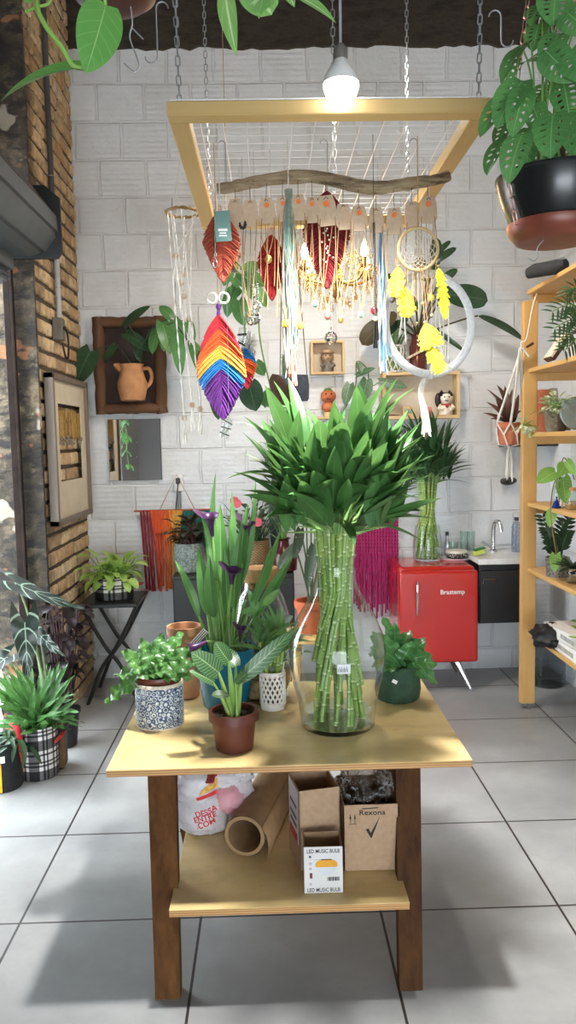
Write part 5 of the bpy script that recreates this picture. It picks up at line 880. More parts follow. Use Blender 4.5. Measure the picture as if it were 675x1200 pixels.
for (dx, dy) in ((-.04, -.03), (-.02, -.05), (-.05, -.01)): b.tube(poly([c_+V((dx, dy, .09)), c_+V((dx+.005, dy, .15)), c_+V((dx-.004, dy, .21))]), [.012]*13, 8)
b.build('branch', pm('bark wood', '#5a4636', '#453529', 20, .9, .5), t)
# --- empty terracotta pot and striped tags, purple-top
c_ = V((P(218, 800, 2.86).x, 2.86, ZTAB)); s_ = c_.y/F; hz = P(218, 733, c_.y).z-ZTAB; t = thing('terracotta_bowl', 'pale terracotta pot standing at the back left of the table', 'pot', c_); b = B(); b.lathe([(14*s_, 0), (16*s_, .005), (19*s_, hz-.03), (21*s_, hz-.028), (21*s_, hz), (18.5*s_, hz), (17*s_, hz*.7), (.001, hz*.68)], c_, 36); b.build('pot_body', pm('pale terracotta', '#c9957060'[:7], '#bb8660', 12, .8, .1), t)
c_ = V((P(232, 800, 2.70).x, 2.70, ZTAB)); t = thing('striped_tag', 'white plant tag with black stripes leaning between fern and calla', 'tag', c_); rm = Matrix.Rotation(.75, 3, 'Y'); tc = P(233, 748, 2.70); b = B(); b.box(tc, (.022, .003, .075), rm); b.build('tag_card', WHITEP, t, smooth=False); b = B()
for k in (-1, 0, 1): b.box(tc+rm @ V((.007*k, -.002, 0)), (.0025, .001, .07), rm)
b.build('stripes', INK, t, smooth=False); b = B(); b.tube([tc+rm @ V((0, 0, -.036)), P(243, 772, 2.74)], .002, 5); b.build('tag_stake', WHITEP, t)
# ------------------------------------------------------------------ behind the table
Yb = 4.92; x0, x1 = P(202, 690, Yb).x, P(345, 690, Yb).x; zcab = P(215, 676, Yb).z; t = thing('black_cabinet', 'black cabinet against the white wall below the rainbow hanging', 'cabinet', ((x0+x1)/2, 5.1, 0)); b = B(); b.box(((x0+x1)/2, (Yb+5.32)/2+.01, zcab/2), (x1-x0, 5.32-Yb-.02, zcab)); bev(b.build('body', BLACKM, t), .004)
for k in range(2): b = B(); xa = x0+(x1-x0)*k/2; b.bbox((xa+(x1-x0)/4, Yb+.008, zcab/2), ((x1-x0)/2-.012, .016, zcab-.04), .003); d = b.build('door', BLACKM, t, smooth=False); b = B(); b.bbox((xa+(x1-x0)/2*(.9 if k == 0 else .1), Yb-.008, zcab*.62), (.012, .02, .1), .003); b.build('door_handle', pm('dark steel', '#4a4b4d', '#3c3d3f', 9, .4, 0, .6), d, smooth=False)
c_ = V((P(222, 668, 5.12).x, 5.12, zcab)); t = thing('dark_begonia', 'dark bronze begonia in a speckled grey stone pot on the black cabinet', 'plant', c_); R_ = 17*5.12/F; b = B(); b.lathe([(R_*.75, 0), (R_*.85, .006), (R_*1.05, .09), (R_, .19), (R_*.93, .19), (R_*.9, .14), (.001, .14)], c_, 32); b.build('pot', pm('speckled stone pot', '#9aa39d', '#6a746f', 70, .9, .6, lo=.4, hi=.6), t); b = B(); soil(b, c_+V((0, 0, .17)), R_*.92); b.build('soil', SOIL, t)
BEG = leafmat('bronze begonia leaf', '#2b2a22', '#3c3a2a', '#5b5a40', .35, 6, .4, trans=.08); bl, bs = B(), B(); spray(bl, bs, c_+V((0, 0, .18)), 60, (.05, .2), (.5, 1.5), (.06, .09), .75, 'heart', .9, jit=.05, lobe=.15, sr=.003); bl.build('foliage', BEG, t); bs.build('stems', pm('red stem', '#5c352b', '#472a22', 20, .6), t)
q = NT('woven wicker'); uvm = q.mapping(q.coord('UV'), (26, 60, 1)); ck = q.n('ShaderNodeTexBrick', offset=.5); q.l(uvm, ck.inputs['Vector']); ck.inputs['Scale'].default_value = 1; ck.inputs['Mortar Size'].default_value = .12; ck.inputs['Brick Width'].default_value = 1; ck.inputs['Row Height'].default_value = .55; ck.inputs['Color1'].default_value = rgb('#b39563'); ck.inputs['Color2'].default_value = rgb('#9a7c4e'); ck.inputs['Mortar'].default_value = rgb('#5a4529'); q.l(ck.outputs['Color'], q.b.inputs['Base Color']); q.bump(q.math('MULTIPLY', ck.outputs['Fac'], -1), .7, .006); WICK = q.m
c_ = V((P(300, 668, 5.12).x, 5.12, zcab)); t = thing('flowering_begonia', 'pink-flowered plant in a woven wicker basket on the black cabinet', 'plant', c_); R_ = 17*5.12/F; b = B(); b.lathe([(R_*.88, 0), (R_*.95, .01), (R_, .1), (R_*1.0, .2), (R_*.93, .2), (R_*.9, .15), (.001, .15)], c_, 40); b.build('basket', WICK, t); bl, bs, bf = B(), B(), B(); spray(bl, bs, c_+V((0, 0, .17)), 80, (.10, .32), (.75, 1.5), (.04, .065), .6, 'oval', .7, jit=.05, sr=.003); bl.build('foliage', leafmat('dusky leaf', '#34442f', '#4c5c40', '#707f60', trans=.1), t); bs.build('stems', pm('dark stem', '#3d5a33'), t)
for (x, y) in ((275, 587), (302, 612), (298, 610), (290, 622), (278, 590)):
    p = P(x, y, 4.95); bf = B()
    for k in range(7): a = k*.9; bf.leaf(p, V((math.cos(a), -.5, math.sin(a))), .03, .026, 'oval', up=V((0, -1, 0)), droop=.6)
    bf.build('flower', pm('pink petals', '#d4606f', '#c24a5c', 20, .6), t)
c_ = V((P(333, 688, 5.05).x, 5.05, zcab)); t = thing('dark_red_vase', 'squat dark red bottle-shaped vase on the right end of the black cabinet', 'vase', c_); b = B(); b.lathe([(.06, 0), (.085, .01), (.09, .09), (.075, .13), (.04, .16), (.035, .2), (.05, .215), (.042, .215), (.03, .18), (.001, .1)], c_, 32); b.build('vase_body', pm('oxblood glaze', '#4a1116', '#3a0c11', 8, .25), t); bs = B(); bl = B(); spray(bl, bs, c_+V((0, 0, .18)), 24, (.1, .3), (.6, 1.5), (.04, .07), .3, 'lance', .5, jit=.01); bl.build('foliage', leafmat('dry green leaf', '#5c7350', '#74896a', '#92a688', trans=.1), t); bs.build('stems', STEM, t)
# spotted begonia on a stool behind the vase
sx = P(366, 720, 3.95).x; t = thing('wooden_stool', 'low wooden stool behind the table carrying the spotted begonia', 'stool', (sx, 3.95, 0)); b = B(); b.lathe([(.15, .60), (.16, .605), (.16, .625), (.155, .63), (.001, .63)], (sx, 3.95, 0), 32); b.build('seat', PINEH, t)
for k in range(4): a = PI/4+k*PI/2; b = B(); b.tube([V((sx+math.cos(a)*.17, 3.95+math.sin(a)*.17, 0)), V((sx+math.cos(a)*.1, 3.95+math.sin(a)*.1, .602))], [.014, .018], 8); b.build('leg', PINE, t)
c_ = V((sx, 3.95, .63)); R_ = 21*3.95/F; t = thing('spotted_begonia', 'spotted-leaf cane begonia in an orange terracotta pot behind the big vase', 'plant', c_); b = B(); pot(b, c_, R_*.75, R_*.95, P(366, 703, 3.95).z-.63, .006, .035); b.build('pot', pm('orange terracotta', '#b9603c', '#a85433', 14, .8, .1), t); hp = P(366, 708, 3.95).z; b = B(); soil(b, V((c_.x, c_.y, hp-.02)), R_*.88); b.build('soil', SOIL, t)
SPOT = leafmat('spotted begonia leaf', '#2a3a28', '#39492f', '#56664a', .4, 6, .2, trans=.1, blotch=('#d9dccb', 60, .66)); bl, bs = B(), B()
for (bx, by, tx_, ty_, w_, r_) in ((368, 640, 360, 690, .07, .3), (352, 620, 345, 655, .06, -.3), (372, 610, 376, 645, .055, .4), (345, 640, 325, 668, .06, .2), (365, 600, 350, 612, .05, .3), (380, 640, 388, 668, .05, .2)): bl.pleaf(P(bx, by, 3.9), P(tx_, ty_, 3.86), w_, 'heart', .4, .7, roll=r_, lobe=.1); bs.tube(bez(V((c_.x+U(-.01, .01), c_.y, hp-.02)), P((bx+362)/2, by+20, 3.93), P(bx, by, 3.9), 6), .0045, 6)
for dx in (-.02, .03): bs.tube([V((c_.x+dx, c_.y, hp-.02)), V((c_.x+dx+U(-.02, .02), c_.y, hp+.42))], .005, 6)
bl.build('foliage', SPOT, t); bs.build('stems', pm('begonia stem', '#5a6b43', '#49593a', 20, .6), t)
# ------------------------------------------------------------------ bamboo on the fridge
c_ = ON(501, 656.5, FZ); s_ = c_.y/F; prof = [(r*s_, z*s_) for r, z in ((15, 0), (17, 2), (17.5, 8), (17, 22), (15, 36), (14, 42))]
bamboo('bamboo_vase', 'spiral lucky bamboo bundle in a small glass vase on the red fridge', c_, prof, 14*s_, 9*s_, 60*s_, 60, (90*s_, 160*s_), 4, (.14, .26), .03, .30, .05, cr=.007, leafm=BAMB2)
# ------------------------------------------------------------------ plant in brown bottle and mesh vase on the wide wall box
zb2 = s2a.z; c_ = V((P(490, 437, YB-.07).x, YB-.075, zb2)); t = thing('bottle_philodendron', 'large dark-leaved philodendron in a brown glass bottle on the wide wall box', 'plant', c_); b = B(); b.lathe([(.052, 0), (.058, .006), (.058, .16), (.05, .19), (.045, .2), (.045, .235), (.05, .24)], c_, 30); b.build('bottle', pm('brown bottle', '#5b2f2a', '#4d2622', 5, .15), t)
b = B(); 
for k in range(30): a = 2*PI*k/30; b.ball(c_+V((math.cos(a)*.068, math.sin(a)*.068, .125+.035*math.cos(a))), .0095, 8, 6)
b.build('bead_string', pm('pale wood beads', '#d6c2a6', '#c7b192', 20, .7), t); bl, bs, br_ = B(), B(), B(); o_ = c_+V((0, 0, .22))
for (kx, ky, tx_, ty_, w_, d0, rl) in ((522, 345, 572, 352, .16, .2, .3), (560, 370, 614, 398, .085, .22, -.4), (505, 320, 512, 278, .10, .2, .6), (512, 335, 536, 315, .06, .25, .2), (500, 330, 490, 300, .08, .25, -.3), (470, 350, 455, 320, .07, .25, .3), (500, 380, 545, 412, .035, .2, .3), (475, 380, 470, 340, .06, .25, .4), (510, 352, 535, 330, .07, .18, .5), (470, 375, 452, 395, .06, .2, .1), (488, 365, 478, 345, .07, .2, .2), (505, 310, 535, 290, .05, .22, .3), (510, 300, 528, 282, .04, .2, .1)):
    k_, e = onwall(kx, ky, d0), onwall(tx_, ty_, d0+.02); bs.tube(bez(o_, o_.lerp(k_, .5)+V((0, 0, .03)), k_, 7), .006, 6); bl.pleaf(k_, e, w_, 'oval', .4, .6, .15, rl, n=12)
k_ = onwall(452, 375, .2); bs.tube(bez(o_, o_.lerp(k_, .5), k_, 7), .006, 6); br_.pleaf(k_, onwall(424, 404, .22), .15, 'oval', .4, .7, .1, .2, n=12); br_.pleaf(onwall(462, 365, .25), onwall(450, 385, .27), .1, 'oval', .4, .6, .1, .2, n=12)
bl.v = [V((v.x, min(v.y, YB-.012), v.z)) for v in bl.v]; br_.v = [V((v.x, min(v.y, YB-.012), v.z)) for v in br_.v]; bs.v = [V((v.x, min(v.y, YB-.012), v.z)) for v in bs.v]; bl.build('foliage', leafmat('dark green imperial leaf', '#203b22', '#2c4c2c', '#48683f', .25, 8, .25, trans=.1), t); br_.build('bronze_foliage', leafmat('bronze imperial leaf', '#3d3420', '#4d4128', '#6a5c3b', .3, 8, .2, trans=.1), t); bs.build('stems', pm('imperial stem', '#3f3a2a', '#4a452f', 20, .5), t)
c_ = V((P(462, 437, YB-.07).x, YB-.075, zb2)); t = thing('mesh_vase_bamboo', 'short bamboo shoots in a white mesh-covered vase on the wide wall box', 'plant', c_); R_ = 11*5.27/F; H_ = .17; b = B()
for k in range(10):
    for s2 in (-1, 1): b.tube([c_+V((math.cos(a_)*R_, math.sin(a_)*R_, z_)) for a_, z_ in ((2*PI*k/10+s2*1.2*i/8, H_*i/8+.004) for i in range(9))], .004, 5)
b.ring(c_+V((0, 0, .004)), R_, .005); b.ring(c_+V((0, 0, H_)), R_, .005); b.build('net_cover', ROPE, t); b = B(); b.lathe([(R_*.88, .001), (R_*.9, H_-.002)], c_, 24); b.build('vase', THIN, t); bl, bs = B(), B()
for k in range(12): a = U(0, 6.28); p0 = c_+V((math.cos(a)*R_*.5, math.sin(a)*R_*.5, .02)); bs.tube([p0, p0+V((math.cos(a)*.01, 0, .14))], .006, 6); bl.leaf(p0+V((math.cos(a)*.01, 0, .14)), V((math.cos(a)*.4, -.2, 1)), U(.12, .17), .026, 'lance', droop=.4)
bl.build('foliage', leafmat('pale shoot', '#5d8a45', '#8ab06a', '#b5cf98', trans=.2), t); bs.build('canes', CANE, t)
# pothos in front of the big bamboo on the wall ledge (hanging vine)
c_ = V((P(400, 487, YB-.06).x, YB-.06, onwall(400, 489).z)); t = thing('vine_cutting', 'variegated pothos vine climbing above the tip of the big bamboo', 'plant', c_); bl, bs = B(), B(); VP2 = leafmat('silver pothos leaf', '#3d6440', '#51794f', '#9ab592', .4, 6, .3, trans=.15)
bs.tube(poly([c_, onwall(408, 470, .10), onwall(417, 450, .12), onwall(418, 424, .12), onwall(430, 432, .13), onwall(432, 446, .14)]), .004, 6)
for (bx, by, tx_, ty_, w_) in ((430, 445, 424, 472, .11), (410, 450, 404, 475, .09), (418, 440, 440, 431, .06), (445, 447, 478, 454, .07), (420, 425, 424, 438, .05)): bl.pleaf(onwall(bx, by, .14), onwall(tx_, ty_, .17), w_, 'heart', .3, .7, lobe=.12, roll=U(-.3, .3))
bs.tube(poly([onwall(424, 445, .13), onwall(436, 452, .13), onwall(445, 447, .14)]), .003, 5); bl.build('foliage', VP2, t); bs.build('vine', pm('vine stem', '#6e6a44', '#565a38', 20, .6), t)
c_ = V((c_.x, c_.y, c_.z)); b = B(); b.lathe([(.022, 0), (.024, .003), (.026, .05), (.023, .05), (.022, .006), (.001, .006)], c_, 18); b.build('cutting_glass', THIN, t)
# ------------------------------------------------------------------ left: folding stand with lime plant
def plaid(name, sc):
    q = NT(name); uv = q.n('ShaderNodeSeparateXYZ'); q.l(q.coord('UV'), uv.inputs[0])
    def st(x, per, m=1.75):
        per = per*m
        f = q.math('FRACT', q.math('DIVIDE', x, per)); wide = q.math('LESS_THAN', f, .34); l1 = q.math('LESS_THAN', q.math('ABSOLUTE', q.math('SUBTRACT', f, .5)), .035); l2 = q.math('LESS_THAN', q.math('ABSOLUTE', q.math('SUBTRACT', f, .62)), .03); l3 = q.math('LESS_THAN', q.math('ABSOLUTE', q.math('SUBTRACT', f, .86)), .035); return q.math('MAXIMUM', wide, q.math('MAXIMUM', l1, q.math('MAXIMUM', l2, l3)))
    s1, s2 = st(q.math('MULTIPLY', uv.outputs[0], sc), .085), st(uv.outputs[1], .085); f = q.math('MULTIPLY', q.math('ADD', s1, s2), .5)
    q.l(q.ramp(f, [(.0, rgb('#dad7d2')), (.34, rgb('#dad7d2')), (.36, rgb('#5d5c5b')), (.8, rgb('#5d5c5b')), (.85, rgb('#141415'))]), q.b.inputs['Base Color']); q.t.nodes[-1].color_ramp.interpolation = 'LINEAR'; q.b.inputs['Roughness'].default_value = .9; q.bump(q.noise(q.coord(), 220, 2), .2, .002); return q.m
PLAID = plaid('black white plaid', .62); PLAID2 = plaid('black white plaid small', .50); REDW = pm('red webbing', '#b5202a', '#a21b24', 60, .8, .2)
lf, rf = ON(106, 812, 0), ON(158, 812, 0); zs = P(135, 703, 4.9).z; cx_, cy_ = 0, 4.98; cx_ = P(133, 706, 4.95).x
t = thing('folding_stand', 'black folding stand with crossed legs in the corner by the bricks', 'stand', (cx_, cy_, 0)); b = B(); b.bbox((cx_, cy_, zs-.012), (.36, .42, .024), .004); b.build('top', BLACKM, t, smooth=False)
for yy in (cy_-.17, cy_+.17):
    for s2 in (-1, 1):
        pts = [V((cx_-s2*.165, yy+.012*s2, zs-.024)), V((cx_-s2*.12, yy+.012*s2, zs-.12)), V((cx_-s2*.03, yy+.012*s2, zs*.55)), V((cx_+s2*.06, yy+.012*s2, zs*.35)), V((cx_+s2*.15, yy+.012*s2, .0))]; b = B(); b.tube(poly(pts), .015, 8, flat=.8); b.build('leg', BLACKM, t)
b = B(); b.tube([V((cx_-.0, cy_-.17, zs*.47)), V((cx_, cy_+.17, zs*.47))], .01, 8); b.build('pivot_bar', BLACKM, t)
c_ = V((cx_-.0, cy_, zs)); t = thing('lime_pothos', 'lime green pothos in a plaid fabric pot on the folding stand', 'plant', c_); R_ = 23*5.0/F; b = B(); b.lathe([(R_*.92, 0), (R_*.98, .006), (R_, .06), (R_*1.02, .135), (R_*.95, .137), (R_*.93, .1), (.001, .1)], c_, 40); b.build('fabric_pot', PLAID2, t)
for s2 in (-1, 1): b = B(); b.tube(poly([c_+V((s2*R_*.98, -.04, .08)), c_+V((s2*(R_+.04), -.02, .085)), c_+V((s2*(R_+.04), .02, .085)), c_+V((s2*R_*.98, .04, .08))]), .022, 8, flat=.25); b.build('handle', REDW, t)
LIME2 = leafmat('lime pothos leaf', '#a3cc34', '#c0de55', '#dcee98', .4, 5, .2, trans=.35); bl, bs = B(), B(); spray(bl, bs, c_+V((0, 0, .12)), 90, (.04, .17), (.05, 1.45), (.07, .11), .72, 'heart', .9, jit=.07, lobe=.12, sr=.003); bl.build('foliage', LIME2, t); bs.build('stems', STEM, t); b = B(); soil(b, c_+V((0, 0, .115)), R_*.93); b.build('soil', SOIL, t)
# plaid pot fern on the floor
c_ = ON(46, 907, 0); s_ = c_.y/F; R_ = 24*s_; t = thing('floor_fern', 'strappy green fern in a plaid fabric pot with red handles on the floor', 'plant', c_); H_ = 62*s_; b = B(); b.lathe([(R_*.93, 0), (R_*.99, .008), (R_*1.0, H_*.5), (R_*1.01, H_), (R_*.95, H_+.002), (R_*.93, H_*.8), (.001, H_*.8)], c_, 44); b.build('fabric_pot', PLAID, t)
hp_ = [P(14, 848, c_.y-.09), P(21, 855, c_.y-.13), P(24, 875, c_.y-.14), P(24, 908, c_.y-.11)]; b = B(); b.tube(poly(hp_), .015, 8, flat=.35); b.build('handle', REDW, t); b = B(); b.tube(poly([c_+V((R_*.99, -.05, H_*.7)), c_+V((R_+.02, -.03, H_*.78)), c_+V((R_+.02, .03, H_*.78)), c_+V((R_*.99, .05, H_*.7))]), .015, 8, flat=.35); b.build('handle', REDW, t)
b = B(); soil(b, c_+V((0, 0, H_*.85)), R_*.93); b.build('soil', SOIL, t); bl = B(); fc = c_+V((0, 0, H_*.85)); FY = c_.y; FERN2 = leafmat('strappy fern leaf', '#2f651c', '#467f28', '#6b9a42', .35, 12, .2, .05, .25, .3)
for (x, y, dy, w_, bnd) in ((-10, 800, -.05, .06, .7), (3, 788, .05, .065, .5), (18, 778, .1, .065, .4), (30, 790, -.1, .06, .6), (48, 800, -.12, .06, .7), (60, 778, .1, .06, .5), (70, 775, .05, .06, .6), (80, 795, .0, .055, .8), (88, 812, -.05, .05, 1.0), (98, 845, -.05, .035, 1.5), (75, 845, -.1, .045, 1.3), (40, 850, -.16, .05, 1.7), (10, 830, -.1, .06, 1.0), (-8, 845, -.05, .05, 1.3), (24, 815, -.12, .06, .8), (55, 785, .15, .06, .5), (36, 775, .18, .06, .4), (66, 815, -.12, .055, 1.0), (20, 850, -.15, .05, 1.6), (58, 850, -.15, .045, 1.6), (84, 830, .02, .045, 1.2), (5, 810, .12, .06, .7)): [bl.pleaf(fc+V((U(-.05, .05), U(-.05, .05), 0)), P(x+U(-7, 7)*k_, y+U(-8, 12)*k_, FY+dy+U(-.05, .05)*k_), w_*.55, 'strap', bnd, .5, .25, U(-.5, .5), n=16, wave=.005, wf=4) for k_ in (0, 1, 1.5, 2)]
bl.build('foliage', FERN2, t)
# alocasia behind
c_ = V((XL+.10, 3.86, 0)); t = thing('alocasia', 'dark arrowhead alocasia with white veins behind the plaid floor pot', 'plant', c_); b = B(); pot(b, c_, .065, .085, .22, .006, .03); b.build('pot', BLACKM, t); b = B(); soil(b, c_+V((0, 0, .175)), .078); b.build('soil', SOIL, t)
ALO = leafmat('alocasia leaf', '#121d18', '#1a2a22', '#93ab92', .3, 5, .7, .03, .05, 1.3); bl, bs = B(), B()
for (kx, ky, tx_, ty_, w_, ks, rl, dy) in ((18, 683, 99, 714, .11, 1, 1.0, -.1), (29, 730, 33, 797, .15, .5, .0, -.1), (46, 744, 76, 769, .09, .3, .7, -.05), (8, 770, -25, 800, .10, .3, .2, 0)):
    k_, e = P(kx, ky, c_.y+dy), P(tx_, ty_, c_.y+dy-.05); bs.tube(bez(c_+V((U(-.02, .02), 0, .2)), V(((k_.x*.4+c_.x*.6), c_.y, k_.z*.8)), k_, 8), [.009, .0085, .008, .007, .0065, .006, .005, .0045, .004], 7); bl.pleaf(k_, e, w_, 'arrow', .35, .65, .1, rl, lobe=.42, n=18, wave=.006, wf=3)
bl.build('foliage', ALO, t); bs.build('stems', pm('alocasia stem', '#7c8f66', '#5f724d', 20, .5), t)
c_ = V((XL+.10, 4.14, 0)); t = thing('burgundy_plant', 'nearly black burgundy foliage plant between alocasia and brick wall', 'plant', c_); b = B(); pot(b, c_, .06, .08, .2); b.build('pot', BLACKM, t); bl, bs = B(), B(); spray(bl, bs, c_+V((0, 0, .18)), 70, (.2, .62), (1.38, 1.56), (.07, .10), .75, 'oval', 1.0, jit=.04, sr=.004, bendd=.1, lelev=(-.4, .8)); bl.v = [V((max(v.x, XL+.03), v.y, v.z)) for v in bl.v]; bl.build('foliage', leafmat('burgundy leaf', '#160d11', '#23121a', '#2f1a22', .4, 5, .2, trans=.03), t); bs.v = [V((max(v.x, XL+.03), v.y, v.z)) for v in bs.v]; bs.build('stems', pm('burgundy stem', '#3a1c22', '#2c151a', 20, .6), t); b = B(); soil(b, c_+V((0, 0, .16)), .072); b.build('soil', SOIL, t)
c_ = V((P(71, 870, 3.86).x, 3.86, 0)); b = B(); b.bbox(c_+V((0, 0, .12)), (.05, .10, .22), .004, Matrix.Rotation(.1, 3, 'Z')); o = b.build('cork_block', pm('raw cork', '#6d5434', '#584226', 30, .9, .4)); tag(o, 'tan wooden block on the floor behind the plaid floor pot', 'block')
c_ = ON(3, 921, 0); s_ = c_.y/F; R_ = 24*s_; H_ = 58*s_; t = thing('grow_bag', 'black fabric grow bag with a yellow panel at the opening edge', 'plant', c_); b = B(); b.lathe([(R_*.95, 0), (R_, .01), (R_*1.02, H_), (R_*.95, H_), (R_*.93, H_*.8), (.001, H_*.8)], c_, 36); b.build('bag', pm('black felt', '#191a1a', '#101111', 60, .9, .2), t); b = B(); n = 8; b.add([c_+V((math.cos(a)*R_*1.025, math.sin(a)*R_*1.025, z)) for a in [-1.75+.5*i/n for i in range(n+1)] for z in (.006, H_*.62)], [(2*i, 2*i+2, 2*i+3, 2*i+1) for i in range(n)]); b.build('yellow_panel', pm('yellow felt', '#d5a11f', '#c79317', 60, .9), t); b = B(); n = 4; b.add([c_+V((math.cos(a)*R_*1.03, math.sin(a)*R_*1.03, z)) for a in [-1.35+.28*i/n for i in range(n+1)] for z in (H_*.64, H_*.78)], [(2*i, 2*i+2, 2*i+3, 2*i+1) for i in range(n)]); b.build('white_tag', WHITEP, t)
bl = B(); spray(bl, None, c_+V((0, 0, H_*.9)), 40, (.0, .05), (.2, 1.3), (.10, .18), .16, 'strap', 1.5, jit=.08); bl.build('foliage', leafmat('dark strap leaf', '#1f3b20', '#2e5029', '#46693c', .4, 1, 0, trans=.15), t); b = B(); soil(b, c_+V((0, 0, H_*.82)), R_*.9); b.build('soil', SOIL, t)
# hanging pot of red plant by the rack (macrame)
Yh = 4.66; c_ = P(597, 521, Yh); R_ = 16*Yh/F; ht = 26*Yh/F; t = thing('macrame_hanger', 'white macrame hanger with a terracotta pot of bronze leaves beside the rack post', 'plant', c_); b = B(); pot(b, c_, R_*.72, R_*.95, ht, .004, .03); b.build('pot', TERRA, t); top = P(610.5, 408, 4.445); top.x -= .0
b = B(); kn = []
for k in range(6):
    a = 2*PI*k/6+.3; rim = c_+V((math.cos(a)*(R_+.006), math.sin(a)*(R_+.006), ht-.003)); mid = [c_+V((math.cos(a+s2*.52)*(R_*.9), math.sin(a+s2*.52)*(R_*.9), ht*.45)) for s2 in (-1, 1)]; b.tube([top+V((U(-.008, .008), 0, 0)), top.lerp(rim, .5)+V((0, 0, -.01)), rim], .0075, 6)
    for m_ in mid: b.tube([rim, m_], .005, 6)
    for m_ in mid[:1]: b.tube([m_, c_+V((math.cos(a-.26)*R_*.8, math.sin(a-.26)*R_*.8, .0)), c_+V((0, 0, -.012))], .005, 6)
b.build('rope_net', ROPE, t); b = B()
for k in range(14): a = U(0, 6.28); b.tube(poly([c_+V((0, 0, -.012)), c_+V((math.cos(a)*.012, math.sin(a)*.012, -.05)), c_+V((math.cos(a)*.02, math.sin(a)*.02, -.2+U(-.03, .02)))]), .0035, 5)
b.build('tassel', ROPE, t); b = B(); b.tube(poly([top+V((0, 0, -.03)), top+V((0, -.012, .03)), P(617, 396, 4.44), P(624, 360, 4.44), P(629, 344, 4.46)]), .004, 6); b.tube([top+V((.005, -.01, .0)), P(620, 418, 4.44)], .006, 6); b.build('hanging_cord', ROPE, t)
b = B(); b.tube([P(617, 407, 4.445), P(625, 402, 4.445)], [.006, .008], 8); b.build('toggle', pm('dark toggle', '#4b2d20', '#3a2218', 20, .6), t)
BRON = leafmat('bronze red leaf', '#4a2a20', '#6b3524', '#8a5038', .35, 8, .2, trans=.15); bl = B(); pc = c_+V((0, 0, ht*.9))
for (tx_, ty_, w_) in ((570, 470, .05), (566, 483, .04), (572, 455, .05), (583, 450, .06), (592, 452, .06), (600, 455, .05), (605, 470, .05), (575, 490, .045), (612, 480, .04), (608, 462, .05), (580, 462, .06), (590, 470, .05)): bl.pleaf(pc+V((U(-.02, .02), U(-.03, .03), 0)), P(tx_, ty_, Yh+U(-.08, .08)), w_, 'lance', .6, .5, .3, U(-.5, .5))
bl.build('foliage', BRON, t); b = B(); soil(b, c_+V((0, 0, ht*.88)), R_*.85); b.build('soil', SOIL, t)
bl, bs = B(), B(); c_ = P(618, 498, 4.42); t = thing('post_succulent', 'small pale trailing succulent tied to the rack post', 'plant', c_); spray(bl, bs, c_, 34, (.01, .05), (-1.2, 1.2), (.025, .04), .6, 'oval', .5, jit=.02); bl.build('foliage', VARIE, t); bs.build('stems', STEM, t)
# ------------------------------------------------------------------ hanging wooden frame with wire grid
YA, YBk = 2.42, 3.69; fz = P(195, 118, YA).z; xa, xb = P(195, 118, YA).x, P(580, 116, YA).x; bh, bw = .042, .06
FRW = woodmat('light frame wood', '#d3b277', '#c6a365', 0, 10, .5, .08); FRWY = woodmat('light frame wood side', '#cdab6e', '#be9a5b', 1, 10, .5, .08)
t = thing('hanging_grid_rack', 'light wooden ceiling frame with a white wire grid hung on chains above the table', 'frame', ((xa+xb)/2, (YA+YBk)/2, fz-bh)); HF = t
for yy in (YA+bw/2, YBk-bw/2): b = B(); b.bbox(((xa+xb)/2, yy, fz-bh/2), (xb-xa, bw, bh), .003); b.build('cross_beam', FRW, t, smooth=False)
for x in (xa+bw/2, xb-bw/2): b = B(); b.bbox((x, (YA+YBk)/2, fz-bh/2), (bw, YBk-YA-2*bw+.001, bh), .003); b.build('side_beam', FRWY, t, smooth=False)
WGRID = pm('white wire', '#f0f0f2', '#e8e8ea', 20, .4); b = B(); nx, ny = int((xb-xa)/.07), int((YBk-YA)/.07)
for i in range(nx+1): x = xa+.01+(xb-xa-.02)*i/nx; b.tube([V((x, YA+.005, fz+.002)), V((x, YBk-.005, fz+.002))], .0019, 5)
for i in range(ny+1): y = YA+.005+(YBk-YA-.01)*i/ny; b.tube([V((xa+.01, y, fz+.0045)), V((xb-.01, y, fz+.0045))], .0019, 5)
g_ = b.build('wire_grid', WGRID, t)
GZ = fz + .003
for (x, y, dx) in ((xa+.035, YA+.03, -.03), (xb-.04, YA+.03, .03), (xa+.035, YBk-.03, 0), (xb-.04, YBk-.03, 0)):
    b = B(); chain(b, V((x, y, fz+.0)), V((x+dx, y, ZC)), .032, .0021, .013); b.build('chain', STEEL, t)
# loose S-hooks on the chains and grid
def hookthing(top, L, lab, dirx=V((1, 0, 0)), w=.022, r=.0018):
    b = B(); shook(b, top, L, r, w, dirx); o = b.build('wire_hook', STEEL); tag(o, lab, 'hook', 'wire hooks around the hanging frame'); return o
hookthing(P(197, 2, 2.36), .165, 'wire hook hanging on the front left chain of the wooden frame', V((-1, 0, .0)), .035, .0022)
hookthing(P(573, 12, 2.36), .10, 'wire hook hanging on the front right chain of the wooden frame', V((1, 0, 0)), .035, .0022)
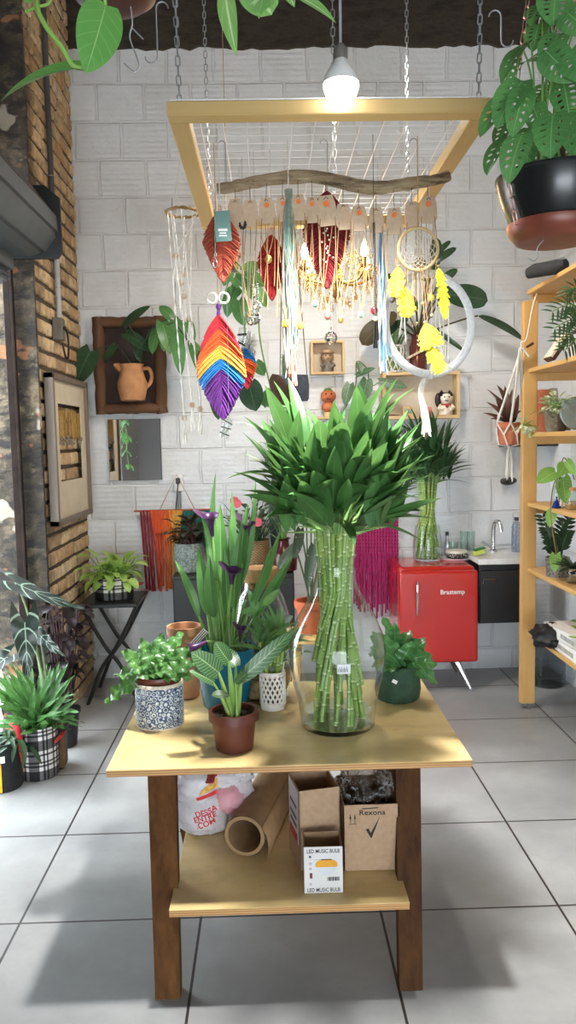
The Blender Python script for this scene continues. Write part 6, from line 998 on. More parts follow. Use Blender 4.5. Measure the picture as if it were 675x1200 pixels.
# pendant bulb
c_ = P(400, 119, 2.36); t = thing('pendant_bulb', 'glowing white pendant bulb on a grey cord above the wire grid', 'lamp', c_); k = 2.36/F
b = B(); b.lathe([(.001, 0), (10*k, 1*k), (17*k, 6*k), (20*k, 15*k), (20*k, 19*k)], c_, 32, False); b.build('diffuser', emit('bulb glow', '#ffffff', 9), t); b = B(); b.lathe([(20*k, 19*k), (19.5*k, 25*k), (14*k, 35*k), (8*k, 42*k), (6.5*k, 46*k)], c_, 32, False); b.build('bulb_body', WHITEP, t)
b = B(); b.lathe([(7*k, 45*k), (8*k, 47*k), (8*k, 56*k), (5*k, 60*k), (1.5*k, 63*k)], c_, 20); b.build('socket', pm('grey socket', '#8d8f91'), t); b = B(); b.tube([c_+V((0, 0, 62*k)), V((c_.x, c_.y, ZC))], .004, 6); b.build('cord', pm('grey cord', '#a9abad', '#9a9c9e', 20, .6), t)
pl_ = lamp('pendant_light', 'SPOT', c_+V((0, 0, -.012)), 310, (1, .985, .96), .06); pl_.data.spot_size = math.radians(120); pl_.data.spot_blend = .9
# driftwood
YD = 2.76; pts = poly([P(x, y, YD) for x, y in ((254, 221), (272, 219), (300, 213), (335, 208), (365, 207), (395, 212), (425, 219), (455, 219), (485, 214), (510, 211), (527, 206))], 4); n = len(pts)
rad = [(.016+.006*math.sin(3.1*i/n)+U(-.0015, .0015)) for i in range(n)]; b = B(); b.tube(pts, rad, 14); b.v = [v+V((0, U(-.0015, .0015), U(-.0015, .0015))) for v in b.v]
q = NT('driftwood'); v_ = q.mapping(q.coord(), (.18, 1, 1)); n1 = q.noise(v_, 40, 6, .7); q.l(q.ramp(n1, [(.35, rgb('#4a3c2d')), (.5, rgb('#8d7a60')), (.65, rgb('#a8967a'))]), q.b.inputs['Base Color']); q.b.inputs['Roughness'].default_value = .95; q.bump(n1, 1, .012); DRIFT = q.m
t = tag(b.build('driftwood_branch', DRIFT), 'bent grey driftwood branch hung under the wire grid holding jewellery cards', 'branch')
def sdrop(px, y0, lab):   # S-hook from the grid down to the branch
    p = min(pts, key=lambda q_: abs(q_.x-P(px, y0, YD).x)); top = V((p.x-.012, p.y, GZ+.006)); L = GZ - p.z - .012 + .03; hookthing(top, L, lab, V((1, 0, 0)), .024, .0018)
sdrop(262, 172, 'S-shaped wire hook carrying the left end of the driftwood branch'); sdrop(378, 166, 'S-shaped wire hook carrying the middle of the driftwood branch'); sdrop(487, 170, 'S-shaped wire hook carrying the right end of the driftwood branch')
# jewellery cards with cords and pendants
CARD = pm('jewellery card', '#c0a78e', '#b59c83', 60, .85); ORST = pm('orange sticker', '#e8762f', '#dd6a28', 9, .6); CORD = pm('tan cord', '#a3835a', '#8f7048', 90, .85)
PEND = {'c': glassmat('crystal', '#f2f6f4', .02, 1.5), 'y': pm('yellow resin', '#d8b83a', '#b89a4a', 60, .25), 'g': pm('green stone', '#7d9a84', '#5d7a66', 60, .3), 'r': pm('red glass bead', '#8e1f22', '#7a191c', 9, .15), 'p': pm('rose stone', '#b9706a', '#94564f', 60, .3), 'd': pm('dark agate', '#4d4a48', '#6e6a60', 60, .25), 'b': pm('brass charm', '#b79a5c', '#9c8047', 30, .35, 0, .8), 'k': pm('black beads', '#121214', '#1a1a1c', 20, .3)}
GJ = 'jewellery cards along the driftwood branch'
cards = [(276, 250, 20, 32, 0, 'k', 280, 'plain card with a pair of black bead earrings, first from the left on the branch'), (293, 250, 20, 30, 0, 'c', 372, 'card with dark clips and a clear crystal, second from the left on the branch'), (313, 247, 20, 28, 1, 'b', 300, 'orange-stickered card with short cords, first orange sticker from the left on the branch'), (332, 245, 17, 28, 1, 'y', 375, 'orange-stickered card holding a yellow flower pendant, left of the mint yarn bundle'), (350, 243, 18, 29, 1, 'y', 377, 'orange-stickered card just right of the mint yarn bundle top'), (366, 246, 17, 29, 1, 'g', 352, 'orange-stickered card with a green stone, left half over the dark red leaf hanging'), (383, 247, 24, 34, 1, 'p', 365, 'large tilted orange-stickered card in front of the dark red leaf hanging'), (403, 254, 20, 29, 0, 'b', 372, 'plain card just right of the dark red leaf hanging'), (421, 256, 20, 28, 1, 'g', 365, 'orange-stickered card above the brightest chandelier bulb'), (441, 258, 19, 28, 0, 'r', 360, 'plain card with a red bead cord, left of the blue ribbon'), (462, 259, 20, 30, 1, 'd', 345, 'orange-stickered card beside the blue ribbon, left of the small dreamcatcher'), (483, 252, 18, 30, 0, 'b', 350, 'plain card above the left side of the small dreamcatcher'), (502, 246, 21, 30, 1, 'y', 345, 'orange-stickered card at the right end of the branch')]
for i, (x, y, w_, h_, st, pk, py, lab) in enumerate(cards):
    k = 2.73/F; c0 = P(x, y, 2.73+.006*(i % 2)); W2, H2 = w_*k/2, h_*k/2; rot = U(-.08, .08); t = thing('jewellery_card', lab, 'jewellery card', c0, GJ); ry = U(-.2, .2); rm = Matrix.Rotation(ry, 3, 'Z') @ Matrix.Rotation(rot, 3, 'Y'); tw = lambda X, Z, D, c0=c0, rm=rm: c0 + rm @ V((X, D, Z))
    b = B(); b.sheet([(-W2*.62, H2), (W2*.62, H2), (W2*.85, H2*.5), (W2, -H2*.6), (W2*.68, -H2), (-W2*.68, -H2), (-W2, -H2*.6), (-W2*.85, H2*.5)], .0016, tw); b.build('card', CARD, t, smooth=False)
    b = B(); tp = min(pts, key=lambda q_: abs(q_.x-c0.x)); b.tube([tw(-W2*.2, H2*.75, -.001), tw(0, H2*.9, -.003), tw(W2*.2, H2*.75, -.001)], .0012, 5); b.tube([tw(0, H2*.88, 0), V((c0.x, tp.y-.012, tp.z-.012))], .0009, 4); b.build('tie', INK, t)
    if st: b = B(); b.lathe([(W2*.3, 0), (W2*.3, .001), (.0005, .001)], (0, 0, 0), 14); b.v = [tw(v.x, v.y+H2*.45, -.0009-v.z) for v in b.v]; b.build('sticker', ORST, t)
    b = B(); pp = P(x+U(-4, 4), py, 2.73); 
    if pk == 'k':
        for s2 in (-1, 1): o_ = P(x-8*-s2*.9+ (1 if s2 > 0 else -2), 259, 2.73); b.tube([tw(s2*W2*.7, -H2*.7, 0), o_], .0008, 4)
        b.build('cord', CORD, t)
        for s2 in (-1, 1):
            b = B()
            o_ = P(x-8*-s2*.9+(1 if s2 > 0 else -2), 259, 2.73)
            for q_ in range(9): a = q_*.7; b.ball(o_+V((math.cos(a)*.009, math.sin(a)*.004, -.012+math.sin(a)*.012)), .006, 8, 5)
            b.build('earring', PEND['k'], t)
        continue
    for s2 in (-1, 1):
        s0 = tw(s2*W2*.72, -H2*.72, -.002); b.tube(poly([tw(s2*W2*.6, -H2*.62, .002), s0, s0.lerp(pp, .5)+V((s2*.010+U(-.006, .006), U(-.006, .006), 0)), pp], 5), .0014, 5); e_ = P(x+s2*w_*.3+U(-3, 3), U(290, 335), 2.735); b.tube(bez(s0, s0.lerp(e_, .5)+V((s2*.004, 0, 0)), e_, 5), .0013, 5)
    for q_ in range(2):
        e_ = P(x+U(-9, 9), U(350, 388), 2.73+U(-.02, .02)); s0 = tw(U(-.6, .6)*W2, -H2*.85, .002); b.tube(bez(s0, s0.lerp(e_, .5)+V((U(-.01, .01), 0, 0)), e_, 5), .0013, 5)
    b.build('cord', CORD, t); b = B(); rr = U(.008, .013); b.ball(pp-V((0, 0, rr)), rr, 12, 8, (.8, .45, 1.1)); b.ring(pp-V((0, 0, rr)), rr*.95, .0018, V((0, 1, .1)), 18, 5, sy=1.15); b.build('pendant', PEND[pk], t)
# feather-shaped macrame hangings
def macleaf(t, top, bot, hw, bands, name='fringe_band', dens=105, lean=.5, off=0, peak=.45, cordm=None):
    top, bot = V(top), V(bot); ax = bot-top; L = ax.length; d = ax.normalized(); sd = V((1, 0, 0)); sd = (sd-d*sd.dot(d)).normalized(); nm = d.cross(sd); bs = {}
    def prof(u): return hw*(math.sin(PI*min(1, u/peak)/2)**.8 if u < peak else max(0, (1-(u-peak)/(1-peak)))**.72)
    for k in range(dens):
        u = (k+.5)/dens; band = next(i for i, (e_, _) in enumerate(bands) if u <= e_); b = bs.setdefault(band, B())
        for s2 in (-1, 1):
            for z_ in range(2):
                ue = min(1, u + lean*U(.85, 1.05)*hw/L*1.1*(1 if u < .7 else 1-(u-.7)*2.4)); w_ = prof(ue)*U(.93, 1.05); p0 = top+d*L*u+nm*(-.004 if z_ else .004); p2 = top+d*L*ue+sd*s2*w_+nm*(U(-.012, .012)); p1 = p0.lerp(p2, .5)-d*.012+nm*(-.008 if z_ else .004); b.tube(bez(p0, p1, p2, 4), [.0028, .0036, .0038, .0036, .0026], 4, flat=.6)
    for i, b in bs.items(): b.build(name, bands[i][1], t)
    b = B(); m = 46; b.tube([top-d*.03+d*(L*.93+.03)*j/m+nm*-.009 for j in range(m+1)], [.0035+.0018*(j % 2) for j in range(m+1)], 6); b.build('spine', bands[0][1], t)
def hangcord(t, a, b_, m=ROPE, r=.0018): b = B(); b.tube([V(a), V(b_)], r, 5); b.build('hanging_cord', m, t)
CORAL = pm('coral yarn', '#b5563f', '#a54a36', 90, .95, .4); REDY = pm('bright red yarn', '#b02a2b', '#9c2224', 90, .95, .4); DKR = pm('deep red yarn', '#8a1f27', '#771a21', 90, .95, .4)
GM = 'leaf shaped macrame hangings'
p_ = P(258, 250, 2.64); t = thing('macrame_leaf', 'coral leaf-shaped macrame with a teal tag at the left of the branch', 'macrame', P(262, 330, 2.64), GM); macleaf(t, p_, P(262, 331, 2.64), 21*2.64/F, [(1, CORAL)]); hangcord(t, p_, V((p_.x, p_.y, GZ)))
b = B(); tc = P(261, 265, 2.61); b.bbox(tc, (18*2.62/F, .002, 34*2.62/F), .0008, Matrix.Rotation(-.06, 3, 'Y')); o = b.build('paper_tag', pm('teal card', '#6f9088', '#64847d', 9, .7), t, smooth=False); b = B()
for k, (u, w_) in enumerate(((-.012, .030), (-.022, .022), (-.03, .026))): b.box(tc+V((.0, -.0016, u)), (w_, .0008, .004 if k else .008))
b.build('tag_print', WHITEP, o, smooth=False)
b = B(); k0 = P(251, 245, 2.61); b.tube([k0, P(252, 298, 2.61)], .0022, 6); b.ring(P(252.5, 308, 2.61), .010, .0022, V((0, 1, 0)), 16, 6, sx=.6, sy=1.4); b.bbox(P(252, 299, 2.61), (.012, .008, .014), .002); b.build('key_clasp', pm('nickel clasp', '#c9c7c2', '#b3b1ac', 20, .25, 0, .9), t)
p_ = P(318, 276, 2.82); t = thing('macrame_leaf', 'small bright red leaf-shaped macrame beside the mint yarn bundle', 'macrame', P(319, 352, 2.82), GM); macleaf(t, p_, P(319, 352, 2.82), 16*2.82/F, [(1, REDY)]); hangcord(t, p_, V((p_.x, p_.y, GZ)))
p_ = P(383, 224, 2.78); t = thing('macrame_leaf', 'large deep red leaf-shaped macrame behind the jewellery cards', 'macrame', P(383, 336, 2.78), GM); macleaf(t, p_, P(383, 338, 2.78), 27*2.78/F, [(1, DKR)], dens=125); hangcord(t, p_, V((p_.x, p_.y, GZ)))
b = B()
for k in range(16): b.ball(P(383+U(-8, 8), 268+k*2.6, 2.765), .0032, 6, 4)
b.build('beads', WHITEP, t)
RB = [(.14, pm('rainbow red', '#bf2f3a', '#ab2833', 90, .95, .4)), (.29, pm('rainbow orange', '#dd6430', '#cd5828', 90, .95, .4)), (.42, pm('rainbow yellow', '#e0aa4c', '#d29c40', 90, .95, .4)), (.52, pm('rainbow blue', '#2279b8', '#1d6ca6', 90, .95, .4)), (1, pm('rainbow purple', '#5f2479', '#521e69', 90, .95, .4))]
YR = 2.76; p_ = P(256, 368, YR); t = thing('rainbow_macrame', 'large rainbow leaf-shaped macrame, red on top to purple at its tip', 'macrame', P(261, 492, YR)); macleaf(t, p_, P(262, 492, YR), 28*YR/F, RB, dens=150, lean=.8, peak=.6); hangcord(t, p_+V((0, 0, .02)), V((p_.x-.0, p_.y, GZ)), NATROPE); b = B()
for k in range(10): a = k*.63; b.tube([p_+V((0, 0, .03)), p_+V((math.cos(a)*.006, math.sin(a)*.006, -.01))], .002, 4)
b.lathe([(.005, 0), (.009, .008), (.006, .018), (.002, .02)], p_+V((0, 0, .015)), 12); b.build('tassel_knot', RB[4][1], t); b = B()
for s2 in (-1, 1): b.ring(p_+V((s2*.02, -.008, .052)), .017, .004, V((0, 1, .2)), 20, 6)
b.build('white_rings', ROPE, t)
p_ = P(286, 408, 3.0); t = thing('small_rainbow_tassel', 'small orange and red tassel behind the large rainbow macrame', 'tassel', P(289, 456, 3.0)); macleaf(t, p_, P(290, 456, 3.0), 13*3.0/F, [(.25, RB[3][1]), (.6, RB[1][1]), (1, RB[0][1])], dens=36); hangcord(t, p_, V((p_.x, p_.y, GZ)))
c_ = P(292, 402, 3.02); t = thing('white_pompom', 'fluffy white yarn pompom hanging below a clear crystal', 'pompom', c_); b = B()
for k in range(140):
    v_ = V((U(-1, 1), U(-1, 1), U(-1, 1))).normalized(); b.tube([c_+V((0, .06, 0)), c_+V((0, .06, 0))+V((v_.x*.036, v_.y*.036, v_.z*.062))*U(.8, 1)], .0022, 4)
b.build('yarn', ROPE, t); hangcord(t, c_+V((0, .06, .05)), V((c_.x, c_.y+.06, GZ)))
# little glass tubes
for (x0_, y0_, x1_, y1_, Y, lab) in ((285, 385, 279, 420, 2.9, 'clear glass tube wrapped with dark wire behind the rainbow macrame'), (268, 490, 262, 513, 2.75, 'clear glass tube below the purple tip of the rainbow macrame')):
    a_, b_ = P(x0_, y0_, Y), P(x1_, y1_, Y); t = thing('glass_tube', lab, 'vial', b_, 'small glass tubes'); d = (b_-a_).normalized(); L = (b_-a_).length; b = B(); rm = d.to_track_quat('Z', 'Y').to_matrix(); b.lathe([(.014, 0), (.015, .002), (.015, L-.004), (.012, L), (.001, L)], a_, 18, True, rot=rm); b.build('tube', THIN, t); b = B()
    for k in range(3): b.ring(a_+d*L*(.2+.3*k), .0165, .0022, d+V((U(-.3, .3), 0, U(-.2, .2))), 16, 5)
    b.build('wire', INK, t); hangcord(t, a_, V((a_.x+.01, a_.y, GZ)), STEEL, .0008); b = B(); b.leaf(b_, -d, L*.8, .012, 'lance'); b.build('dried_sprig', pm('dried sprig', '#8a7a55', '#6f6444', 30, .8), t)
# mint yarn bundle
YM = 2.74; t = thing('mint_yarn_bundle', 'long bundle of mint and grey yarn with an orange and pink tassel end', 'yarn', P(342, 430, YM)); tp = P(338, 222, YM)
for nm, m_, cnt, x0_, y1_ in (('mint_strands', pm('mint yarn', '#8b9a86', '#788974', 80, .95), 22, 342, 405), ('grey_strands', pm('grey yarn', '#96928a', '#827e76', 80, .95), 16, 341, 440), ('teal_strands', pm('teal yarn', '#6f9a97', '#5d8885', 80, .95), 8, 344, 410)):
    b = B()
    for k in range(cnt): b.tube(poly([tp+V((U(-.012, .012), U(-.01, .01), 0)), P(x0_-4+U(-5, 7), 280, YM+U(-.02, .02)), P(x0_-2+U(-8, 8), 340, YM+U(-.02, .02)), P(x0_+U(-7, 7), y1_+U(-18, 6), YM+U(-.02, .02))], 5), .0022, 5)
    b.build(nm, m_, t)
hangcord(t, tp, V((tp.x, tp.y, GZ)))
for nm, m_, x0_, y0_, y1_ in (('orange_tassel', pm('orange yarn', '#d9743c', '#cc6730', 80, .95), 340, 405, 440), ('pink_tassel', pm('pink yarn', '#d58478', '#c87368', 80, .95), 345, 428, 450)):
    b = B()
    for k in range(16): b.tube([P(x0_+U(-2, 2), y0_, YM), P(x0_+U(-3.5, 3.5), y1_+U(-3, 3), YM+U(-.01, .01))], .0024, 5)
    b.build(nm, m_, t)
# crystal drops
for (x, y, r_, ytop, lab) in ((297, 372, 8.5, 330, 'large clear crystal ball hanging left of the bright red macrame leaf'), (388, 396, 7.5, 300, 'clear crystal ball on a beaded chain in front of the small wall box'), (301, 358, 5, 330, 'smaller clear crystal ball just above the largest one')):
    c_ = P(x, y, 2.84 if x < 350 else 3.3); k = c_.y/F; t = thing('crystal_drop', lab, 'crystal', c_, 'crystal balls under the frame'); b = B(); b.ball(c_, r_*k, 10, 7); b.build('crystal', PEND['c'], t, smooth=False); b = B(); tt = P(x, ytop, c_.y); n = 9
    for j in range(n): b.ball(c_.lerp(tt, .12+.88*j/n), .0045, 8, 5)
    b.build('beads', PEND['c'], t); hangcord(t, c_+V((0, 0, r_*k)), V((c_.x, c_.y, GZ)), STEEL, .0008)
# dreamcatcher
YC = 2.72; c_ = P(490, 292, YC); k = YC/F; nrm = V((.12, -1, -.05)); t = thing('dreamcatcher', 'small natural hoop dreamcatcher with bright yellow feathers', 'dreamcatcher', c_-V((0, 0, .06))); R_ = 23.5*k; b = B(); b.ring(c_, R_, .0055, nrm, 40, 8); b.build('hoop', pm('rattan hoop', '#c9b183', '#b59b6c', 40, .7), t); b = B(); _, s1, n1 = basis(nrm); off = V((0, 0, -.012))
pr = [R_*(1-.13*i) for i in range(7)]
for i in range(6):
    for j in range(14):
        a0, a1 = 2*PI*(j+.5*(i % 2))/14, 2*PI*(j+.5+.5*(i % 2))/14; q0 = lambda a, r_: c_+off*(1-r_/R_)+s1*math.cos(a)*r_+n1*math.sin(a)*r_
        for a_ in (a1, a1-2*PI/14): b.tube([q0(a0, pr[i]), q0(a_, pr[i+1])], .0008, 4)
b.build('web', ROPE, t); hangcord(t, c_+V((0, 0, R_)), V((c_.x, c_.y, GZ)), NATROPE)
YEL = pm('yellow feather', '#e3cf2e', '#d4bb22', 30, .8)
def feather(t, a, b_, W, m=YEL, n=46):
    a, b_ = V(a), V(b_); d = (b_-a).normalized(); L = (b_-a).length; sd = d.cross(V((0, -1, 0))).normalized(); sd = Matrix.Rotation(U(-.4, .4), 3, d) @ sd; nm = sd.cross(d); b = B(); b.tube([a, a+d*L*.5+nm*.006, b_], [.0018, .0014, .0006], 5)
    for i in range(n):
        u = .04+.94*i/n; w_ = W/2*(math.sin(PI*min(1, u*.9+.12))**.6)*U(.55, 1.1)
        for s2 in (-1, 1):
            if RND() < .12: continue
            p0 = a+d*L*u+nm*.006*4*u*(1-u); p2 = p0+sd*s2*w_+d*w_*.9+nm*U(-.006, .006)
            b.add([p0-d*.004, p0+d*.005, p2+d*.003, p2-d*.001], [(0, 1, 2, 3)], None)
    b.build('feather', m, t)
for (ax_, ay, bx_, by, w_, hx) in ((467, 312, 463, 348, 19, 474), (473, 335, 477, 372, 21, 476), (514, 312, 522, 375, 15, 510), (498, 378, 506, 405, 30, 492), (503, 404, 516, 437, 22, 495)):
    a_, b_ = P(ax_, ay, YC-.01), P(bx_, by, YC-.02); feather(t, a_, b_, w_*k); h0 = P(hx, 310, YC); b = B(); b.tube(bez(h0, h0.lerp(a_, .5), a_, 4), .0013, 4); b.ball(a_, .006, 8, 6); b.build('feather_cord', CORD, t)
b = B()
for x in (478, 484, 489, 495, 500, 505): b.tube([P(x, 314, YC), P(x+U(-2, 2), U(345, 385), YC+.01)], .0011, 4); b.ball(P(x+U(-1, 1), U(350, 385), YC+.01), .006, 8, 5)
b.build('bead_cords', NATROPE, t)
# white hoop
YW = 2.95; c_ = P(503, 380, YW); k = YW/F; t = thing('white_hoop', 'large white wrapped hoop hanging with a long white yarn tail', 'hoop', P(497, 510, YW)); nrm = V((.35, -1, 0)); b = B(); b.ring(c_, 57*k, 4.8*k, nrm, 56, 10); b.v = [v for v in b.v]; b.build('hoop', pm('white wrapped yarn', '#dcdddf', '#cdced1', 90, .9, .3), t)
p0 = c_+V((0, 0, -57*k)); b = B()
for i in range(22): b.tube(poly([p0+V((U(-.012, .012), U(-.01, .01), .0)), P(494+U(-3, 3), 455, YW-.01), P(497+U(-4, 4), 480, YW-.01), P(499+U(-5, 6), 508+U(-6, 4), YW-.01)], 4), .0025, 5)
b.tube([p0+V((.02, -.01, .1)), p0+V((.01, -.012, .04)), p0+V((0, -.014, -.02))], [.006, .008, .009], 8); b.build('tail', ROPE, t)
for (x, y0_, y1_) in ((470, 352, 392), (476, 345, 400), (512, 345, 395), (517, 340, 410), (521, 350, 415), (526, 360, 420)): b = B(); b.tube(poly([P(x, y0_, YW), P(x+U(-2, 2), (y0_+y1_)/2, YW-.01), P(x+U(-2, 2), y1_, YW)]), .003, 5); b.build('cord', ROPE, t)
b = B()
for i in range(10): b.tube(bez(P(520+U(-4, 4), 405, YW), P(510+U(-8, 14), 415, YW), P(524+U(-8, 6), 432, YW), 5), .0012, 4)
b.build('lace', ROPE, t)['kind'] = 'stuff'; hangcord(t, c_+V((0, 0, 57*k)), V((c_.x, c_.y, GZ)), ROPE, .003)
# black bead strand and blue ribbon
YK = 2.7; t = thing('black_bead_strand', 'long black beaded strand hanging beside the blue ribbon', 'bead strand', P(440, 408, YK)); b = B(); tp = P(438, 262, YK)
for i in range(52): b.ball(tp.lerp(P(440, 372, YK), i/51), .0046, 7, 5)
b.build('beads', PEND['k'], t); b = B()
for i in range(8): b.tube([P(440, 376, YK), P(440+U(-2, 3), 408, YK)], .0028, 5)
b.build('tassel', PEND['k'], t); b = B(); b.ball(P(440, 374, YK), .009, 10, 7); b.build('wood_bead', pm('beige bead', '#cdb694'), t); hangcord(t, tp, V((tp.x, tp.y, GZ)), INK, .001)
t = thing('blue_ribbon_strand', 'blue and white yarn strand hanging left of the white hoop', 'yarn', P(448, 436, 2.8)); 
for nm, m_, cnt in (('white_strands', ROPE, 10), ('blue_strands', pm('blue yarn', '#5f93c0', '#4a7fae', 60, .95), 9)):
    b = B()
    for i in range(cnt): b.tube(poly([P(446+U(-2, 2), 250, 2.8), P(447+U(-4, 4), 320, 2.8+U(-.02, .02)), P(448+U(-4, 5), 380, 2.8+U(-.02, .02)), P(449+U(-4, 6)+(2 if nm[0] == 'b' else 0), 425+U(-12, 14), 2.8)], 4), .0024, 5)
    b.build(nm, m_, t)
hangcord(t, P(446, 250, 2.8), V((P(446, 250, 2.8).x, 2.8, GZ)))
# shell wind chime
YS = 3.55; c_ = P(214, 249, YS); k = YS/F; t = thing('wind_chime', 'ring-shaped twig wind chime with white shell strands outside the frame', 'wind chime', P(214, 510, YS)); b = B()
for q_ in range(7): b.tube([c_+V((math.cos(2*PI*i/30)*19*k, math.sin(2*PI*i/30)*19*k, 0))+V((U(-.004, .004), U(-.004, .004), U(-.006, .006))) for i in range(30)], .003, 5, closed=True)
b.build('twig_ring', pm('dry twig', '#a8875a', '#8d6d43', 40, .9), t); b = B(); SHELL = pm('shell white', '#ece8e2', '#dcd6cc', 40, .4); FLW = pm('tan flower', '#d9c8b4', '#bfa68c', 60, .8); 
strands = [(199, 300), (206, 330), (212, 318), (217, 345), (219, 490), (231, 475), (240, 480), (222, 375)]
for j, (x, y1_) in enumerate(strands):
    a = 2*PI*j/len(strands); p0 = c_+V((math.cos(a)*17*k, math.sin(a)*17*k, 0)); e = V((p0.x+(P(x, y1_, YS).x-p0.x)*.8, p0.y, P(x, y1_, YS).z)); b.tube([p0, e], .0008, 4)
    fb = B(); tb = B()
    fb.tube([p0.lerp(e, i/56) for i in range(57)], [(.0008, .0032, .0042, .0030)[i % 4] for i in range(57)], 6)
    f_ = e
    for i in range(7): aa = i*.9; tb.leaf(f_, V((math.cos(aa), -.3, math.sin(aa))), .015, .011, 'oval', up=V((0, -1, 0)), droop=.4)
    for i in range(9): fb.tube([f_-V((0, 0, .015)), f_+V((U(-.014, .014), U(-.014, .014), -.09-U(0, .03)))], [.004, .002], 5)
    fb.build('shell_strand', SHELL, t); tb.build('dried_flower', FLW, t)
b.build('threads', ROPE, t); b = B(); ap = c_+V((0, 0, .25))
for i in range(3): a = 2*PI*i/3; b.tube([c_+V((math.cos(a)*18*k, math.sin(a)*18*k, 0)), ap], .001, 4)
b.tube([ap, V((ap.x, ap.y, ZC))], .001, 4); b.build('hanging_cord', ROPE, t)
# chandelier
YCH = 3.95; c_ = P(394, 318, YCH); t = thing('chandelier', 'glowing crystal chandelier behind the macrame hangings', 'chandelier', c_-V((0, 0, .3))); BRASS = pm('aged brass', '#b48f52', '#967440', 20, .35, 0, .9); b = B(); b.lathe([(.001, -.14), (.02, -.12), (.012, -.08), (.035, -.04), (.02, 0), (.03, .05), (.012, .1), (.012, .24), (.02, .25), (.001, .26)], c_, 20); b.build('column', BRASS, t); BULB = emit('warm bulb', '#ffcf90', 45); GEM = PEND['c']; gm_ = B()
b = B(); chain(b, c_+V((0, 0, .255)), V((c_.x, c_.y, ZC)), .045, .0024, .018); b.build('chain', STEEL, t)
for j in range(6):
    a = 2*PI*j/6+.35; rx = V((math.cos(a), math.sin(a), 0)); tip = c_+rx*.165+V((0, 0, -.035+.03*(j % 2))); b = B(); b.tube(poly([c_+V((0, 0, -.03)), c_+rx*.06+V((0, 0, -.06)), c_+rx*.13+V((0, 0, -.05)), tip]), .006, 8); b.lathe([(.012, 0), (.026, .008), (.028, .014), (.01, .014), (.011, .05), (.001, .05)], tip, 14); b.build('arm', BRASS, t)
    b = B(); b.lathe([(.008, .05), (.016, .065), (.018, .08), (.012, .105), (.004, .125), (.001, .13)], tip, 14); b.build('bulb', BULB, t)
    for kk in range(4): aa = 2*PI*kk/4; p = tip+V((math.cos(aa)*.027, math.sin(aa)*.027, .008)); gm_.ball(p-V((0, 0, .012)), .006, 6, 4); gm_.ball(p-V((0, 0, .036)), .012, 6, 5, (.7, .4, 1.4))
    for kk in range(8): u = kk/7; p = c_+rx*(.03+.13*u)+V((0, 0, .14-.14*u-.16*u*(1-u))); gm_.ball(p, .007, 6, 4)
for ring_, (rr, zz, cnt) in enumerate(((.15, -.06, 30), (.11, -.10, 24), (.07, -.14, 16), (.185, -.01, 36), (.09, .10, 18), (.13, .05, 26), (.17, .05, 28), (.06, .16, 12), (.20, .03, 30))):
    for i in range(cnt): a = 2*PI*i/cnt; p = c_+V((math.cos(a)*rr+U(-.015, .015), math.sin(a)*rr+U(-.015, .015), zz+U(-.03, .03))); gm_.ball(p, .004, 6, 4); gm_.ball(p-V((0, 0, .018)), U(.006, .011), 6, 5, (.75, .4, 1.5))
cr_ = gm_.build('crystals', glassmat('amber crystal', '#f6e6d0', .05, 1.4, .2), t, smooth=False); cr_['kind'] = 'stuff'
lamp('chandelier_light', 'POINT', c_+V((0, 0, .06)), 15, (1, .70, .38), .12)
# denim planter
YP_ = 3.55; a_, b_ = P(327, 440, YP_), P(362, 470, YP_); cx_, cz_ = (a_.x+b_.x)/2, b_.z; w_, h_ = b_.x-a_.x, a_.z-b_.z; t = thing('denim_planter', 'grey felt hanging planter pouch with a brown flap and a small cactus', 'planter', (cx_, YP_, cz_)); b = B(); b.lathe([(w_*.45, 0), (w_*.5, .01), (w_*.52, h_*.6), (w_*.48, h_), (w_*.45, h_), (w_*.44, .03), (.001, .03)], (cx_, YP_, cz_), 28, sy=.6); b.build('pouch', pm('grey felt', '#747c88', '#5f6772', 40, .95, .5), t); b = B(); b.pleaf(P(319, 438, YP_-.05), P(338, 476, YP_-.07), .075, 'oval', .2, .8); sf = b.build('leather_flap', pm('brown leather flap', '#6d4e38', '#5c402d', 20, .7), t); sf.modifiers.new('th', 'SOLIDIFY').thickness = .002
b = B(); b.tube([V((cx_-.035, YP_, cz_+.03)), V((cx_-.038, YP_, cz_+h_+.05)), V((cx_-.04, YP_, cz_+h_+.09))], [.014, .015, .006], 9); 
for i in range(50): zz = U(cz_+h_, cz_+h_+.09); a = U(0, 6.28); p = V((cx_-.038, YP_, zz)); b.tube([p, p+V((math.cos(a)*.021, math.sin(a)*.021, .004))], .0008, 3)
b.build('cactus', pm('cactus green', '#5f7d4d', '#4c683c', 30, .8), t); b = B(); b.tube([V((cx_-w_*.47, YP_, cz_+h_)), V((P(333, 330, YP_).x, YP_, GZ))], .0022, 5); b.tube([V((cx_+w_*.45, YP_, cz_+h_)), V((P(345, 330, YP_).x, YP_, GZ))], .0022, 5); b.build('hanging_cord', pm('brown cord', '#7a6450', '#675340', 60, .9), t)
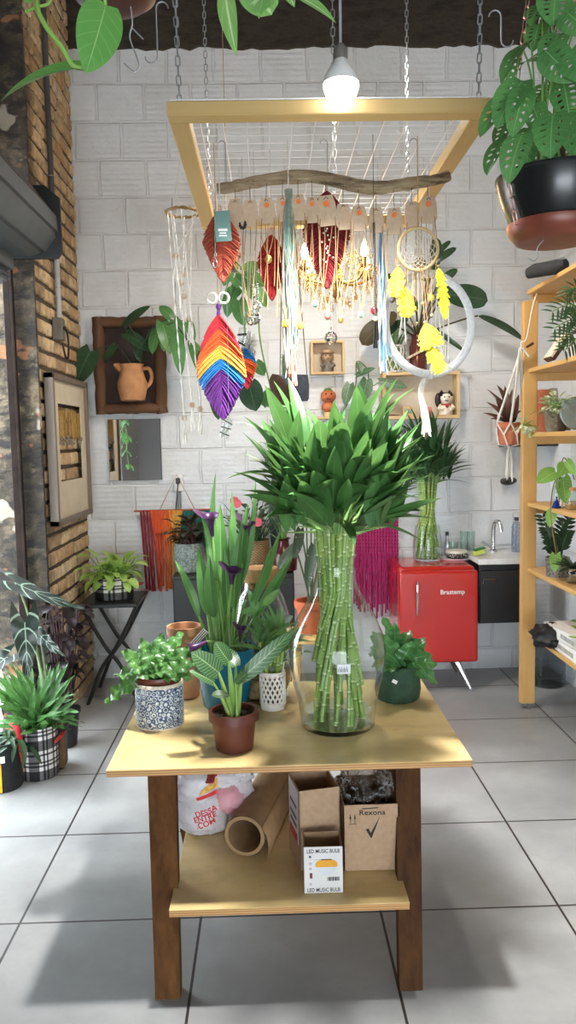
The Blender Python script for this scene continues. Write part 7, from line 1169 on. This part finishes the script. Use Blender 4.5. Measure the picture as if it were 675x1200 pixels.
# hanging pothos behind the coral leaf
YQ = 3.9; c_ = P(268, 318, YQ); t = thing('hanging_pothos', 'green pothos trailing from a small pot behind the coral macrame leaf', 'plant', c_); b = B(); pot(b, c_, .045, .055, .085); b.build('pot', BROWNP, t); bl, bd, bs = B(), B(), B()
for (bx, by, tx_, ty_, w_, rl) in ((285, 318, 306, 309, .07, .3), (275, 325, 290, 340, .08, .1), (283, 330, 298, 352, .07, -.2), (272, 340, 266, 372, .08, .2), (280, 352, 287, 382, .10, .5), (300, 338, 312, 360, .07, -.3), (270, 320, 262, 335, .06, .2), (292, 322, 312, 335, .07, .4), (278, 335, 272, 350, .07, -.3)): bl.pleaf(P(bx, by, YQ-.06), P(tx_, ty_, YQ-.08), w_, 'heart', .5, .65, roll=rl, lobe=.14)
for (bx, by, tx_, ty_, w_, rl) in ((292, 450, 300, 482, .14, .3), (240, 415, 246, 455, .12, .2), (252, 455, 256, 492, .09, -.2), (300, 425, 310, 440, .07, .2), (318, 458, 310, 478, .08, .3)): (bd if w_ > .085 else bl).pleaf(P(bx, by, YQ-.06), P(tx_, ty_, YQ-.08), w_, 'heart', .4, .7, roll=rl, lobe=.14)
s0 = c_+V((0, 0, .08))
for path in (((285, 318), (284, 345), (288, 400), (290, 440), (300, 470), (330, 478), (350, 472)), ((270, 320), (252, 380), (240, 415), (248, 450)), ((280, 320), (300, 340), (305, 400), (318, 458))): bs.tube(poly([s0]+[P(x, y, YQ-.06) for x, y in path]), .0035, 6)
bl.build('foliage', leafmat('hanging pothos leaf', '#3f7a34', '#5a9648', '#8dbb72', .35, 6, .25, trans=.3), t); bd.build('dark_foliage', DKL, t); bs.build('vines', STEM, t); b = B()
for i in range(3): a = 2*PI*i/3; b.tube([c_+V((math.cos(a)*.055, math.sin(a)*.055, .08)), c_+V((0, 0, .4))], .0016, 5)
b.tube([c_+V((0, 0, .4)), V((c_.x, c_.y, ZC))], .0016, 5); b.build('hanging_cord', NATROPE, t)
# ------------------------------------------------------------------ top right hanging pot
def holemat(name, *a, **k):
    m = leafmat(name, *a, **k); q = NT.__new__(NT); q.m = m; q.t = m.node_tree; q.b = q.t.nodes['Principled BSDF']; uv = q.coord('UV'); sp = q.n('ShaderNodeSeparateXYZ'); q.l(uv, sp.inputs[0]); av = q.math('ABSOLUTE', sp.outputs[1]); kk = q.math('FRACT', q.math('MULTIPLY', q.math('SUBTRACT', sp.outputs[0], q.math('MULTIPLY', av, .12)), 7)); dx = q.math('DIVIDE', q.math('SUBTRACT', kk, .5), .2); dy = q.math('DIVIDE', q.math('SUBTRACT', av, .42), .17); r2 = q.math('ADD', q.math('MULTIPLY', dx, dx), q.math('MULTIPLY', dy, dy)); ho = q.math('MULTIPLY', q.math('LESS_THAN', r2, 1), q.math('MULTIPLY', q.math('GREATER_THAN', sp.outputs[0], .14), q.math('LESS_THAN', sp.outputs[0], .8)))
    out = q.t.nodes['Material Output']; src = out.inputs[0].links[0].from_socket; tr = q.n('ShaderNodeBsdfTransparent'); ms = q.n('ShaderNodeMixShader'); q.l(ho, ms.inputs[0]); q.l(src, ms.inputs[1]); q.l(tr.outputs[0], ms.inputs[2]); q.l(ms.outputs[0], out.inputs[0]); return m
YT = 2.1; k = YT/F; c_ = P(651, 268, YT); hr = P(651, 207, YT).z - c_.z; t = thing('hanging_bowl_plant', 'holey-leaved plant in a black bowl with brown saucer hung on copper chains', 'plant', c_)
b = B(); b.lathe([(.105, 0), (.115, .01), (.140, hr*.6), (.149, hr-.01), (.153, hr-.006), (.153, hr), (.145, hr), (.135, hr*.6), (.001, hr*.5)], c_, 48); b.build('bowl', pm('glossy black plastic', '#17181a', '#1d1e20', 9, .25), t); b = B(); b.lathe([(.09, -.035), (.10, -.033), (.118, -.012), (.123, .002), (.123, .012), (.117, .012), (.108, -.006), (.001, -.008)], c_, 48); b.build('saucer', pm('saucer brown', '#7a3b29', '#6b3223', 9, .4), t); b = B(); soil(b, c_+V((0, 0, hr*.85)), .138); b.build('soil', SOIL, t)
apx = P(640, -170, YT); COPPER = pm('rose copper', '#c79a86', '#b58873', 20, .35, 0, .8)
for a in (PI*1.12, PI*1.62, PI*.35): rm_ = c_+V((math.cos(a)*.158, math.sin(a)*.158, hr)); b = B(); chain(b, c_+V((math.cos(a)*.126, math.sin(a)*.126, .0)), rm_, .034, .0017, .012); chain(b, rm_, apx, .034, .0017, .012); b.build('chain', COPPER, t)
b = B(); chain(b, apx, V((apx.x, apx.y, ZC)), .034, .0017, .012); b.build('chain', COPPER, t); b = B(); hk = P(628, 291, YT); b.tube(poly([c_+V((-.04, -.03, -.034)), hk+V((.004, 0, .0)), P(631, 300, YT), P(626, 306, YT), P(620, 303, YT)]), .0014, 5); b.build('wire_hook', STEEL, t)
MON = holemat('monstera leaf', '#3d8034', '#569a44', '#86bb68', .35, 7, .3, trans=.3); bl, bs = B(), B(); s0 = c_+V((0, 0, hr*.9))
for (bx, by, tx_, ty_, w_, dy, rl) in ((622, 50, 588, 95, .10, -.05, .4), (600, 110, 562, 160, .085, -.08, .3), (612, 95, 582, 150, .11, -.12, .1), (615, 105, 600, 160, .09, -.14, -.3), (596, 160, 570, 205, .085, -.1, .3), (612, 158, 596, 215, .10, -.16, .1), (648, 135, 645, 185, .12, -.16, .0), (640, 60, 675, 95, .11, -.12, .3), (655, 40, 640, 78, .10, -.08, .2), (650, -5, 648, 30, .12, -.05, -.2), (632, 70, 612, 75, .08, -.05, .5), (668, 60, 690, 95, .12, -.14, 0), (625, 125, 640, 160, .08, -.05, .4), (605, 60, 592, 110, .07, 0, .5), (660, 95, 668, 140, .11, -.05, .3), (680, 130, 678, 185, .12, -.1, .2), (622, 150, 618, 195, .10, -.06, .4), (632, 28, 625, 60, .09, .02, .3), (665, 15, 690, 40, .11, -.1, .2), (645, 100, 625, 130, .1, .05, .2), (672, 150, 655, 195, .09, .05, .3), (640, 158, 630, 200, .09, .08, .4), (598, 140, 583, 175, .08, .06, .3), (690, 20, 700, 70, .12, 0, 0), (635, 5, 622, 30, .08, .0, .5)):
    a_, e = P(bx, by, YT+dy), P(tx_, ty_, YT+dy-.03); g0 = s0+V((U(-.06, .06), U(-.06, .06), 0)); bs.tube(bez(g0, V((g0.x*.6+a_.x*.4, g0.y, max(a_.z, g0.z)+.06)), a_, 8), .0025, 6); bl.pleaf(a_, e, w_*.85, 'heart', .7, .55, .2, rl+U(-.3, .3), n=14, lobe=.05)
bl.build('foliage', MON, t); bs.build('stems', pm('light stem', '#7da65a', '#6a9348', 20, .5), t); b = B(); b.tube(poly([s0, P(657, 160, YT), P(660, 110, YT)]), .016, 8); b.build('moss_pole', pm('brown pole', '#5a3a26', '#462c1c', 40, .95, .6), t)
# ------------------------------------------------------------------ near hanging pots along the top
POTH = leafmat('near pothos leaf', '#4f9a2c', '#68b03a', '#9fd06a', .3, 6, .25, .03, .4)
YN = 1.35; c_ = P(134, -2, YN); t = thing('near_hanging_pothos', 'big bright pothos leaves below a brown saucer at the upper left', 'plant', c_); b = B(); b.lathe([(.03, -.012), (.05, -.008), (.066, .004), (.068, .014), (.062, .014), (.055, .004), (.001, .002)], c_, 40); b.build('saucer', pm('saucer dark', '#54221a', '#451a13', 9, .4), t); b = B(); b.lathe([(.045, .004), (.05, .01), (.07, .10), (.073, .10), (.073, .115), (.066, .115), (.06, .06), (.001, .06)], c_, 40); b.build('pot', BROWNP, t); bl, bs = B(), B()
bl.pleaf(P(124, 6, YN-.03), P(101, 85, YN-.06), 56*YN/F, 'heart', .35, .9, .1, -.15, lobe=.05, n=16, curl=.05); bl.pleaf(P(99, 80, YN-.05), P(0, 117, YN-.02), 50*YN/F, 'heart', .5, .25, .25, -.35, lobe=.05, n=16); bl.pleaf(P(20, -30, YN), P(36, 4, YN-.02), .03, 'oval', .3, .7)
bs.tube(poly([c_+V((-.05, -.02, .09)), P(60, -35, YN-.03), P(43, 0, YN-.04), P(52, 28, YN-.05), P(72, 55, YN-.05), P(85, 76, YN-.05), P(99, 80, YN-.05)]), [.004]*37, 7); bs.tube(poly([P(30, 14, YN-.03), P(44, 8, YN-.04), P(58, 3, YN-.03), P(62, -20, YN-.02)]), .0025, 6); bs.tube([c_+V((-.02, -.06, .1)), c_+V((-.02, -.075, .06)), P(124, 6, YN-.03)], .003, 6); bl.build('foliage', POTH, t); bs.build('vines', pm('pothos vine', '#7fa650', '#6f963f', 16, .5), t)
b = B(); ap = c_+V((0, 0, .45))
for i in range(3): a = 2*PI*i/3+.5; b.tube([c_+V((math.cos(a)*.073, math.sin(a)*.073, .11)), ap], .0016, 5)
b.tube([ap, V((ap.x, ap.y, ZC))], .0016, 5); b.build('hanging_wire', STEEL, t); b = B(); b.tube(poly([P(153, 8, YN), P(155, 28, YN), P(152, 44, YN), P(160, 66, YN), P(163, 78, YN), P(157, 84, YN), P(145, 74, YN)], 5), .0013, 6); b.tube(poly([P(154, 32, YN), P(162, 40, YN), P(168, 46, YN)]), .0012, 5); b.build('wire_hook', STEEL, t)
YN2 = 1.5; c_ = P(318, -95, YN2); t = thing('overhead_pothos', 'narrow pale green leaves dangling at the top edge above the pendant bulb', 'plant', c_); b = B(); pot(b, c_, .05, .065, .10); b.build('pot', BROWNP, t); bl, bs = B(), B()
for (bx, by, tx_, ty_, w_, rl, f_) in ((263, -18, 277, 66, .034, .3, .8), (290, -25, 318, 17, .07, .4, .5), (318, -12, 303, 22, .03, .6, .6), (325, -22, 290, 12, .06, -.3, .5), (342, -6, 394, 26, .026, .4, .3), (330, -25, 345, 8, .03, .2, .6)):
    a_ = P(bx, by, YN2-.03); bl.pleaf(a_, P(tx_, ty_, YN2-.05), w_, 'lance' if w_ < .05 else 'oval', .5, f_, .25, rl, n=14); bs.tube(bez(c_+V((0, 0, .09)), V((a_.x, a_.y, c_.z+.12)), a_, 8), .003, 6)
bl.build('foliage', leafmat('pale pothos', '#63a53a', '#86bb55', '#c8e0a0', .3, 3, .3, .12, .4), t); bs.build('stems', STEM, t); b = B(); ap = c_+V((0, 0, .4))
for i in range(3): a = 2*PI*i/3; b.tube([c_+V((math.cos(a)*.068, math.sin(a)*.068, .09)), ap], .0016, 5)
b.tube([ap, V((ap.x, ap.y, ZC))], .0016, 5); b.build('hanging_wire', STEEL, t)
# ------------------------------------------------------------------ vines in the shutter opening (seen in the mirror)
for (yy, lab) in ((3.42, 'trailing vine in the shutter opening, seen dark in the mirror'),):
    c_ = V((XL-.2, yy, 2.2)); t = thing('opening_vine', lab, 'plant', c_); b = B(); pot(b, c_, .07, .09, .13); b.build('pot', TERRA, t); bl, bs = B(), B()
    for j in range(14):
        a = U(0, 6.28); x0_ = c_+V((math.cos(a)*.09, math.sin(a)*.12, .13)); L = U(.5, 1.1); pth = [x0_+V((math.cos(a)*.05*u+U(-.02, .02), math.sin(a)*.06*u+U(-.03, .03), -L*u)) for u in [i/7 for i in range(8)]]; bs.tube(pth, .003, 5)
        for p in pth[1:]:
            for s2 in range(2): aa = U(0, 6.28); bl.leaf(p, V((math.cos(aa), math.sin(aa), -.5)), U(.06, .09), .055, 'heart', droop=.8, lobe=.12)
    bl.build('foliage', leafmat('opening vine leaf', '#3f7a34', '#5a9648', trans=.3), t); bs.build('vines', STEM, t); b = B(); ap = c_+V((0, 0, .35))
    for i in range(3): a = 2*PI*i/3; b.tube([c_+V((math.cos(a)*.09, math.sin(a)*.09, .12)), ap], .0016, 5)
    b.tube([ap, V((ap.x, ap.y, 3.02))], .0016, 5); b.build('hanging_wire', STEEL, t)
t = thing('street_railing', 'dark metal railing outside the shutter opening, seen in the mirror', 'railing', (-1.75, 3.4, 0)); 
for zz in (.25, .95, 1.5, 2.1): b = B(); b.bbox((-1.75, 3.4, zz), (.03, 1.4, .035), .003); b.build('rail', BLACKM, t, smooth=False)
for yy in (2.75, 3.1, 3.45, 3.8, 4.05): b = B(); b.bbox((-1.75, yy, 1.1), (.03, .035, 2.2), .003); b.build('upright', BLACKM, t, smooth=False)
# ------------------------------------------------------------------ added fill spot high in the room, without a fixture

l2 = lamp('kitchen_pendant_light', 'SPOT', (.45, 3.75, 3.3), 95, (1, .94, .85), .10); l2.data.spot_size = math.radians(165); l2.data.spot_blend = .6
